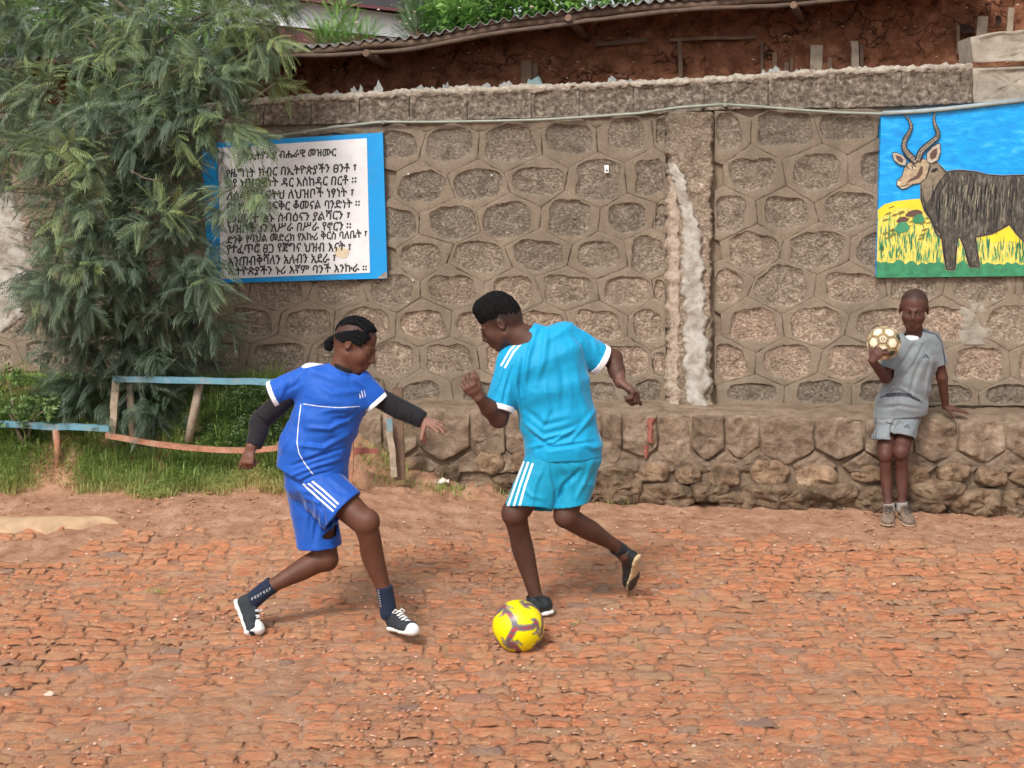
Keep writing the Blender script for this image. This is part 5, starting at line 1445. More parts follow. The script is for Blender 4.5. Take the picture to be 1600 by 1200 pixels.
def largest(V, Fq, keep=.02):
    lab = np.arange(len(V))
    for _ in range(400):
        m_ = lab[Fq].min(1); new = lab.copy()
        for k in range(4): np.minimum.at(new, Fq[:, k], m_)
        new = new[new]
        if (new == lab).all(): break
        lab = new
    u, inv, cnt = np.unique(lab, return_inverse=True, return_counts=True)
    ok = (cnt >= cnt.max() * keep)[inv]; idx = np.cumsum(ok) - 1
    f = ok[Fq[:, 0]]
    return V[ok], idx[Fq[f]]
def vnormals(V, Fq):
    n = np.cross(V[Fq[:, 2]] - V[Fq[:, 0]], V[Fq[:, 3]] - V[Fq[:, 1]]); N = np.zeros_like(V)
    for k in range(4): np.add.at(N, Fq[:, k], n)
    return N / (np.linalg.norm(N, axis=1, keepdims=True) + 1e-12)
def relax(V, Fq, it=1, f=.5):
    for _ in range(it):
        S = np.zeros_like(V); C = np.zeros(len(V))
        for a, b in ((0, 1), (1, 2), (2, 3), (3, 0)):
            np.add.at(S, Fq[:, a], V[Fq[:, b]]); np.add.at(S, Fq[:, b], V[Fq[:, a]])
            np.add.at(C, Fq[:, a], 1); np.add.at(C, Fq[:, b], 1)
        V = V + f * (S / C[:, None] - V)
    return V

def cone(a, b, ra, rb):
    a = np.asarray(a, float); b = np.asarray(b, float); ab = b - a; L2 = ab @ ab + 1e-12; r = max(ra, rb)
    lo = np.minimum(a, b) - r; hi = np.maximum(a, b) + r
    def fn(X, Y, Z):
        x, y, z = X - a[0], Y - a[1], Z - a[2]
        t = np.clip((x * ab[0] + y * ab[1] + z * ab[2]) / L2, 0, 1)
        return np.sqrt((x - t * ab[0]) ** 2 + (y - t * ab[1]) ** 2 + (z - t * ab[2]) ** 2) - (ra + (rb - ra) * t)
    return lo, hi, fn
def ell(c, R, r):
    """ellipsoid: R rows are its axes, r its radii"""
    c = np.asarray(c, float); R = np.asarray(R, float); r = np.asarray(r, float)
    e = np.sqrt(((R * r[:, None]) ** 2).sum(0)); lo, hi = c - e, c + e
    def fn(X, Y, Z):
        x, y, z = X - c[0], Y - c[1], Z - c[2]
        q = [x * R[i, 0] + y * R[i, 1] + z * R[i, 2] for i in range(3)]
        k0 = np.sqrt(sum((q[i] / r[i]) ** 2 for i in range(3))); k1 = np.sqrt(sum((q[i] / r[i] ** 2) ** 2 for i in range(3))) + 1e-9
        return k0 * (k0 - 1) / k1
    return lo, hi, fn
def seg(a, b, u, r1a, r2a, r1b, r2b, flatcap=.6):
    """swept ellipse: r1 along u, r2 across"""
    a = np.asarray(a, float); b = np.asarray(b, float); ab = b - a; L = np.linalg.norm(ab); w = ab / L
    u = np.asarray(u, float); u = nrm(u - w * (u @ w)); v = np.cross(w, u)
    r = max(r1a, r1b, r2a, r2b); lo = np.minimum(a, b) - r; hi = np.maximum(a, b) + r
    def fn(X, Y, Z):
        x, y, z = X - a[0], Y - a[1], Z - a[2]
        t = x * w[0] + y * w[1] + z * w[2]; tc = np.clip(t, 0, L); f = tc / L
        qu = x * u[0] + y * u[1] + z * u[2]; qv = x * v[0] + y * v[1] + z * v[2]; qw = t - tc
        R1 = r1a + (r1b - r1a) * f; R2 = r2a + (r2b - r2a) * f; Rw = np.minimum(R1, R2) * flatcap
        k0 = np.sqrt((qu / R1) ** 2 + (qv / R2) ** 2 + (qw / Rw) ** 2); k1 = np.sqrt((qu / R1 ** 2) ** 2 + (qv / R2 ** 2) ** 2 + (qw / Rw ** 2) ** 2) + 1e-9
        return k0 * (k0 - 1) / k1
    return lo, hi, fn
def loft(F_, st, k=.02, grow_=0.0, flatcap=.6):
    """st: list of (centre, u, r1, r2)"""
    for (a, b) in zip(st[:-1], st[1:]):
        F_.put(seg(a[0], b[0], (nrm(a[1]) + nrm(b[1])) / 2, a[2] + grow_, a[3] + grow_, b[2] + grow_, b[3] + grow_, flatcap), k)
def chain(F_, pts, rad, k=.012):
    # one smooth limb: splined centres and radii, so that no joint bulges
    pts = np.array(pts, float); rad = np.array(rad, float); n = len(pts)
    if n > 2:
        t = np.arange(n); tt = np.linspace(0, n - 1, (n - 1) * 5 + 1)
        def cr(a):
            out = []
            for x in tt:
                i = min(int(x), n - 2); f = x - i
                p0, p1, p2, p3 = a[max(i - 1, 0)], a[i], a[i + 1], a[min(i + 2, n - 1)]
                out.append(.5 * (2 * p1 + (p2 - p0) * f + (2 * p0 - 5 * p1 + 4 * p2 - p3) * f * f + (3 * p1 - p0 - 3 * p2 + p3) * f ** 3))
            return np.array(out)
        pts, rad = cr(pts), cr(rad)
    for i in range(len(pts) - 1): F_.put(cone(pts[i], pts[i + 1], rad[i], rad[i + 1]), k if i == 0 else .002)
def cut(F_, c, n, R_, k=.0015):
    """remove what lies beyond the plane through c with normal n, within R_ of c"""
    c = np.asarray(c, float); n = nrm(n)
    r = F_.box(c - R_, c + R_)
    sl, X, Y, Z = r
    d = -((X - c[0]) * n[0] + (Y - c[1]) * n[1] + (Z - c[2]) * n[2])
    s_ = np.sqrt((X - c[0]) ** 2 + (Y - c[1]) ** 2 + (Z - c[2]) ** 2) - R_
    F_.a[sl] = np.maximum(F_.a[sl], -np.maximum(d, s_).astype(np.float32))
def scut(F_, c, n, R_, L=.11):
    """cut a sleeve or leg off at a plane: removes only what lies within R_ of the axis beyond c"""
    c = np.asarray(c, float); n = nrm(n); lo = np.minimum(c, c + n * L) - R_; hi = np.maximum(c, c + n * L) + R_
    r = F_.box(lo, hi)
    if r is None: return
    sl, X, Y, Z = r; x, y, z = X - c[0], Y - c[1], Z - c[2]
    t = x * n[0] + y * n[1] + z * n[2]; tc = np.clip(t, 0, L)
    d = np.maximum(np.sqrt((x - tc * n[0]) ** 2 + (y - tc * n[1]) ** 2 + (z - tc * n[2]) ** 2) - R_, -t)
    F_.a[sl] = np.maximum(F_.a[sl], -d.astype(np.float32))
def shell(F_, th): F_.a = np.maximum(F_.a, -(F_.a + th))
def bbox(pts, m): p = np.array(pts); return p.min(0) - m, p.max(0) + m

def head(F_, C, fwd, up, s=1.0, jaw=1.0, lips=1.0, nose=1.0, k=.012, child=0):
    fwd = nrm(fwd); up = nrm(np.asarray(up, float) - fwd * (np.asarray(up, float) @ fwd)); rt = np.cross(fwd, up); R = np.array([rt, fwd, up])
    Lc = lambda x, y, z: np.asarray(C) + s * (x * rt + y * fwd + z * up)
    E = lambda x, y, z, a, b, c, kk=k, op='u', R_=R: F_.put(ell(Lc(x, y, z), R_, np.array([a, b, c]) * s), kk * s, op)
    E(0, -.014, .036, .073, .093, .080)
    E(0, -.045, .000, .060, .060, .062, .03)
    E(0, .026, -.030, .058 * jaw, .062, .075, .025)
    E(0, .056, -.080 + .004 * child, .026 * jaw, .026, .026, .02)
    if child:
        E(0, -.014, .038, .0755, .093, .080)
    for sg in (-1, 1):
        F_.put(cone(Lc(sg * .054 * jaw, .0, -.050), Lc(sg * .020, .060, -.088), .017 * s, .016 * s), .03 * s)
        E(sg * .034, .056, -.026, .024, .022, .026, .03)
        E(sg * .030, .082, .004, .0155, .010, .0115, .012, 's')
        E(sg * .030, .070, .003, .0145, .0145, .0115, .004)
        F_.put(cone(Lc(sg * .012, .086, .018), Lc(sg * .042, .068, .020), .006 * s, .005 * s), .014 * s)
        # ear
        a = .35; Re = np.array([nrm(rt * math.cos(a) * sg - fwd * math.sin(a)), nrm(fwd * math.cos(a) + rt * math.sin(a) * sg), up])
        F_.put(ell(Lc(sg * (.075 + .003 * child), -.016, -.002), Re, np.array([.008, .017, .027 + .002 * child]) * s), .006 * s)
        F_.put(ell(Lc(sg * (.084 + .003 * child), -.012, .000), Re, np.array([.0065, .010, .018]) * s), .003 * s, 's')
        E(sg * .014 * nose, .092, -.034, .0085, .0095, .0075, .006)
    F_.put(cone(Lc(0, .083, .012), Lc(0, .102 - .005 * child, -.026 + .003 * child), .0085 * s, .0115 * s), .010 * s)
    E(0, .086, -.050, .020, .012, .012, .012)
    F_.put(cone(Lc(-.016, .087, -.056), Lc(.016, .087, -.056), .0065 * lips * s, .0065 * lips * s), .005 * s)
    F_.put(cone(Lc(-.013, .087, -.069), Lc(.013, .087, -.069), .0075 * lips * s, .0075 * lips * s), .005 * s)
    E(0, .098, -.0622, .020, .007, .0018, .0025, 's')
    return R, Lc

def hand(F_, W0, yd, zd, side, L=.18, curls=((15, 25, 15),) * 4, spread=.08, thumb=(40, 10, 20), k=.005, palm_r=1.0, spreads=None):
    """wrist W0, yd towards the fingers, zd out of the back of the hand; side=+1: thumb towards +cross(yd,zd)"""
    c = L / .18; yd = nrm(yd); zd = nrm(np.asarray(zd, float) - yd * (np.asarray(zd) @ yd)); xd = side * np.cross(yd, zd)
    Lc = lambda x, y, z: np.asarray(W0) + c * (x * xd + y * yd + z * zd)
    F_.put(seg(Lc(0, -.01, 0), Lc(.0, .05, 0), xd, .025 * c, .018 * c, .034 * c, .015 * c), .008)
    F_.put(seg(Lc(.0, .045, 0), Lc(0, .078, -.001), xd, .034 * c, .0145 * c, .038 * c, .012 * c), .008)
    kx = [.029, .010, -.010, -.028]; ky = [.086, .090, .086, .078]; fl = [.070, .078, .073, .057]
    for i in range(4):
        p = Lc(kx[i], ky[i] - .01, -.001); a = 0; r = [.0088, .0082, .0074, .0064]
        sp_ = (kx[i] / .03) * spread if spreads is None else spreads[i]
        yy_ = nrm(yd * math.cos(sp_) + xd * math.sin(sp_))
        for j, f in enumerate((.45, .31, .24)):
            a += math.radians(curls[i][j]); d = yy_ * math.cos(a) - zd * math.sin(a)
            q = p + d * fl[i] * f * c; F_.put(cone(p, q, r[j] * c, r[j + 1] * c), k); p = q
    a0, a1, a2 = [math.radians(t) for t in thumb]
    p = Lc(.020, .018, -.006); d = nrm(xd * math.sin(a0) + yd * math.cos(a0) - zd * .25)
    q = p + d * .042 * c; F_.put(cone(p, q, .0145 * c, .0115 * c), .008); p = q
    d = nrm(d * math.cos(a1) + yd * math.sin(a1) - zd * .1); q = p + d * .032 * c; F_.put(cone(p, q, .0108 * c, .0095 * c), k); p = q
    d = nrm(d * math.cos(a2) + yd * math.sin(a2) - zd * .25); q = p + d * .026 * c; F_.put(cone(p, q, .0095 * c, .0075 * c), k)
    return Lc

def shoe_parts(parent, heel, fwd, up, L, upper_mat, sole_mat, toe_mat=None, bend=0.0, h=.0022, label=None, collar=.085, lace_mat=None, sole_t=.022, width=1.0, ankle=None, toecap=False, name='shoe', low=True):
    """heel: where the back of the sole touches; builds upper + sole (+ toe cap, laces). Returns local->world."""
    fwd = nrm(fwd); up = nrm(np.asarray(up, float) - fwd * (np.asarray(up) @ fwd)); rt = np.cross(fwd, up); c = L / .27
    ball = .185
    def Lc(x, y, z):
        x, y, z = x * c, y, z
        if y > ball and bend:
            a = math.radians(bend); yy = (y - ball)
            y2 = ball + yy * math.cos(a) - (z - 0) * math.sin(a) * 1.0; z2 = yy * math.sin(a) + z * math.cos(a)
        else: y2, z2 = y, z
        return np.asarray(heel, float) + rt * x + fwd * y2 * c + up * z2 * c
    st = [(.012, .026, .030), (.04, .031, .034), (.09, .030, .033), (.135, .036, .036), (.185, .043, .040), (.225, .040, .036), (.258, .028, .026)]
    lo, hi = bbox([Lc(sx * .06, y, z) for sx in (-1, 1) for y in (-.02, .15, .185, .29) for z in (-.01, .14)], .01)
    U = Fld(lo, hi, h)
    hz = [.052, .052, .050, .046, .036, .030, .026]; cy = [.030, .045, .085, .130, .180, .220, .246]; hr = [.030, .033, .033, .035, .030, .026, .020]
    for i in range(len(cy) - 1):
        U.put(seg(Lc(0, cy[i], hz[i] * .72 + .006), Lc(0, cy[i + 1], hz[i + 1] * .72 + .006), rt, st[i][1] * c * width, hr[i] * c, st[i + 1][1] * c * width, hr[i + 1] * c, .8), .012)
    an = Lc(0, .055, .10) if ankle is None else ankle
    U.put(seg(Lc(0, .052, .045), Lc(0, .052, .045) + nrm(an - Lc(0, .052, .045)) * .05 * c, rt, .033 * c, .040 * c, .034 * c, .038 * c, .3), .012)
    # tongue ridge
    U.put(cone(Lc(0, .10, .078), Lc(0, .165, .058), .016 * c, .012 * c), .012)
    axd = nrm(an - Lc(0, .052, .045)); cc = Lc(0, .052, .045) + axd * (collar - .03) * c
    cut(U, cc, axd + fwd * -.15, .09)
    cut(U, Lc(0, .10, .004), -up, .14); 
    V, Fq = U.mesh(); V = relax(V, Fq, 1, .4)
    N = vnormals(V, Fq)
    sh = mesh_np(name, V, Fq, upper_mat, True, parent=parent)
    if label: sh['label'] = label
    S = Fld(lo, hi, h)
    sw = [.030, .034, .030, .035, .046, .043, .030]; sy = [.028, .050, .095, .135, .185, .222, .246]
    for i in range(len(sy) - 1):
        S.put(seg(Lc(0, sy[i], sole_t / 2), Lc(0, sy[i + 1], sole_t / 2), rt, sw[i] * c * width, sole_t * .62 * c, sw[i + 1] * c * width, sole_t * .62 * c, 1.6), .006)
    if toecap:
        S.put(ell(Lc(0, .238, .022), np.array([rt, fwd, up]), np.array([.034, .036, .030]) * c), .01)
    V, Fq = S.mesh(); V = relax(V, Fq, 1, .4)
    sl = mesh_np('sole', V, Fq, sole_mat, True, parent=sh)
    if lace_mat:
        for i in range(5):
            y = .112 + i * .020; z = .094 - i * .0085
            a, b_ = (Lc(-.020, y, z - .006), Lc(.018, y + .010, z - .006)) if i % 2 else (Lc(-.018, y + .010, z - .006), Lc(.020, y, z - .006)); mid = (a + b_) / 2 + up * .008 * c
            Vt, Tt = tube_tris([a, mid, b_], [.0036 * c] * 3, n=6); mesh_np('lace', Vt, Tt, lace_mat, True, parent=sh)
            a, b_ = Lc(-.020, y, z - .006), Lc(.020, y, z - .006); mid = (a + b_) / 2 + up * .0085 * c
            Vt, Tt = tube_tris([a, mid, b_], [.0034 * c] * 3, n=6); mesh_np('lace', Vt, Tt, lace_mat, True, parent=sh)
        for sg in (-1, 1):
            a = Lc(0, .112, .094); pts = [a, a + rt * sg * .018 * c + up * .012 * c, a + rt * sg * .034 * c - up * .002 * c, a + rt * sg * .020 * c - up * .004 * c]
            Vt, Tt = tube_tris(pts, [.003 * c] * 4, n=5); mesh_np('lace', Vt, Tt, lace_mat, True, parent=sh)
    return sh, Lc

# ---- cloth folds: creases drawn where the photo shows them, pressed into the surface along its normal
def folds(V, Fq, creases, facing=-1, amp=1.0, sharp=1.0, fine=.0022, seed=0, stretch=(1, 1, 1), front=True):
    N = vnormals(V, Fq); px_, py_ = proj(V)
    d = np.zeros(len(V))
    ff = np.clip(-N[:, 1] * 2 + .3, 0, 1)
    for (pts, w, a) in creases:
        best = np.full(len(V), 1e9); tt = np.zeros(len(V)); tot = len(pts) - 1
        for i in range(tot):
            ax, ay = pts[i]; bx, by = pts[i + 1]; L2 = (bx - ax) ** 2 + (by - ay) ** 2
            t = np.clip(((px_ - ax) * (bx - ax) + (py_ - ay) * (by - ay)) / L2, 0, 1)
            dd = np.hypot(px_ - ax - t * (bx - ax), py_ - ay - t * (by - ay)); m = dd < best
            best[m] = dd[m]; tt[m] = (i + t[m]) / tot
        fade = np.sin(np.clip(tt, .03, .97) * math.pi) ** .5
        w = w * .8; d += a * 1.35 * fade * (np.exp(-(best / w) ** 2) - .5 * np.exp(-(best / (w * 2.3)) ** 2)) * ff
    q = V * np.array(stretch)
    d += fine * (ridge(q * 9 + seed, 3) * .8 + vnoise(q * 5 + seed * 3) * 1.2 + .4 * (1 - np.abs(vnoise((q + .06 * vnoise(q * 6)[:, None]) * np.array([16, 10, 7]) + seed * 7)) ** .6 * 2))
    return V + N * (d * amp)[:, None]

def cloth(name, col, var=.05, rough=.62, parent=None, stripe=None, sheen=.25, dirt=None, prints=()):
    """jersey cloth; 'stripe' attribute holds a signed distance in mm (negative = printed colour)"""
    m, nt, b = newmat(name); T = NT(nt); pos = T.obj()
    c = T.ramp(T.noise(pos, 5, 3, .5), [(.3, tuple(x * (1 - var) for x in col)), (.7, tuple(min(1, x * (1 + var)) for x in col))])
    for (an, pc) in prints:
        f = T.maprange(T.attr(an), .7, -.7)
        c = T.mix(f, c, pc)
    if dirt: c = T.mix(T.maprange(T.noise(pos, 8, 6, .7), .5, .75, 0, dirt[1]), c, dirt[0])
    T.l(c, b.inputs['Base Color']); b.inputs['Roughness'].default_value = rough
    b.inputs['Sheen Weight'].default_value = sheen; b.inputs['Sheen Roughness'].default_value = .4
    b.inputs['Specular IOR Level'].default_value = .35
    p = T.bump(T.noise(T.obj((1, 1, .6)), 24, 4, .6), .30, .008, b)
    T.bump(T.voro(pos, 700), .25, .0008, b, p)
    return m
def skin(name, col, dark, light, rough=.56):
    m, nt, b = newmat(name); T = NT(nt); pos = T.obj()
    c = T.ramp(T.noise(pos, 14, 4, .6), [(.3, tuple(x * .82 for x in col)), (.7, tuple(x * 1.15 for x in col))])
    c = T.mix(T.maprange(T.attr('dark'), 0, 1), c, dark)
    c = T.mix(T.maprange(T.attr('pale'), 0, 1), c, light)
    T.l(c, b.inputs['Base Color']); b.inputs['Roughness'].default_value = rough
    b.inputs['Specular IOR Level'].default_value = .32
    b.inputs['Subsurface Weight'].default_value = .12; b.inputs['Subsurface Radius'].default_value = (.012, .005, .003); b.inputs['Subsurface Scale'].default_value = 1.0
    T.bump(T.noise(pos, 260, 4, .6), .22, .0015, b)
    return m
def hairmat(name, col=(.012, .011, .011), scale=160):
    m, nt, b = newmat(name); T = NT(nt); pos = T.obj()
    c = T.ramp(T.noise(pos, scale, 3, .7), [(.35, tuple(x * .5 for x in col)), (.7, tuple(x * 2.2 for x in col))])
    T.l(c, b.inputs['Base Color']); b.inputs['Roughness'].default_value = .85; b.inputs['Specular IOR Level'].default_value = .15
    T.bump(T.noise(pos, scale, 4, .7), 1.0, .006, b); return m
def lin_dist(V, segs, hw, side=None):
    """signed distance in mm to a set of thin bands (segments in photo pixels)"""
    px_, py_ = proj(V); best = np.full(len(V), 1e9)
    for (pts, w) in segs:
        for (a, b_) in zip(pts[:-1], pts[1:]):
            L2 = (b_[0] - a[0]) ** 2 + (b_[1] - a[1]) ** 2
            t = np.clip(((px_ - a[0]) * (b_[0] - a[0]) + (py_ - a[1]) * (b_[1] - a[1])) / L2, 0, 1)
            best = np.minimum(best, np.hypot(px_ - a[0] - t * (b_[0] - a[0]), py_ - a[1] - t * (b_[1] - a[1])) - w / 2)
    return best * 2.7
M['eye'] = simple('eye_white', (.34, .29, .25), .25, .05)
M['pupil'] = simple('dark_iris', (.012, .008, .006), .2, .1)
M['lash'] = simple('lash_line', (.008, .006, .005), .6)
M['brow'] = simple('eyebrow_hair', (.010, .008, .008), .8)
def face_details(parent, Lc, R, s, look=(0, 0), lid=.5, right=True, left=True, es=1.0):
    for sg, on in ((-1, left), (1, right)):
        if not on: continue
        # visible slit of the eye under a lowered lid, lash line and brow
        c = Lc(sg * .030, .0825, -.0015)
        V = []; n = 10
        for i in range(n):
            a = 2 * math.pi * i / n
            V.append(c + s * (R[0] * .0125 * es * math.cos(a) + R[2] * .0042 * es * math.sin(a) + R[1] * (.0018 - .0050 * math.cos(a) ** 2)))
        V.append(c + s * R[1] * .0035); V = np.array(V)
        e = mesh_np('eye', V, np.array([[i, (i + 1) % n, n] for i in range(n)]), M['eye'], True, parent=parent)
        c2 = Lc(sg * .030 + look[0], .0868, -.0022)
        V = np.array([c2 + s * (R[0] * .0046 * es * math.cos(a) + R[2] * .0038 * es * math.sin(a)) for a in np.linspace(0, 2 * math.pi, 10, endpoint=False)] + [c2 + s * R[1] * .0008])
        mesh_np('iris', V, np.array([[i, (i + 1) % 10, 10] for i in range(10)]), M['pupil'], True, parent=e)
        pts = [Lc(sg * .030 + x_, .0868 - abs(x_) * .38, .0022 - (x_ / .014) ** 2 * .003) for x_ in np.linspace(-.014, .014, 7)]
        Vt, Tt = tube_tris(pts, [.0006 * s, .0013 * s, .0014 * s, .0014 * s, .0014 * s, .0013 * s, .0006 * s], n=5); mesh_np('eyelashes', Vt, Tt, M['lash'], True, parent=parent)
        pts = [Lc(sg * x_, .0925 - (x_ - .012) * .42, .0215 + .004 * math.sin((x_ - .012) / .035 * math.pi)) for x_ in np.linspace(.013, .046, 7)]
        Vt, Tt = tube_tris(pts, [.0010 * s, .0018 * s, .0020 * s, .0018 * s, .0016 * s, .0012 * s, .0005 * s], n=5, flat=.6); mesh_np('eyebrow', Vt, Tt, M['brow'], True, parent=parent)

def skin_attrs(V, Lc, R, s, extra_pale=(), scalp=None):
    q = (V - Lc(0, 0, 0)) @ R.T / s
    dark = np.exp(-((q[:, 0] / .019) ** 2 + ((q[:, 2] + .063) / .010) ** 2)) * (q[:, 1] > .075) * .75
    nostr = np.minimum(np.hypot((np.abs(q[:, 0]) - .0095) / .005, (q[:, 2] + .043) / .003), 3)
    dark += .7 * np.exp(-nostr ** 2) * (q[:, 1] > .08)
    if scalp is not None: dark = np.maximum(dark, scalp(q))
    pale = np.zeros(len(V))
    for (c, n, r) in extra_pale:
        d = V - np.asarray(c); pale = np.maximum(pale, np.exp(-(np.linalg.norm(d, axis=1) / r) ** 4) * 1.0 * n)
    return {'dark': np.clip(dark, 0, 1), 'pale': np.clip(pale, 0, 1)}
UPV = np.array([0, 0, 1.])
# ================================================================== THE MAN (sky blue kit, seen from behind)
Y0 = 6.25
def mk(Yb):
    return (lambda x, y, d=0.0: P(x, y, Yb + d)), (lambda r: r * Yb / F)
m, R_ = mk(Y0)
man = empty('person')
tag(man, 'young man in sky blue football kit seen from behind, looking down at the yellow ball', 'person')
skin_m = skin('dark_brown_skin', (.085, .037, .024), (.022, .012, .010), (.32, .17, .125))
Mcy = cloth('sky_blue_jersey', (.0, .31, .57), prints=(('stripe', (.78, .84, .88)),))
Mcys = cloth('sky_blue_shorts', (.0, .28, .47), prints=(('stripe', (.74, .82, .88)),))
Mcyp = cloth('sky_blue_collar', (.0, .30, .54))
Mwh = cloth('white_trim', (.80, .80, .82), .04)
fwd = np.array([-.83, .16, -.53]); up = np.array([-.50, .0, .85])
u_sh = np.array([.86, .10, .50])
B = Fld(*bbox([m(720, 440, -.25), m(1020, 985, .3)], .05), .0032)
hR, hL = head(B, m(782, 505), fwd, up, .97)
# neck, torso core
B.put(seg(m(795, 518), m(826, 532), (0, 1, 0), R_(21), R_(20), R_(25), R_(24)), .02)
tor = [(m(832, 538), u_sh, .145, .070), (m(848, 565), u_sh, .165, .095), (m(862, 610), (1, 0, .15), .140, .095), (m(873, 660), (1, 0, .06), .130, .092), (m(878, 705), (1, 0, .04), .145, .105)]
loft(B, tor, .03)
# arms
sL, eL, wL = m(800, 578, -.03), m(779, 654, -.07), m(749, 621, -.16)
B.put(cone(sL, eL, .050, .040), .03); B.put(cone(eL, (eL + wL) / 2, .040, .037), .015); B.put(cone((eL + wL) / 2, wL, .036, .025), .015)
hand(B, wL, wL - eL + np.array([-.03, 0, .03]), (-.3, -.95, -.1), 1, .172, curls=((35, 60, 40), (40, 55, 35), (42, 50, 30), (45, 45, 25)), spread=.22, thumb=(25, 25, 15))
sRt, eRt, wRt = m(890, 535, .05), m(958, 560, .10), m(969, 598, .02)
B.put(cone(sRt, eRt, .052, .040), .03); B.put(cone(eRt, (eRt + wRt) / 2, .040, .036), .015); B.put(cone((eRt + wRt) / 2, wRt, .035, .026), .015)
hand(B, m(971, 598, .01), (.55, -.3, -.38), (.25, .1, .95), -1, .190, curls=((50, 75, 40), (52, 75, 45), (55, 75, 45), (58, 75, 45)), spread=.05, thumb=(35, 30, 30))
# legs
h1, k1, a1 = m(860, 714), m(805, 803, -.05), m(838, 935, .0)
c1 = m(818, 862, .005)
B.put(cone(h1, k1, .078, .056), .03); chain(B, [k1, m(811, 832, -.015), c1, m(829, 902, .005), a1], [.052, .047, .0475, .036, .0285], .004)
B.put(ell(m(800, 801, -.047), np.eye(3), (.042, .048, .050)), .025)
h2, k2, a2 = m(898, 715, .02), m(884, 806, -.06), m(962, 853, .12)
B.put(cone(h2, k2, .078, .055), .03); chain(B, [k2, m(906, 820, -.01), m(924, 830, .03), m(944, 842, .08), a2], [.052, .047, .045, .034, .028], .004)
B.put(cone(a1, m(836, 955, .0), .030, .032), .01); B.put(cone(a2, m(975, 868, .13), .030, .030), .01)
V, Fq = B.mesh(); V = relax(V, Fq, 2, .45)
at = skin_attrs(V, hL, hR, .97, extra_pale=((wL + np.array([-.05, .03, .09]), .0, .05),), scalp=lambda q: np.clip((q[:, 2] + .045 + .5 * np.clip(q[:, 1] + .02, -.03, .1) * -1) / .07, 0, 1) * np.clip((.030 - q[:, 1] + .4 * np.clip(q[:, 2], 0, .2)) / .02, 0, 1) * (np.abs(q[:, 0]) < .0785) * .9)
palm = np.linalg.norm(V - (wL + np.array([-.06, 0, .08])), axis=1) < .11
N = vnormals(V, Fq)
at['pale'] = np.where(palm & (N[:, 1] > .2), .8, at['pale']) + .25 * palm * (N[:, 1] <= .2)
at['pale'] += .28 * (np.linalg.norm(V - m(985, 600, .02), axis=1) < .07)
body = mesh_np('body', V, Fq, skin_m, True, at, man)
face_details(man, hL, hR, .97, right=False, es=.8)
# hair: a high top, ragged
H = Fld(*bbox([m(735, 435, -.12), m(830, 520, .12)], .02), .0028)
H.put(ell(hL(0, -.012, .066), hR, np.array([.0785, .092, .080]) * .97), .01)
H.put(ell(hL(0, .034, .104), hR, np.array([.054, .042, .036]) * .97), .02)
H.put(ell(hL(0, -.050, .030), hR, np.array([.068, .064, .072]) * .97), .02)
V, Fq = H.mesh(); N = vnormals(V, Fq); V = V + N * (.0022 * fbm(V * 150, 2) + .0016 * vnoise(V * 50))[:, None]
mesh_np('hair', V, Fq, hairmat('black_coily_hair', (.0055, .005, .005)), True, parent=man)
# shirt
S = Fld(*bbox([m(735, 490, -.2), m(975, 735, .25)], .02), .0036)
sh = [(m(829, 527), u_sh, .075, .060), (m(838, 541), u_sh, .165, .085), (m(848, 562), u_sh, .182, .115), (m(860, 605), (1, 0, .22), .172, .120), (m(871, 655), (1, 0, .10), .164, .118), (m(880, 700), (1, 0, .05), .166, .128), (m(882, 735), (1, 0, .05), .170, .132)]
loft(S, sh, .03)
S.put(cone(m(803, 566, -.02), m(779, 640, -.06), .072, .064), .035)
S.put(cone(m(882, 528, .04), m(944, 566, .09), .066, .068), .035)
S.put(cone(m(826, 532), m(826, 520), .05, .045), .03)
shell(S, .008)
cut(S, m(881, 714, .0), (.05, 0, -1), .30)
scut(S, m(778, 633, -.06), m(779, 640, -.06) - m(795, 585, -.02) + np.array([.01, 0, 0]), .080)
scut(S, m(936, 561, .08), m(944, 566, .09) - m(885, 530, .04), .085)
cut(S, m(818, 521, .0), nrm(m(800, 503) - m(832, 545)), .085)
V, Fq = S.mesh(); V = relax(V, Fq, 2, .5)
cr = [([(838, 515), (825, 560), (818, 620)], 5, .010), ([(855, 510), (850, 560), (838, 600)], 7, .008), ([(812, 560), (806, 600), (818, 655)], 5, .010), ([(895, 560), (905, 610), (925, 660)], 8, .007), ([(872, 545), (880, 590), (880, 640)], 9, -.007),
      ([(818, 660), (850, 685), (900, 672)], 5, .011), ([(826, 700), (865, 690), (905, 665)], 4, .009), ([(822, 640), (850, 665), (890, 655)], 6, -.008), ([(838, 682), (862, 700), (930, 690)], 4, -.010), ([(930, 640), (912, 665), (890, 690)], 5, .008),
      ([(790, 560), (778, 600), (765, 628)], 4, .009), ([(800, 575), (790, 610), (786, 635)], 4, -.009), ([(893, 520), (910, 540), (918, 570)], 5, -.008), ([(900, 512), (925, 530), (935, 552)], 4, .007), ([(850, 600), (858, 640), (845, 670)], 6, .007), ([(905, 690), (925, 700), (938, 698)], 5, .007)]
V = folds(V, Fq, cr, fine=.0026, seed=1, stretch=(1, 1, .6), amp=1.15)
st = lin_dist(V, [([(789, 574), (803, 549), (816, 535)], 3.0), ([(783, 571), (797, 547), (811, 532)], 3.0)], 1)
mesh_np('jersey', V, Fq, Mcy, True, {'stripe': st}, man)
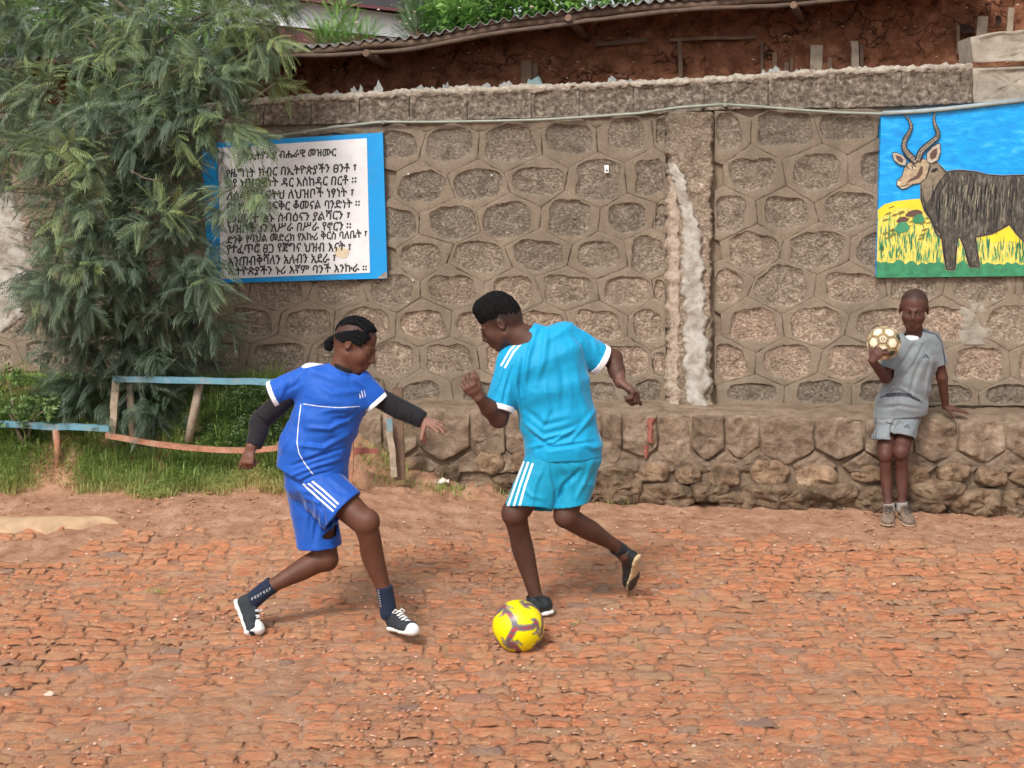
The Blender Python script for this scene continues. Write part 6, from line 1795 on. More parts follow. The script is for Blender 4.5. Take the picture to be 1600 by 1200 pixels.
def band(name, c, ax_, r, w, mat, parent, u=(0, 1, 0), r2=None, h=.0028, th=.006, bb=None):
    c = np.asarray(c, float); ax_ = nrm(ax_); G = Fld(c - r * 1.5, c + r * 1.5, h)
    G.put(seg(c - ax_ * w * 3, c + ax_ * w * 3, u, r, r2 or r, r, r2 or r, .2), .002); shell(G, th)
    cut(G, c + ax_ * w / 2, ax_, r * 2.4); cut(G, c - ax_ * w / 2, -ax_, r * 2.4)
    V, Fq = G.mesh(); V = relax(V, Fq, 1, .4); V = folds(V, Fq, [], fine=.0012, seed=5)
    return mesh_np(name, V, Fq, mat, True, parent=parent)
band('sleeve_cuff', m(778.6, 637, -.06), m(779, 640, -.06) - m(795, 585, -.02) + np.array([.01, 0, 0]), .0685, .022, Mwh, man)
band('sleeve_cuff', m(936, 561.5, .082), m(944, 566, .09) - m(885, 530, .04), .0725, .026, Mwh, man)
band('collar', m(822.5, 524), nrm(m(800, 503) - m(832, 545)), .058, .018, Mcyp, man, u=(0, 1, 0), r2=.054)
# shorts
S = Fld(*bbox([m(780, 690, -.25), m(950, 815, .25)], .02), .0036)
loft(S, [(m(882, 695), (1, 0, .05), .150, .115), (m(884, 720), (1, 0, .05), .158, .125)], .03)
S.put(seg(m(856, 720, -.01), m(826, 800, -.05), (1, 0, -.2), .100, .110, .109, .098), .03)
S.put(seg(m(905, 722, .01), m(890, 798, -.04), (1, 0, .1), .090, .110, .078, .090), .022)
S.put(ell(m(876, 745, -.0), np.eye(3), (.05, .10, .085)), .03)
shell(S, .008)
cut(S, m(822, 795, -.04), nrm(m(829, 812, -.05) - m(836, 760)) + np.array([0.06, 0, -.15]), .16)
cut(S, m(897, 786, -.03), np.array([.14, 0, -1.0]), .105)
V, Fq = S.mesh(); V = relax(V, Fq, 2, .5)
cr = [([(860, 730), (868, 765), (866, 798)], 4, -.010), ([(905, 735), (880, 760), (872, 786)], 5, -.014), ([(850, 725), (835, 760), (830, 795)], 6, .007), ([(925, 720), (915, 750), (900, 780)], 5, .008), ([(878, 725), (890, 745), (895, 775)], 5, .006), ([(815, 760), (830, 775), (850, 780)], 5, .005)]
V = folds(V, Fq, cr, fine=.0024, seed=4, amp=1.1)
st = lin_dist(V, [([(818, 722), (806, 755), (794, 790)], 3.4), ([(825, 723), (813, 757), (802, 793)], 3.4), ([(832, 725), (820, 760), (810, 797)], 3.4)], 1)
mesh_np('shorts', V, Fq, Mcys, True, {'stripe': st}, man)
# socks and shoes
Mblk_cloth = cloth('black_sock', (.018, .018, .022), .1, .9, sheen=.1)
Mblk_shoe = simple('black_trainer', (.014, .018, .020), .45, .2, 30, .3, 200)
Mtan = simple('tan_rubber_sole', (.50, .38, .22), .6, .2, 30, .3, 100); Mwsole = simple('white_rubber', (.78, .77, .74), .5, .05, 30); Mgrey = simple('grey_mesh', (.36, .38, .38), .7, .1, 50)
band('sock', m(836, 938, .0), a1 - c1, .036, .05, Mblk_cloth, man, th=.004)
band('sock', m(967, 858, .122), a2 - m(922, 828, .02), .035, .05, Mblk_cloth, man, th=.004)
hl = onground(866, 977); hl[1] = Y0 + .03; hl[2] = float(gz(hl[0], hl[1])) + .012
hl = m(866, 972, .0); hl[2] = float(gz(hl[0], hl[1])) + .014
s1, SL = shoe_parts(man, hl, (-.80, -.45, -.06), (-.12, .0, 1), .265, Mblk_shoe, Mwsole, ankle=m(838, 940, .0), collar=.115)
V, T_ = tube_tris([SL(.034, .045, .050), SL(.040, .075, .040), SL(.043, .11, .045)], [.0022] * 3, n=5); mesh_np('shoe_mark', V, T_, Mwsole, True, parent=s1)
d2 = nrm((-.06, .40, -.55)); n2 = np.array([-.72, .45, .35]); 
s2, SL2 = shoe_parts(man, m(1000, 869, .10), d2, n2, .245, Mblk_shoe, Mtan, ankle=m(964, 855, .12), collar=.10, width=1.0)
G = Fld(*bbox([SL2(x, y, z) for x in (-.05, .05) for y in (.12, .28) for z in (-.02, .03)], .01), .0024)
for (ya, yb, wa, wb) in [(.165, .20, .040, .046), (.20, .242, .046, .032)]: G.put(seg(SL2(0, ya, .004), SL2(0, yb, .004), nrm(SL2(1, 0, 0) - SL2(0, 0, 0)), wa, .010, wb, .010, 1.4), .006)
V, Fq = G.mesh(); mesh_np('dark_tread', V, Fq, simple('dark_rubber_tread', (.05, .035, .03), .7, .3, 60, .6, 200), True, parent=s2)
place(man, (m(850, 975)[0], Y0, 0))

# ================================================================== THE GIRL (royal blue kit)
Y1 = 6.13
m, R_ = mk(Y1)
girl = empty('person')
tag(girl, 'girl in royal blue football kit with braided hair and black undersleeves chasing the ball', 'person')
skin_g = skin('warm_brown_skin', (.115, .045, .026), (.04, .018, .014), (.40, .22, .165))
Mrb = cloth('royal_blue_jersey', (.006, .090, .46), prints=(('stripe', (.74, .76, .82)),))
Mrs = cloth('royal_blue_shorts', (.006, .082, .42), prints=(('stripe', (.80, .80, .84)),))
Mrbp = cloth('royal_blue_collar', (.006, .090, .46))
Mblk_sl = cloth('black_undershirt', (.012, .011, .014), .1, .9, sheen=.15)
fwd = np.array([.87, -.20, -.45]); up = np.array([.45, 0, .89])
B = Fld(*bbox([m(375, 490, -.30), m(690, 1000, .25)], .085), .0032)
hR, hL = head(B, m(556, 540), fwd, up, .95, jaw=.96)
B.put(seg(m(543, 552), m(534, 583), (0, 1, 0), R_(19), R_(19), R_(22), R_(22)), .02)
u1 = np.array([1, .12, -.08])
tor = [(m(530, 592), u1, .125, .062), (m(524, 620), u1, .120, .085), (m(505, 670), (1, .2, 0), .110, .085), (m(490, 715), (1, .2, 0), .120, .100), (m(492, 750), (1, .2, 0), .125, .110)]
loft(B, tor, .03)
sL, eL, wL = m(474, 598, .0), m(410, 655, .02), m(393, 698, -.04)
B.put(cone(sL, eL, .039, .035), .02); B.put(cone(eL, wL, .036, .024), .015)
hand(B, m(392, 699, -.04), (-.07, -.12, -.30), (-.45, -.88, .15), 1, .160, curls=((55, 80, 50), (58, 82, 50), (60, 82, 50), (62, 80, 50)), spread=.03, thumb=(28, 10, 15))
sR2, eR2, wR2 = m(565, 606, .02), m(615, 634, .02), m(664, 658, .0)
B.put(cone(sR2, eR2, .039, .035), .02); B.put(cone(eR2, wR2, .037, .024), .015)
hand(B, m(663, 657, .0), (.30, -.25, -.06), (.15, -.55, .82), 1, .150, curls=((-4, 8, 6), (10, 22, 14), (22, 30, 18), (34, 38, 20)), spread=.0, spreads=(.32, .02, -.30, -.62), thumb=(55, -10, 0))
h1, k1, a1 = m(503, 752, -.05), m(571, 818, -.16), m(600, 922, -.12)
B.put(cone(m(515, 765, -.07), k1, .072, .055), .02); B.put(ell(m(577, 814, -.17), np.eye(3), (.043, .044, .050)), .02)
chain(B, [k1, m(578, 843, -.145), m(582, 868, -.125), m(592, 898, -.12), a1], [.052, .047, .048, .037, .029], .006)
h2, k2, a2 = m(490, 775, .04), m(509, 872, .0), m(426, 915, -.06)
B.put(cone(h2, k2, .078, .054), .02); chain(B, [k2, m(488, 881, -.01), m(470, 891, -.02), m(448, 903, -.04), a2], [.053, .049, .046, .036, .029], .004)
B.put(ell(m(511, 876, -.01), np.eye(3), (.042, .044, .042)), .02)
B.put(cone(a1, m(605, 955, -.12), .031, .032), .01); B.put(cone(a2, m(392, 942, -.06), .031, .032), .01)
V, Fq = B.mesh(); V = relax(V, Fq, 2, .45)
at = skin_attrs(V, hL, hR, .95, scalp=lambda q: .75 * np.clip((q[:, 2] - np.interp(q[:, 1], [-.11, -.05, 0, .05, .075], [-.04, -.022, .026, .062, .098])) / .012, 0, 1) * (q[:, 1] < .074))
N = vnormals(V, Fq); hd = np.linalg.norm(V - m(675, 662, -.03), axis=1) < .12
at['pale'] = np.where(hd, .50, at['pale']); at['pale'] = np.where(np.linalg.norm(V - m(388, 715, -.05), axis=1) < .07, .12, at['pale'])
mesh_np('body', V, Fq, skin_g, True, at, girl)
face_details(girl, hL, hR, .95, left=True, right=True, es=.8)
# hair: cornrows gathered at the nape
H = Fld(*bbox([m(500, 485, -.12), m(605, 575, .12)], .02), .0024)
s_ = .95
H.put(ell(hL(0, -.066, .002), hR, np.array([.048, .040, .050]) * s_), .01)
for sg in (-1, 1):
    for (z0, ys) in ((.066, .052), (.046, .046), (.026, .034), (.006, -.036)):
        pts = []
        for t in np.linspace(0, 1, 26):
            y_ = ys + (-.104 - ys) * t; z_ = z0 + (-.012 - z0) * max(0, t - .35) / .65 * .9 + (.0022 if int(t * 26) % 2 else -.0022)
            v_ = 1 - ((y_ + .014) / .096) ** 2 - ((z_ - .036) / .084) ** 2
            pts.append(hL(sg * .0755 * math.sqrt(max(v_, .012)), y_, z_))
        for i in range(len(pts)): H.put(ell(pts[i], hR, np.array([.0080, .0075, .0105]) * (1 + .14 * (i % 2))), .002)
for xo in (-.050, -.026, 0, .026, .050):
    pts = []
    for t in np.linspace(0, 1, 34):
        a = math.radians(50 + 150 * t)       # angle over the skull from the hairline backwards
        rx = math.sqrt(max(.05, 1 - (xo / .078) ** 2))
        conv = 1 - .72 * max(0, t - .45) / .55
        y_ = -.016 + .095 * rx * math.cos(a); z_ = .036 + .083 * rx * math.sin(a) * (1 if math.sin(a) > 0 else .75)
        pts.append(hL(xo * conv + (.0025 if int(t * 34) % 2 else -.0025), y_, z_))
    for i in range(len(pts)):
        H.put(ell(pts[i], hR, np.array([.0100, .0080, .0105]) * (1 + .14 * (i % 2))), .002)
tail = [hL(0, -.090, -.010), hL(0, -.112, -.028), hL(0, -.122, -.050), hL(0, -.112, -.066), hL(0, -.100, -.060)]
for i in range(4):
    for t in (0, .5): H.put(ell(tail[i] * (1 - t) + tail[i + 1] * t, hR, (.024 - .002 * i, .017, .017)), .006)
V, Fq = H.mesh(); N = vnormals(V, Fq); V = V + N * (.0015 * fbm(V * 120, 2))[:, None]
mesh_np('braided_hair', V, Fq, hairmat('black_braided_hair', (.005, .0055, .0065), 240), True, parent=girl)
# undershirt sleeves and neck
def sleeve(name, pts, rad, mat, parent, ends=True, h=.003, creases=()):
    G = Fld(*bbox(pts, .08), h); chain(G, pts, rad, .015)
    cut(G, pts[-1], np.array(pts[-1]) - np.array(pts[-2]), .07)
    V, Fq = G.mesh(); V = relax(V, Fq, 2, .5); V = folds(V, Fq, list(creases), fine=.0018, seed=3)
    return mesh_np(name, V, Fq, mat, True, parent=parent)
sleeve('undershirt_sleeve', [sL, eL, m(405, 672, .0), m(396, 697, -.035)], [.048, .044, .039, .033], Mblk_sl, girl, creases=[([(400, 650), (412, 658), (420, 668)], 3, -.006), ([(396, 665), (405, 672), (414, 678)], 3, .005)])
sleeve('undershirt_sleeve', [sR2, eR2, m(640, 646, .01), m(661, 657, .0)], [.043, .045, .041, .036], Mblk_sl, girl, creases=[([(612, 622), (622, 635), (620, 650)], 3, -.005), ([(636, 634), (642, 645), (640, 658)], 3, .004)])
band('undershirt_collar', m(538.5, 575), nrm(m(550, 545) - m(533, 590)), .060, .024, Mblk_sl, girl, u=(0, 1, 0))
# jersey
S = Fld(*bbox([m(410, 560, -.25), m(625, 790, .25)], .02), .0036)
sh = [(m(534, 586), u1, .080, .062), (m(530, 594), u1, .140, .078), (m(523, 622), u1, .142, .112), (m(508, 660), (1, .2, -.1), .142, .120), (m(490, 700), (1, .2, 0), .152, .128), (m(487, 735), (1, .2, .1), .150, .132), (m(494, 765), (1, .2, .1), .140, .13)]
loft(S, sh, .03)
S.put(cone(m(486, 592, .0), m(430, 616, .01), .062, .057), .035)
S.put(cone(m(562, 598, .01), m(592, 632, .01), .058, .056), .035)
shell(S, .008)
cut(S, m(490, 748, 0), nrm((-.42, 0, -1)), .26)
scut(S, m(431, 616, .01), m(430, 616) - m(486, 592), .072)
scut(S, m(586, 626, .01), m(592, 632) - m(562, 598), .070)
cut(S, m(538, 577, .0), nrm(m(550, 548) - m(533, 592)), .085)
V, Fq = S.mesh(); V = relax(V, Fq, 2, .5)
cr = [([(545, 655), (515, 670), (478, 668)], 5, .010), ([(542, 680), (505, 700), (462, 695)], 5, .011), ([(538, 700), (500, 712), (455, 728)], 4, -.011), ([(535, 715), (495, 728), (450, 745)], 4, .010), ([(520, 735), (485, 745), (455, 762)], 4, -.009), ([(470, 640), (455, 675), (440, 705)], 6, .008), ([(560, 640), (540, 655), (520, 655)], 4, -.008),
      ([(495, 600), (520, 615), (560, 612)], 7, .006), ([(478, 580), (465, 600), (448, 610)], 5, -.007), ([(455, 585), (445, 605), (438, 622)], 4, .006), ([(555, 598), (570, 612), (578, 628)], 4, -.007), ([(500, 645), (520, 640), (548, 640)], 5, .005), ([(470, 655), (480, 690), (475, 720)], 7, -.005)]
V = folds(V, Fq, cr, fine=.0026, seed=6, stretch=(.8, 1, 1.1), amp=1.15)
st = lin_dist(V, [([(474, 631), (500, 635), (530, 637), (562, 635)], 1.4), ([(470, 632), (466, 665), (464, 692), (467, 708), (476, 724), (489, 741)], 1.4), ([(475, 571), (508, 564)], 8.5), ([(506, 563), (514, 558)], 3.5), ([(562, 616), (563, 622)], 1.6), ([(565, 611), (567, 621)], 1.6), ([(569, 609), (571, 620)], 1.2)], 1)
mesh_np('jersey', V, Fq, Mrb, True, {'stripe': st}, girl)
band('sleeve_cuff', m(429, 616.5, .01), m(430, 616) - m(486, 592), .0615, .020, Mwh, girl)
band('sleeve_cuff', m(588, 628.5, .01), m(592, 632) - m(562, 598), .0605, .020, Mwh, girl)
band('collar', m(536.5, 580), nrm(m(550, 545) - m(533, 590)), .069, .014, Mrbp, girl, u=(0, 1, 0))
# shorts
S = Fld(*bbox([m(430, 715, -.3), m(575, 875, .25)], .02), .0036)
loft(S, [(m(490, 735), (1, .2, .1), .128, .115), (m(492, 755), (1, .2, .1), .132, .125)], .03)
S.put(seg(m(498, 756, -.04), m(543, 808, -.13), (.65, -.1, .75), .105, .105, .112, .100), .03)
S.put(seg(m(484, 765, .04), m(501, 862, .01), (1, .1, 0), .100, .105, .096, .104), .02)
shell(S, .008)
cut(S, m(534, 801, -.11), nrm((.76, -.2, -.65)), .15)
cut(S, m(500, 853, .01), nrm((.08, 0, -1)), .14)
V, Fq = S.mesh(); V = relax(V, Fq, 2, .5)
cr = [([(490, 765), (505, 800), (508, 828)], 5, -.012), ([(475, 760), (480, 800), (478, 840)], 6, .008), ([(500, 790), (495, 820), (490, 850)], 5, -.009), ([(515, 745), (530, 760), (545, 768)], 5, .007), ([(460, 760), (480, 780), (505, 788)], 5, .008), ([(455, 748), (475, 762), (500, 768)], 4, -.008), ([(525, 790), (518, 820), (520, 845)], 5, .008)]
V = folds(V, Fq, cr, fine=.0024, seed=7, amp=1.1)
st = lin_dist(V, [([(474, 757), (495, 776), (520, 798)], 3.0), ([(479, 753), (500, 771), (524, 792)], 3.0), ([(484, 749), (505, 766), (528, 787)], 3.0)], 1)
mesh_np('shorts', V, Fq, Mrs, True, {'stripe': st}, girl)
# socks and canvas shoes
Mnavy = cloth('navy_sock', (.012, .020, .045), .1, .9, sheen=.1, prints=(('stripe', (.5, .5, .52)),))
Mcanvas = simple('dark_canvas_shoe', (.022, .028, .034), .85, .2, 60, .4, 300)
Mlace = simple('white_lace', (.80, .79, .76), .7, .04)
def sock(pts, rad, mat, parent, marks=()):
    G = Fld(*bbox(pts, .07), .0026); chain(G, pts, rad, .01)
    cut(G, pts[0], np.array(pts[0]) - np.array(pts[1]), .055)
    V, Fq = G.mesh(); V = relax(V, Fq, 1, .4); V = folds(V, Fq, [], fine=.001, seed=2)
    st = lin_dist(V, list(marks), 1) if marks else np.full(len(V), 50.)
    return mesh_np('sock', V, Fq, mat, True, {'stripe': st}, parent)
mk1 = []
for i in range(7):
    x_, y_ = 394 + i * 4.6, 934.5 - i * 2.6
    mk1.append(([(x_ - 1.1, y_ + .4), (x_ + 1.4, y_ - .8)], 1.0)); mk1.append(([(x_ - .8, y_ + .5), (x_ + .2 - .4 * (i % 2), y_ + 3.2)], 1.0))
    if i % 3: mk1.append(([(x_ + .2, y_ + 3.0), (x_ + 2.2, y_ + 1.8)], .9))
sock([m(427, 913, -.06), m(408, 927, -.06), m(393, 940, -.06)], [.038, .037, .038], Mnavy, girl, mk1)
mk2 = []
for i in range(7):
    x_, y_ = 592 + i * .6, 922 + i * 4.0; mk2.append(([(x_ - 2, y_), (x_, y_ + 1.5)], 1.0))
sock([m(600, 916, -.12), m(604, 938, -.12), m(607, 958, -.12)], [.037, .035, .037], Mnavy, girl, mk2)
hl = m(609, 984, -.09)
ft = m(640, 990, -.25)
gsh, SL = shoe_parts(girl, hl, ft - hl, (-.05, .1, 1), .245, Mcanvas, Mwsole, ankle=m(605, 950, -.12), lace_mat=Mlace, toecap=True, collar=.095)
bh = m(365, 936, -.05)
bf = nrm(m(384, 982, -.11) - bh)
gsh2, SL = shoe_parts(girl, bh, bf, nrm((.88, -.12, .42)), .245, Mcanvas, Mwsole, bend=70, ankle=m(398, 934, -.06), lace_mat=Mlace, toecap=True, collar=.095)
place(girl, (m(500, 985)[0], Y1, 0))

# ================================================================== THE BOY (grey kit, leaning on the ledge)
Y2 = 7.78
m, R_ = mk(Y2)
boy = empty('person')
tag(boy, 'boy in light grey kit leaning on the stone ledge, holding an old ball', 'person')
skin_b = skin('reddish_brown_skin', (.095, .038, .026), (.035, .018, .015), (.30, .15, .11))
Mgk = cloth('light_grey_jersey', (.175, .20, .215), prints=(('stripe', (.03, .035, .05)),), dirt=((.26, .22, .18), .35))
s_ = .95
fwd = np.array([-.29, -.93, -.20]); up = np.array([0, -.15, 1.0])
B = Fld(*bbox([m(1345, 445, -.2), m(1525, 825, .35)], .05), .0032)
bd = .13                                         # the body leans back to the ledge
hR, hL = head(B, m(1428, 484, bd - .01), fwd, up, s_, jaw=.87, k=.012, child=1)
B.put(seg(m(1428, 508, bd + .01), m(1430, 528, bd + .02), (1, 0, 0), .044, .044, .05, .048), .015)
tor = [(m(1433, 534, bd + .02), (1, 0, .02), .118, .055), (m(1430, 565, bd + .02), (1, 0, 0), .105, .070), (m(1418, 605, bd + .02), (1, 0, 0), .092, .068), (m(1406, 650, bd + .01), (1, 0, 0), .105, .078)]
loft(B, tor, .025)
sA, eA, wA = m(1402, 535, bd), m(1383, 590, bd - .05), m(1363, 564, bd - .25)
B.put(cone(sA, eA, .034, .030), .02); B.put(cone(eA, wA, .030, .021), .012)
ballC = m(1381, 536, bd - .19)
hand(B, m(1363, 563, bd - .262), nrm((.45, -.10, .70)), nrm((-.46, -.87, .2)), -1, .155, curls=((18, 22, 20), (22, 24, 20), (24, 26, 20), (26, 26, 20)), thumb=(50, 5, 5), spreads=(-.30, -.42, -.55, -.70))
sB, eB, wB = m(1461, 541, bd + .02), m(1472, 590, bd + .03), m(1477, 632, bd + .08)
B.put(cone(sB, eB, .035, .030), .02); B.put(cone(eB, wB, .030, .020), .012)
hand(B, m(1477, 636, bd + .085), nrm((1.0, -.25, -.16)), nrm((.10, -.15, 1)), 1, .145, curls=((2, 8, 4), (2, 8, 4), (4, 8, 4), (6, 8, 4)), spread=.18, thumb=(60, 5, 5))
h1, k1, a1 = m(1385, 668, bd - .02), m(1384, 712, bd - .10), m(1388, 788, bd - .12)
B.put(cone(h1, k1, .052, .039), .02); B.put(ell(m(1383, 711, bd - .105), np.eye(3), (.036, .036, .044)), .015); chain(B, [k1, m(1384, 732, bd - .09), m(1384.5, 746, bd - .085), m(1386, 768, bd - .10), a1], [.035, .033, .033, .026, .021], .004)
B0 = B; B = Fld(*bbox([m(1345, 445, -.2), m(1525, 825, .35)], .05), .0032)
h2, k2, a2 = m(1416, 668, bd - .03), m(1408, 706, bd - .13), m(1409, 786, bd - .12)
B.put(cone(h2, k2, .052, .041), .02); B.put(ell(m(1407, 706, bd - .14), np.eye(3), (.037, .038, .046)), .015); chain(B, [k2, m(1409, 730, bd - .105), m(1409, 745, bd - .10), m(1409, 768, bd - .11), a2], [.037, .034, .034, .027, .022], .004)
B.put(cone(a2, m(1410, 800, bd - .12), .024, .026), .01)
B0.put(cone(a1, m(1389, 802, bd - .12), .024, .026), .01); B0.a = np.minimum(B0.a, B.a); B = B0
V, Fq = B.mesh(); V = relax(V, Fq, 2, .45)
at = skin_attrs(V, hL, hR, s_, scalp=lambda q: np.clip((q[:, 2] - .062 - .25 * np.clip(q[:, 1], 0, .2) + .75 * np.clip(.045 - q[:, 1], 0, .06)) / .010, 0, 1) * .80 * (np.abs(q[:, 0]) < .0765))
mesh_np('body', V, Fq, skin_b, True, at, boy)
face_details(boy, hL, hR, s_, look=(-.003, 0), es=1.0)
S = Fld(*bbox([m(1350, 510, -.15), m(1495, 665, .35)], .02), .0034)
sh = [(m(1432, 524, bd + .02), (1, 0, 0), .072, .052), (m(1434, 531, bd + .02), (1, 0, -.02), .122, .066), (m(1430, 560, bd + .015), (1, 0, 0), .122, .088), (m(1418, 600, bd + .01), (1, 0, 0), .122, .094), (m(1408, 632, bd), (1, 0, 0), .140, .098), (m(1404, 665, bd), (1, 0, 0), .150, .10)]
loft(S, sh, .025)
S.put(cone(m(1408, 537, bd), m(1386, 580, bd - .04), .048, .052), .025)
S.put(cone(m(1457, 537, bd + .02), m(1470, 574, bd + .02), .050, .047), .03)
shell(S, .007)
cut(S, m(1404, 650, bd), nrm((.08, 0, -1)), .24)
scut(S, m(1384, 575, bd - .045), nrm((-.34, -.25, -1)), .054, .045)
scut(S, m(1470, 570, bd + .02), nrm((.35, 0, -1)), .053)
S.put(cone(m(1427, 500, bd + .005), m(1426.5, 519, bd - .020), .062, .050), .004, 's')
S.put(cone(m(1424, 511, bd - .05), m(1424, 531, bd - .06), .048, .006), .004, 's')
V, Fq = S.mesh(); V = relax(V, Fq, 2, .5)
cr = [([(1440, 535), (1425, 565), (1395, 605)], 4, .010), ([(1450, 545), (1432, 580), (1420, 620)], 5, -.008), ([(1432, 532), (1415, 560), (1392, 590)], 4, -.008), ([(1400, 600), (1385, 615), (1370, 630)], 4, .008), ([(1458, 560), (1450, 590), (1446, 620)], 4, .007), ([(1378, 612), (1405, 605), (1440, 625)], 4, .008), ([(1375, 638), (1405, 634), (1440, 640)], 4, -.006), ([(1415, 590), (1400, 620), (1398, 645)], 5, .006)]
V = folds(V, Fq, cr, fine=.0022, seed=8, amp=1.1)
ban = [(1374, 622), (1388, 616), (1403, 613.5), (1420, 615), (1434, 622), (1441, 629)]
marks = [([(1376, 621), (1388, 617)], 2.2), ([(1386, 617.5), (1403, 616), (1422, 618)], 6.0), ([(1420, 618.5), (1436, 626)], 4.0), ([(1434, 625), (1441, 629.5)], 1.6),
         ([(1443, 517), (1462, 522), (1472, 534), (1477, 568)], 2.2), ([(1446, 514), (1465, 518.5), (1477, 532), (1482, 566)], 2.2), ([(1402, 516), (1413, 514)], 2.0), ([(1370, 597), (1364, 610), (1362.5, 620)], 1.2)]
# three slanted bars in a triangle on the chest and wide thin word bar under it
cxl, cyl = 1446.5, 557
for (x0, w_, h0) in ((-3.9, 1.9, 1.7), (-.9, 1.9, 4.0), (2.2, 2.0, 5.8)):
    pass
marks += [([(cxl - 4.6, cyl + 1.6), (cxl - 3.6, cyl + .4)], 1.4), ([(cxl - 2.0, cyl + 1.4), (cxl - 2.4, cyl - 1.4)], 1.7), ([(cxl + 1.0, cyl + 1.2), (cxl - .6, cyl - 3.6)], 1.8), ([(cxl + 3.8, cyl + 1.4), (cxl + 1.2, cyl - 2.6)], 1.8), ([(cxl - 5.6, cyl + 3.2), (cxl + 5.8, cyl + 3.2)], .7)]
for i in range(4): marks.append(([(1432 + i * 3.6, 598 - i * .5), (1437 + i * 3.2, 586 - i * 3)], .6))
for i in range(5): marks.append(([(1398 + i * 3.2, 594 - i), (1401 + i * 3.4, 582 - i * 2 + 2 * (i % 2)), (1405 + i * 2.4, 576)], .45))
st = lin_dist(V, marks, 1)
mesh_np('jersey', V, Fq, Mgk, True, {'stripe': st}, boy)
G = Fld(*bbox([m(1410, 510, bd - .12), m(1440, 540, bd)], .02), .0026)
G.put(ell(m(1425.5, 529, bd - .006), np.eye(3), (.044, .038, .024)), .01)
V, Fq = G.mesh(); V = relax(V, Fq, 1); mesh_np('undershirt', V, Fq, Mwh, True, parent=boy)
S = Fld(*bbox([m(1350, 635, -.2), m(1455, 705, .3)], .02), .0034)
S.put(seg(m(1402, 640, bd), m(1402, 658, bd - .01), (1, 0, 0), .120, .080, .130, .084), .02)
S.put(seg(m(1389, 662, bd - .02), m(1379, 690, bd - .07), (1, 0, .05), .060, .068, .064, .070), .02)
S.put(seg(m(1418, 660, bd - .02), m(1411, 688, bd - .10), (1, 0, -.2), .060, .068, .064, .072), .014)
shell(S, .007)
cut(S, m(1378, 687, bd - .06), nrm((0, -.15, -1)), .080); cut(S, m(1409, 682, bd - .09), nrm((-.30, -.3, -1)), .082)
V, Fq = S.mesh(); V = relax(V, Fq, 2, .5)
V = folds(V, Fq, [([(1398, 655), (1393, 668), (1392, 682)], 3, -.010), ([(1405, 655), (1415, 662), (1428, 664)], 3, .006), ([(1370, 658), (1382, 662), (1392, 660)], 3, .006)], fine=.0022, seed=9)
marks = [([(1363, 650), (1361.5, 686)], 1.1), ([(1366, 650), (1365, 687)], 1.1), ([(1369, 650), (1368.5, 687)], 1.1), ([(1440, 655), (1432, 672), (1424, 687)], 1.2), ([(1437, 655), (1429, 671), (1421, 686)], 1.0),
         ([(1413, 668), (1414, 666)], 1.6), ([(1417, 668.5), (1415.5, 664.5)], 1.8), ([(1421, 669), (1418, 663)], 1.8), ([(1384, 660), (1396, 663)], 2.0), ([(1360, 688.5), (1372, 689)], 1.6)]
mesh_np('shorts', V, Fq, Mgk, True, {'stripe': lin_dist(V, marks, 1)}, boy)
Msk = cloth('grey_sock', (.30, .27, .25), .1, .9)
Mold = simple('worn_dusty_trainer', (.17, .12, .088), .85, .3, 40, .6, 120, dirt=(.28, .185, .12), dirtamt=.8); Mosole = simple('dusty_sole', (.42, .31, .21), .8, .2, 40); Mdl = simple('dark_lace', (.04, .035, .035), .8)
for (ax_, ay_, hx, hy, tx, ty) in [(1389, 786, 1389, 806, 1386, 824), (1409.5, 784, 1410, 805, 1420, 822)]:
    sock([m(ax_, ay_, bd - .12), m(ax_ + .5, ay_ + 12, bd - .12)], [.029, .031], Msk, boy)
    h_ = m(hx, hy, bd - .085); t_ = m(tx, ty, bd - .26)
    zg = float(gz(h_[0], h_[1])) + .004; h_[2] = zg; t_[2] = zg - .014
    shoe_parts(boy, h_, t_ - h_, (0, 0, 1), .215, Mold, Mosole, ankle=m(ax_, ay_ + 2, bd - .12), lace_mat=Mdl, collar=.075, width=1.05, sole_t=.016)
place(boy, (m(1400, 815)[0], Y2, .1))

# ================================================================== BALLS
bc = P(810, 978, 5.87); br = .1095
ru = 41.5
def sph(n, c, r):
    bm = bmesh.new(); bmesh.ops.create_icosphere(bm, subdivisions=n, radius=1.0)
    V = np.array([v.co[:] for v in bm.verts]); T_ = np.array([[v.index for v in f.verts] for f in bm.faces]); bm.free()
    return V, T_
Vn, T_ = sph(6, bc, br)
# three hooked arms, in coordinates of the ball's disk (-1..1), as the photo shows them
arms = [([(-.11, .05), (-.20, -.28), (-.38, -.52), (-.52, -.56), (-.58, -.42)], [.13, .12, .10, .09, .03]),
        ([(-.11, .05), (.20, .08), (.52, .04), (.68, -.10), (.62, -.22), (.50, -.24)], [.13, .12, .11, .10, .06, .02]),
        ([(-.11, .05), (-.26, .32), (-.38, .55), (-.36, .75), (-.20, .80), (-.12, .66)], [.13, .12, .11, .10, .08, .03]),
        ([(.68, -.10), (.76, .10), (.66, .26), (.55, .30)], [.08, .05, .03, .012]), ([(-.36, .75), (-.52, .66), (-.62, .44)], [.07, .04, .012]), ([(-.52, -.56), (-.36, -.72), (-.20, -.66)], [.05, .03, .012])]
vis = (CAMV := np.array([0, 0, CAMZ]) - bc); vis = nrm(vis); bx = nrm(np.cross(np.array([0, 0, 1.]), vis)); bz = np.cross(vis, bx)
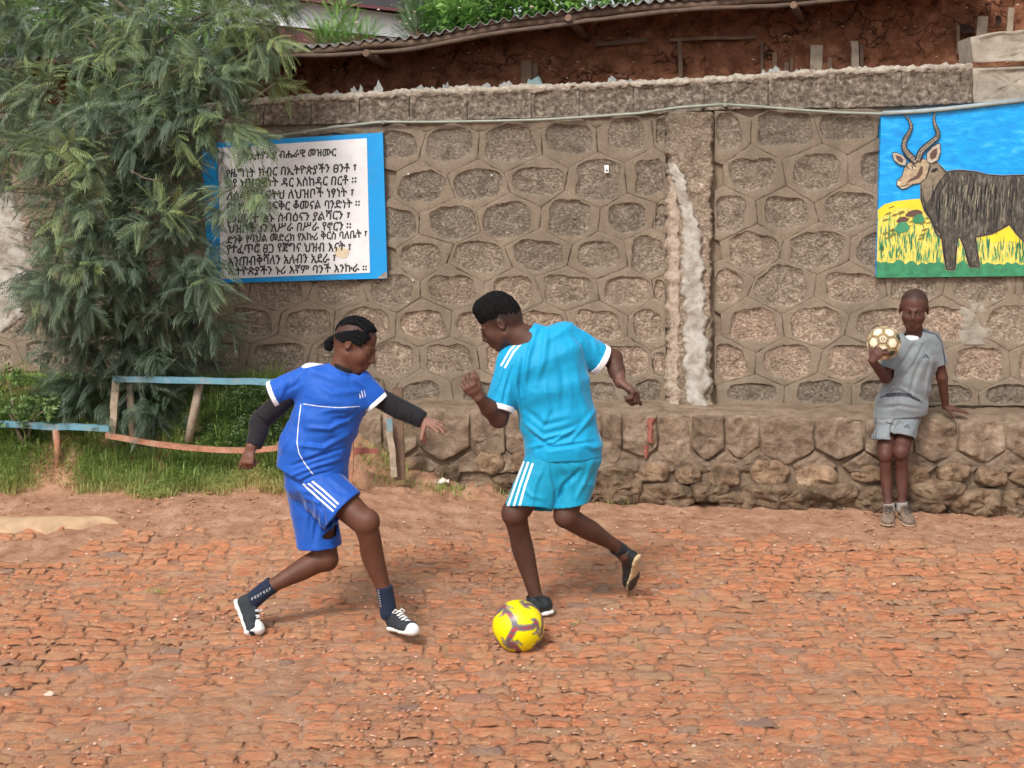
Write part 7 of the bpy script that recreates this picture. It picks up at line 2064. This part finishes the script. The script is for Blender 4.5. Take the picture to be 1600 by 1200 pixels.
def tri_pattern(Vn, n, x, z):
    """distance field of the three-armed figure centred on direction n"""
    c = Vn @ n; f = c > .05
    a = Vn @ x; b_ = -(Vn @ z)
    d = np.full(len(Vn), 9.)
    for (pts, w) in arms:
        for i in range(len(pts) - 1):
            ax, ay = pts[i]; ex, ey = pts[i + 1]; L2 = (ex - ax) ** 2 + (ey - ay) ** 2
            t = np.clip(((a - ax) * (ex - ax) + (b_ - ay) * (ey - ay)) / L2, 0, 1)
            d = np.minimum(d, np.hypot(a - ax - t * (ex - ax), b_ - ay - t * (ey - ay)) - .84 * (w[i] + (w[i + 1] - w[i]) * t))
    return np.where(f, d, 9.)
d1 = tri_pattern(Vn, vis, bx, bz)
# the neighbours, further round the ball
for (n_, tw) in ((nrm(.25 * vis + 1.0 * bx + .62 * bz), 2.2), (nrm(-.05 * vis + 1.0 * -bx + .40 * bz), .6), (nrm(.02 * vis - 1.0 * bz + .1 * bx), 1.2), (-vis, .4), (nrm(-.4 * vis + bz), 1.0), (nrm(-.5 * vis + bx - .3 * bz), 1.7)):
    x_ = nrm(np.cross(bz if abs(n_ @ bz) < .9 else bx, n_)); z_ = np.cross(n_, x_); ca, sa = math.cos(tw), math.sin(tw)
    d1 = np.minimum(d1, tri_pattern(Vn, n_, x_ * ca + z_ * sa, -x_ * sa + z_ * ca) * 1.0)
mt, nt, b = newmat('yellow_football_skin'); T = NT(nt)
dd = T.attr('pat')
pinkish = T.ramp(T.noise(T.obj((.6, .6, 2.2)), 34, 3, .6), [(.40, (.12, .115, .13)), (.52, (.17, .09, .09)), (.64, (.42, .04, .07))])
inner = T.mix(T.maprange(dd, -.008, -.016), (.42, .40, .22), pinkish)
c = T.mix(T.maprange(dd, .006, .014), inner, (.09, .07, .015))
c = T.mix(T.maprange(dd, .022, .032), c, (.86, .72, .0))
T.l(c, b.inputs['Base Color']); b.inputs['Roughness'].default_value = .33
T.bump(T.voro(T.obj(), 420), .2, .0008, b)
yb = mesh_np('football', Vn * br + bc, T_, mt, True, {'pat': d1})
tag(yb, 'bright yellow football with dark swirling figures on the bricks by the man\'s foot', 'ball')
place_o = Vector([float(x) for x in bc])
yb.data.transform(__import__('mathutils').Matrix.Translation(-place_o)); yb.location = place_o

# old panelled ball held by the boy: 12 pentagons and 20 hexagons, each a part
ob = empty('old_football'); tag(ob, 'worn cream and brown panelled ball held in the boy\'s hand', 'ball')
oc = ballC; orr = 26.3 * oc[1] / F
phi = (1 + 5 ** .5) / 2
ico = np.array([[a, b_, 0] for a in (-1, 1) for b_ in (-phi, phi)] + [[0, a, b_] for a in (-1, 1) for b_ in (-phi, phi)] + [[b_, 0, a] for a in (-1, 1) for b_ in (-phi, phi)], float); ico /= np.linalg.norm(ico[0])
# turn it so a pentagon sits a little up and left of centre
tgt = nrm(nrm(np.array([0, 0, CAMZ]) - oc) * .96 + np.array([-.06, 0, .25])); src = ico[0]
vv = np.cross(src, tgt); cc_ = src @ tgt; K = np.array([[0, -vv[2], vv[1]], [vv[2], 0, -vv[0]], [-vv[1], vv[0], 0]]); Rm = np.eye(3) + K + K @ K / (1 + cc_)
ico = ico @ Rm.T
ang_ = .35; Kt = np.array([[0, -tgt[2], tgt[1]], [tgt[2], 0, -tgt[0]], [-tgt[1], tgt[0], 0]]); Rt = np.eye(3) + math.sin(ang_) * Kt + (1 - math.cos(ang_)) * Kt @ Kt; ico = ico @ Rt.T
Dm = ico @ ico.T; nb = [[j for j in range(12) if i != j and Dm[i, j] > .4] for i in range(12)]
Mpan = {}
def panel_mat(name, cc, ce, cd, ring=False):
    mt, nt, b = newmat(name); T = NT(nt); e = T.math('ADD', T.attr('edge'), T.math('MULTIPLY', T.math('SUBTRACT', T.noise(T.obj(), 70, 4, .7), .5), .30))
    if ring:
        c = T.ramp(e, [(.0, cc), (.20, cc), (.24, (.06, .045, .03)), (.36, (.06, .045, .03)), (.40, (.62, .52, .36)), (.60, (.50, .40, .26)), (.68, ce), (.92, ce), (1, cd)])
    else: c = T.ramp(e, [(0, cc), (.62, cc), (.74, ce), (.95, ce), (1, cd)])
    T.l(c, b.inputs['Base Color']); b.inputs['Roughness'].default_value = .6; T.bump(T.noise(T.obj(), 200, 4), .3, .002, b); return mt
Mpan = [panel_mat('worn_cream_panel', (.78, .70, .52), (.34, .25, .13), (.10, .07, .04)), panel_mat('brown_scuffed_panel', (.45, .34, .20), (.30, .22, .12), (.10, .07, .04)), panel_mat('dark_green_panel', (.035, .05, .03), (.33, .25, .14), (.08, .06, .03)), panel_mat('ringed_panel', (.60, .50, .34), (.30, .22, .12), (.10, .07, .04), True)]
def panel(dirs, ci, mat):
    """dirs: corner directions in order; a puffed patch on the sphere"""
    c = nrm(np.mean(dirs, 0)); n = len(dirs); ring = []
    for i in range(n):
        a, b_ = dirs[i], dirs[(i + 1) % n]
        for t in (0, .25, .5, .75): ring.append(nrm(a * (1 - t) + b_ * t))
    ring = np.array(ring); k = len(ring); V = [oc + c * orr * 1.008]; E = [0.]
    for (t, h) in ((.3, 1.007), (.6, 1.006), (.82, 1.004), (.93, 1.0), (.975, .988), (.985, .96)):
        for r in ring: V.append(oc + nrm(c * (1 - t) + r * t) * orr * h * (.9985)); E.append(t)
    Ft = np.array([[0, 1 + i, 1 + (i + 1) % k] for i in range(k)]); Fq = np.array([[1 + j * k + i, 1 + (j + 1) * k + i, 1 + (j + 1) * k + (i + 1) % k, 1 + j * k + (i + 1) % k] for j in range(5) for i in range(k)])
    o = mesh_np('panel', np.array(V), [Ft, Fq], mat, True, {'edge': np.array(E)}, ob); return o
def order_around(c, pts):
    x = nrm(np.cross(c, [.3, .5, .8])); y = np.cross(c, x); return sorted(pts, key=lambda p: math.atan2(p @ y, p @ x))
q = random.Random(6)
for i in range(12):
    cor = order_around(ico[i], [nrm(ico[i] * 2 + ico[j]) for j in nb[i]])
    panel(cor, i, Mpan[3] if i == 0 else Mpan[2] if (ico[i] @ nrm(np.array([.45, -.8, -.45]))) > .8 or (ico[i] @ nrm(np.array([.9, -.3, .2]))) > .85 else Mpan[1])
seen = set()
for i in range(12):
    for j in nb[i]:
        for k in nb[j]:
            if k in nb[i]:
                key = tuple(sorted((i, j, k)))
                if key in seen: continue
                seen.add(key); c = nrm(ico[i] + ico[j] + ico[k]); cor = []
                for (a, b_) in ((i, j), (j, i), (j, k), (k, j), (k, i), (i, k)): cor.append(nrm(ico[a] * 2 + ico[b_]))
                panel(order_around(c, cor), 0, Mpan[0] if q.random() < .85 else Mpan[1])
V, T_ = sph(4, oc, orr); mesh_np('bladder', V * orr * .965 + oc, T_, simple('seam_dark', (.06, .045, .03), .9), True, parent=ob)
place(ob, oc)
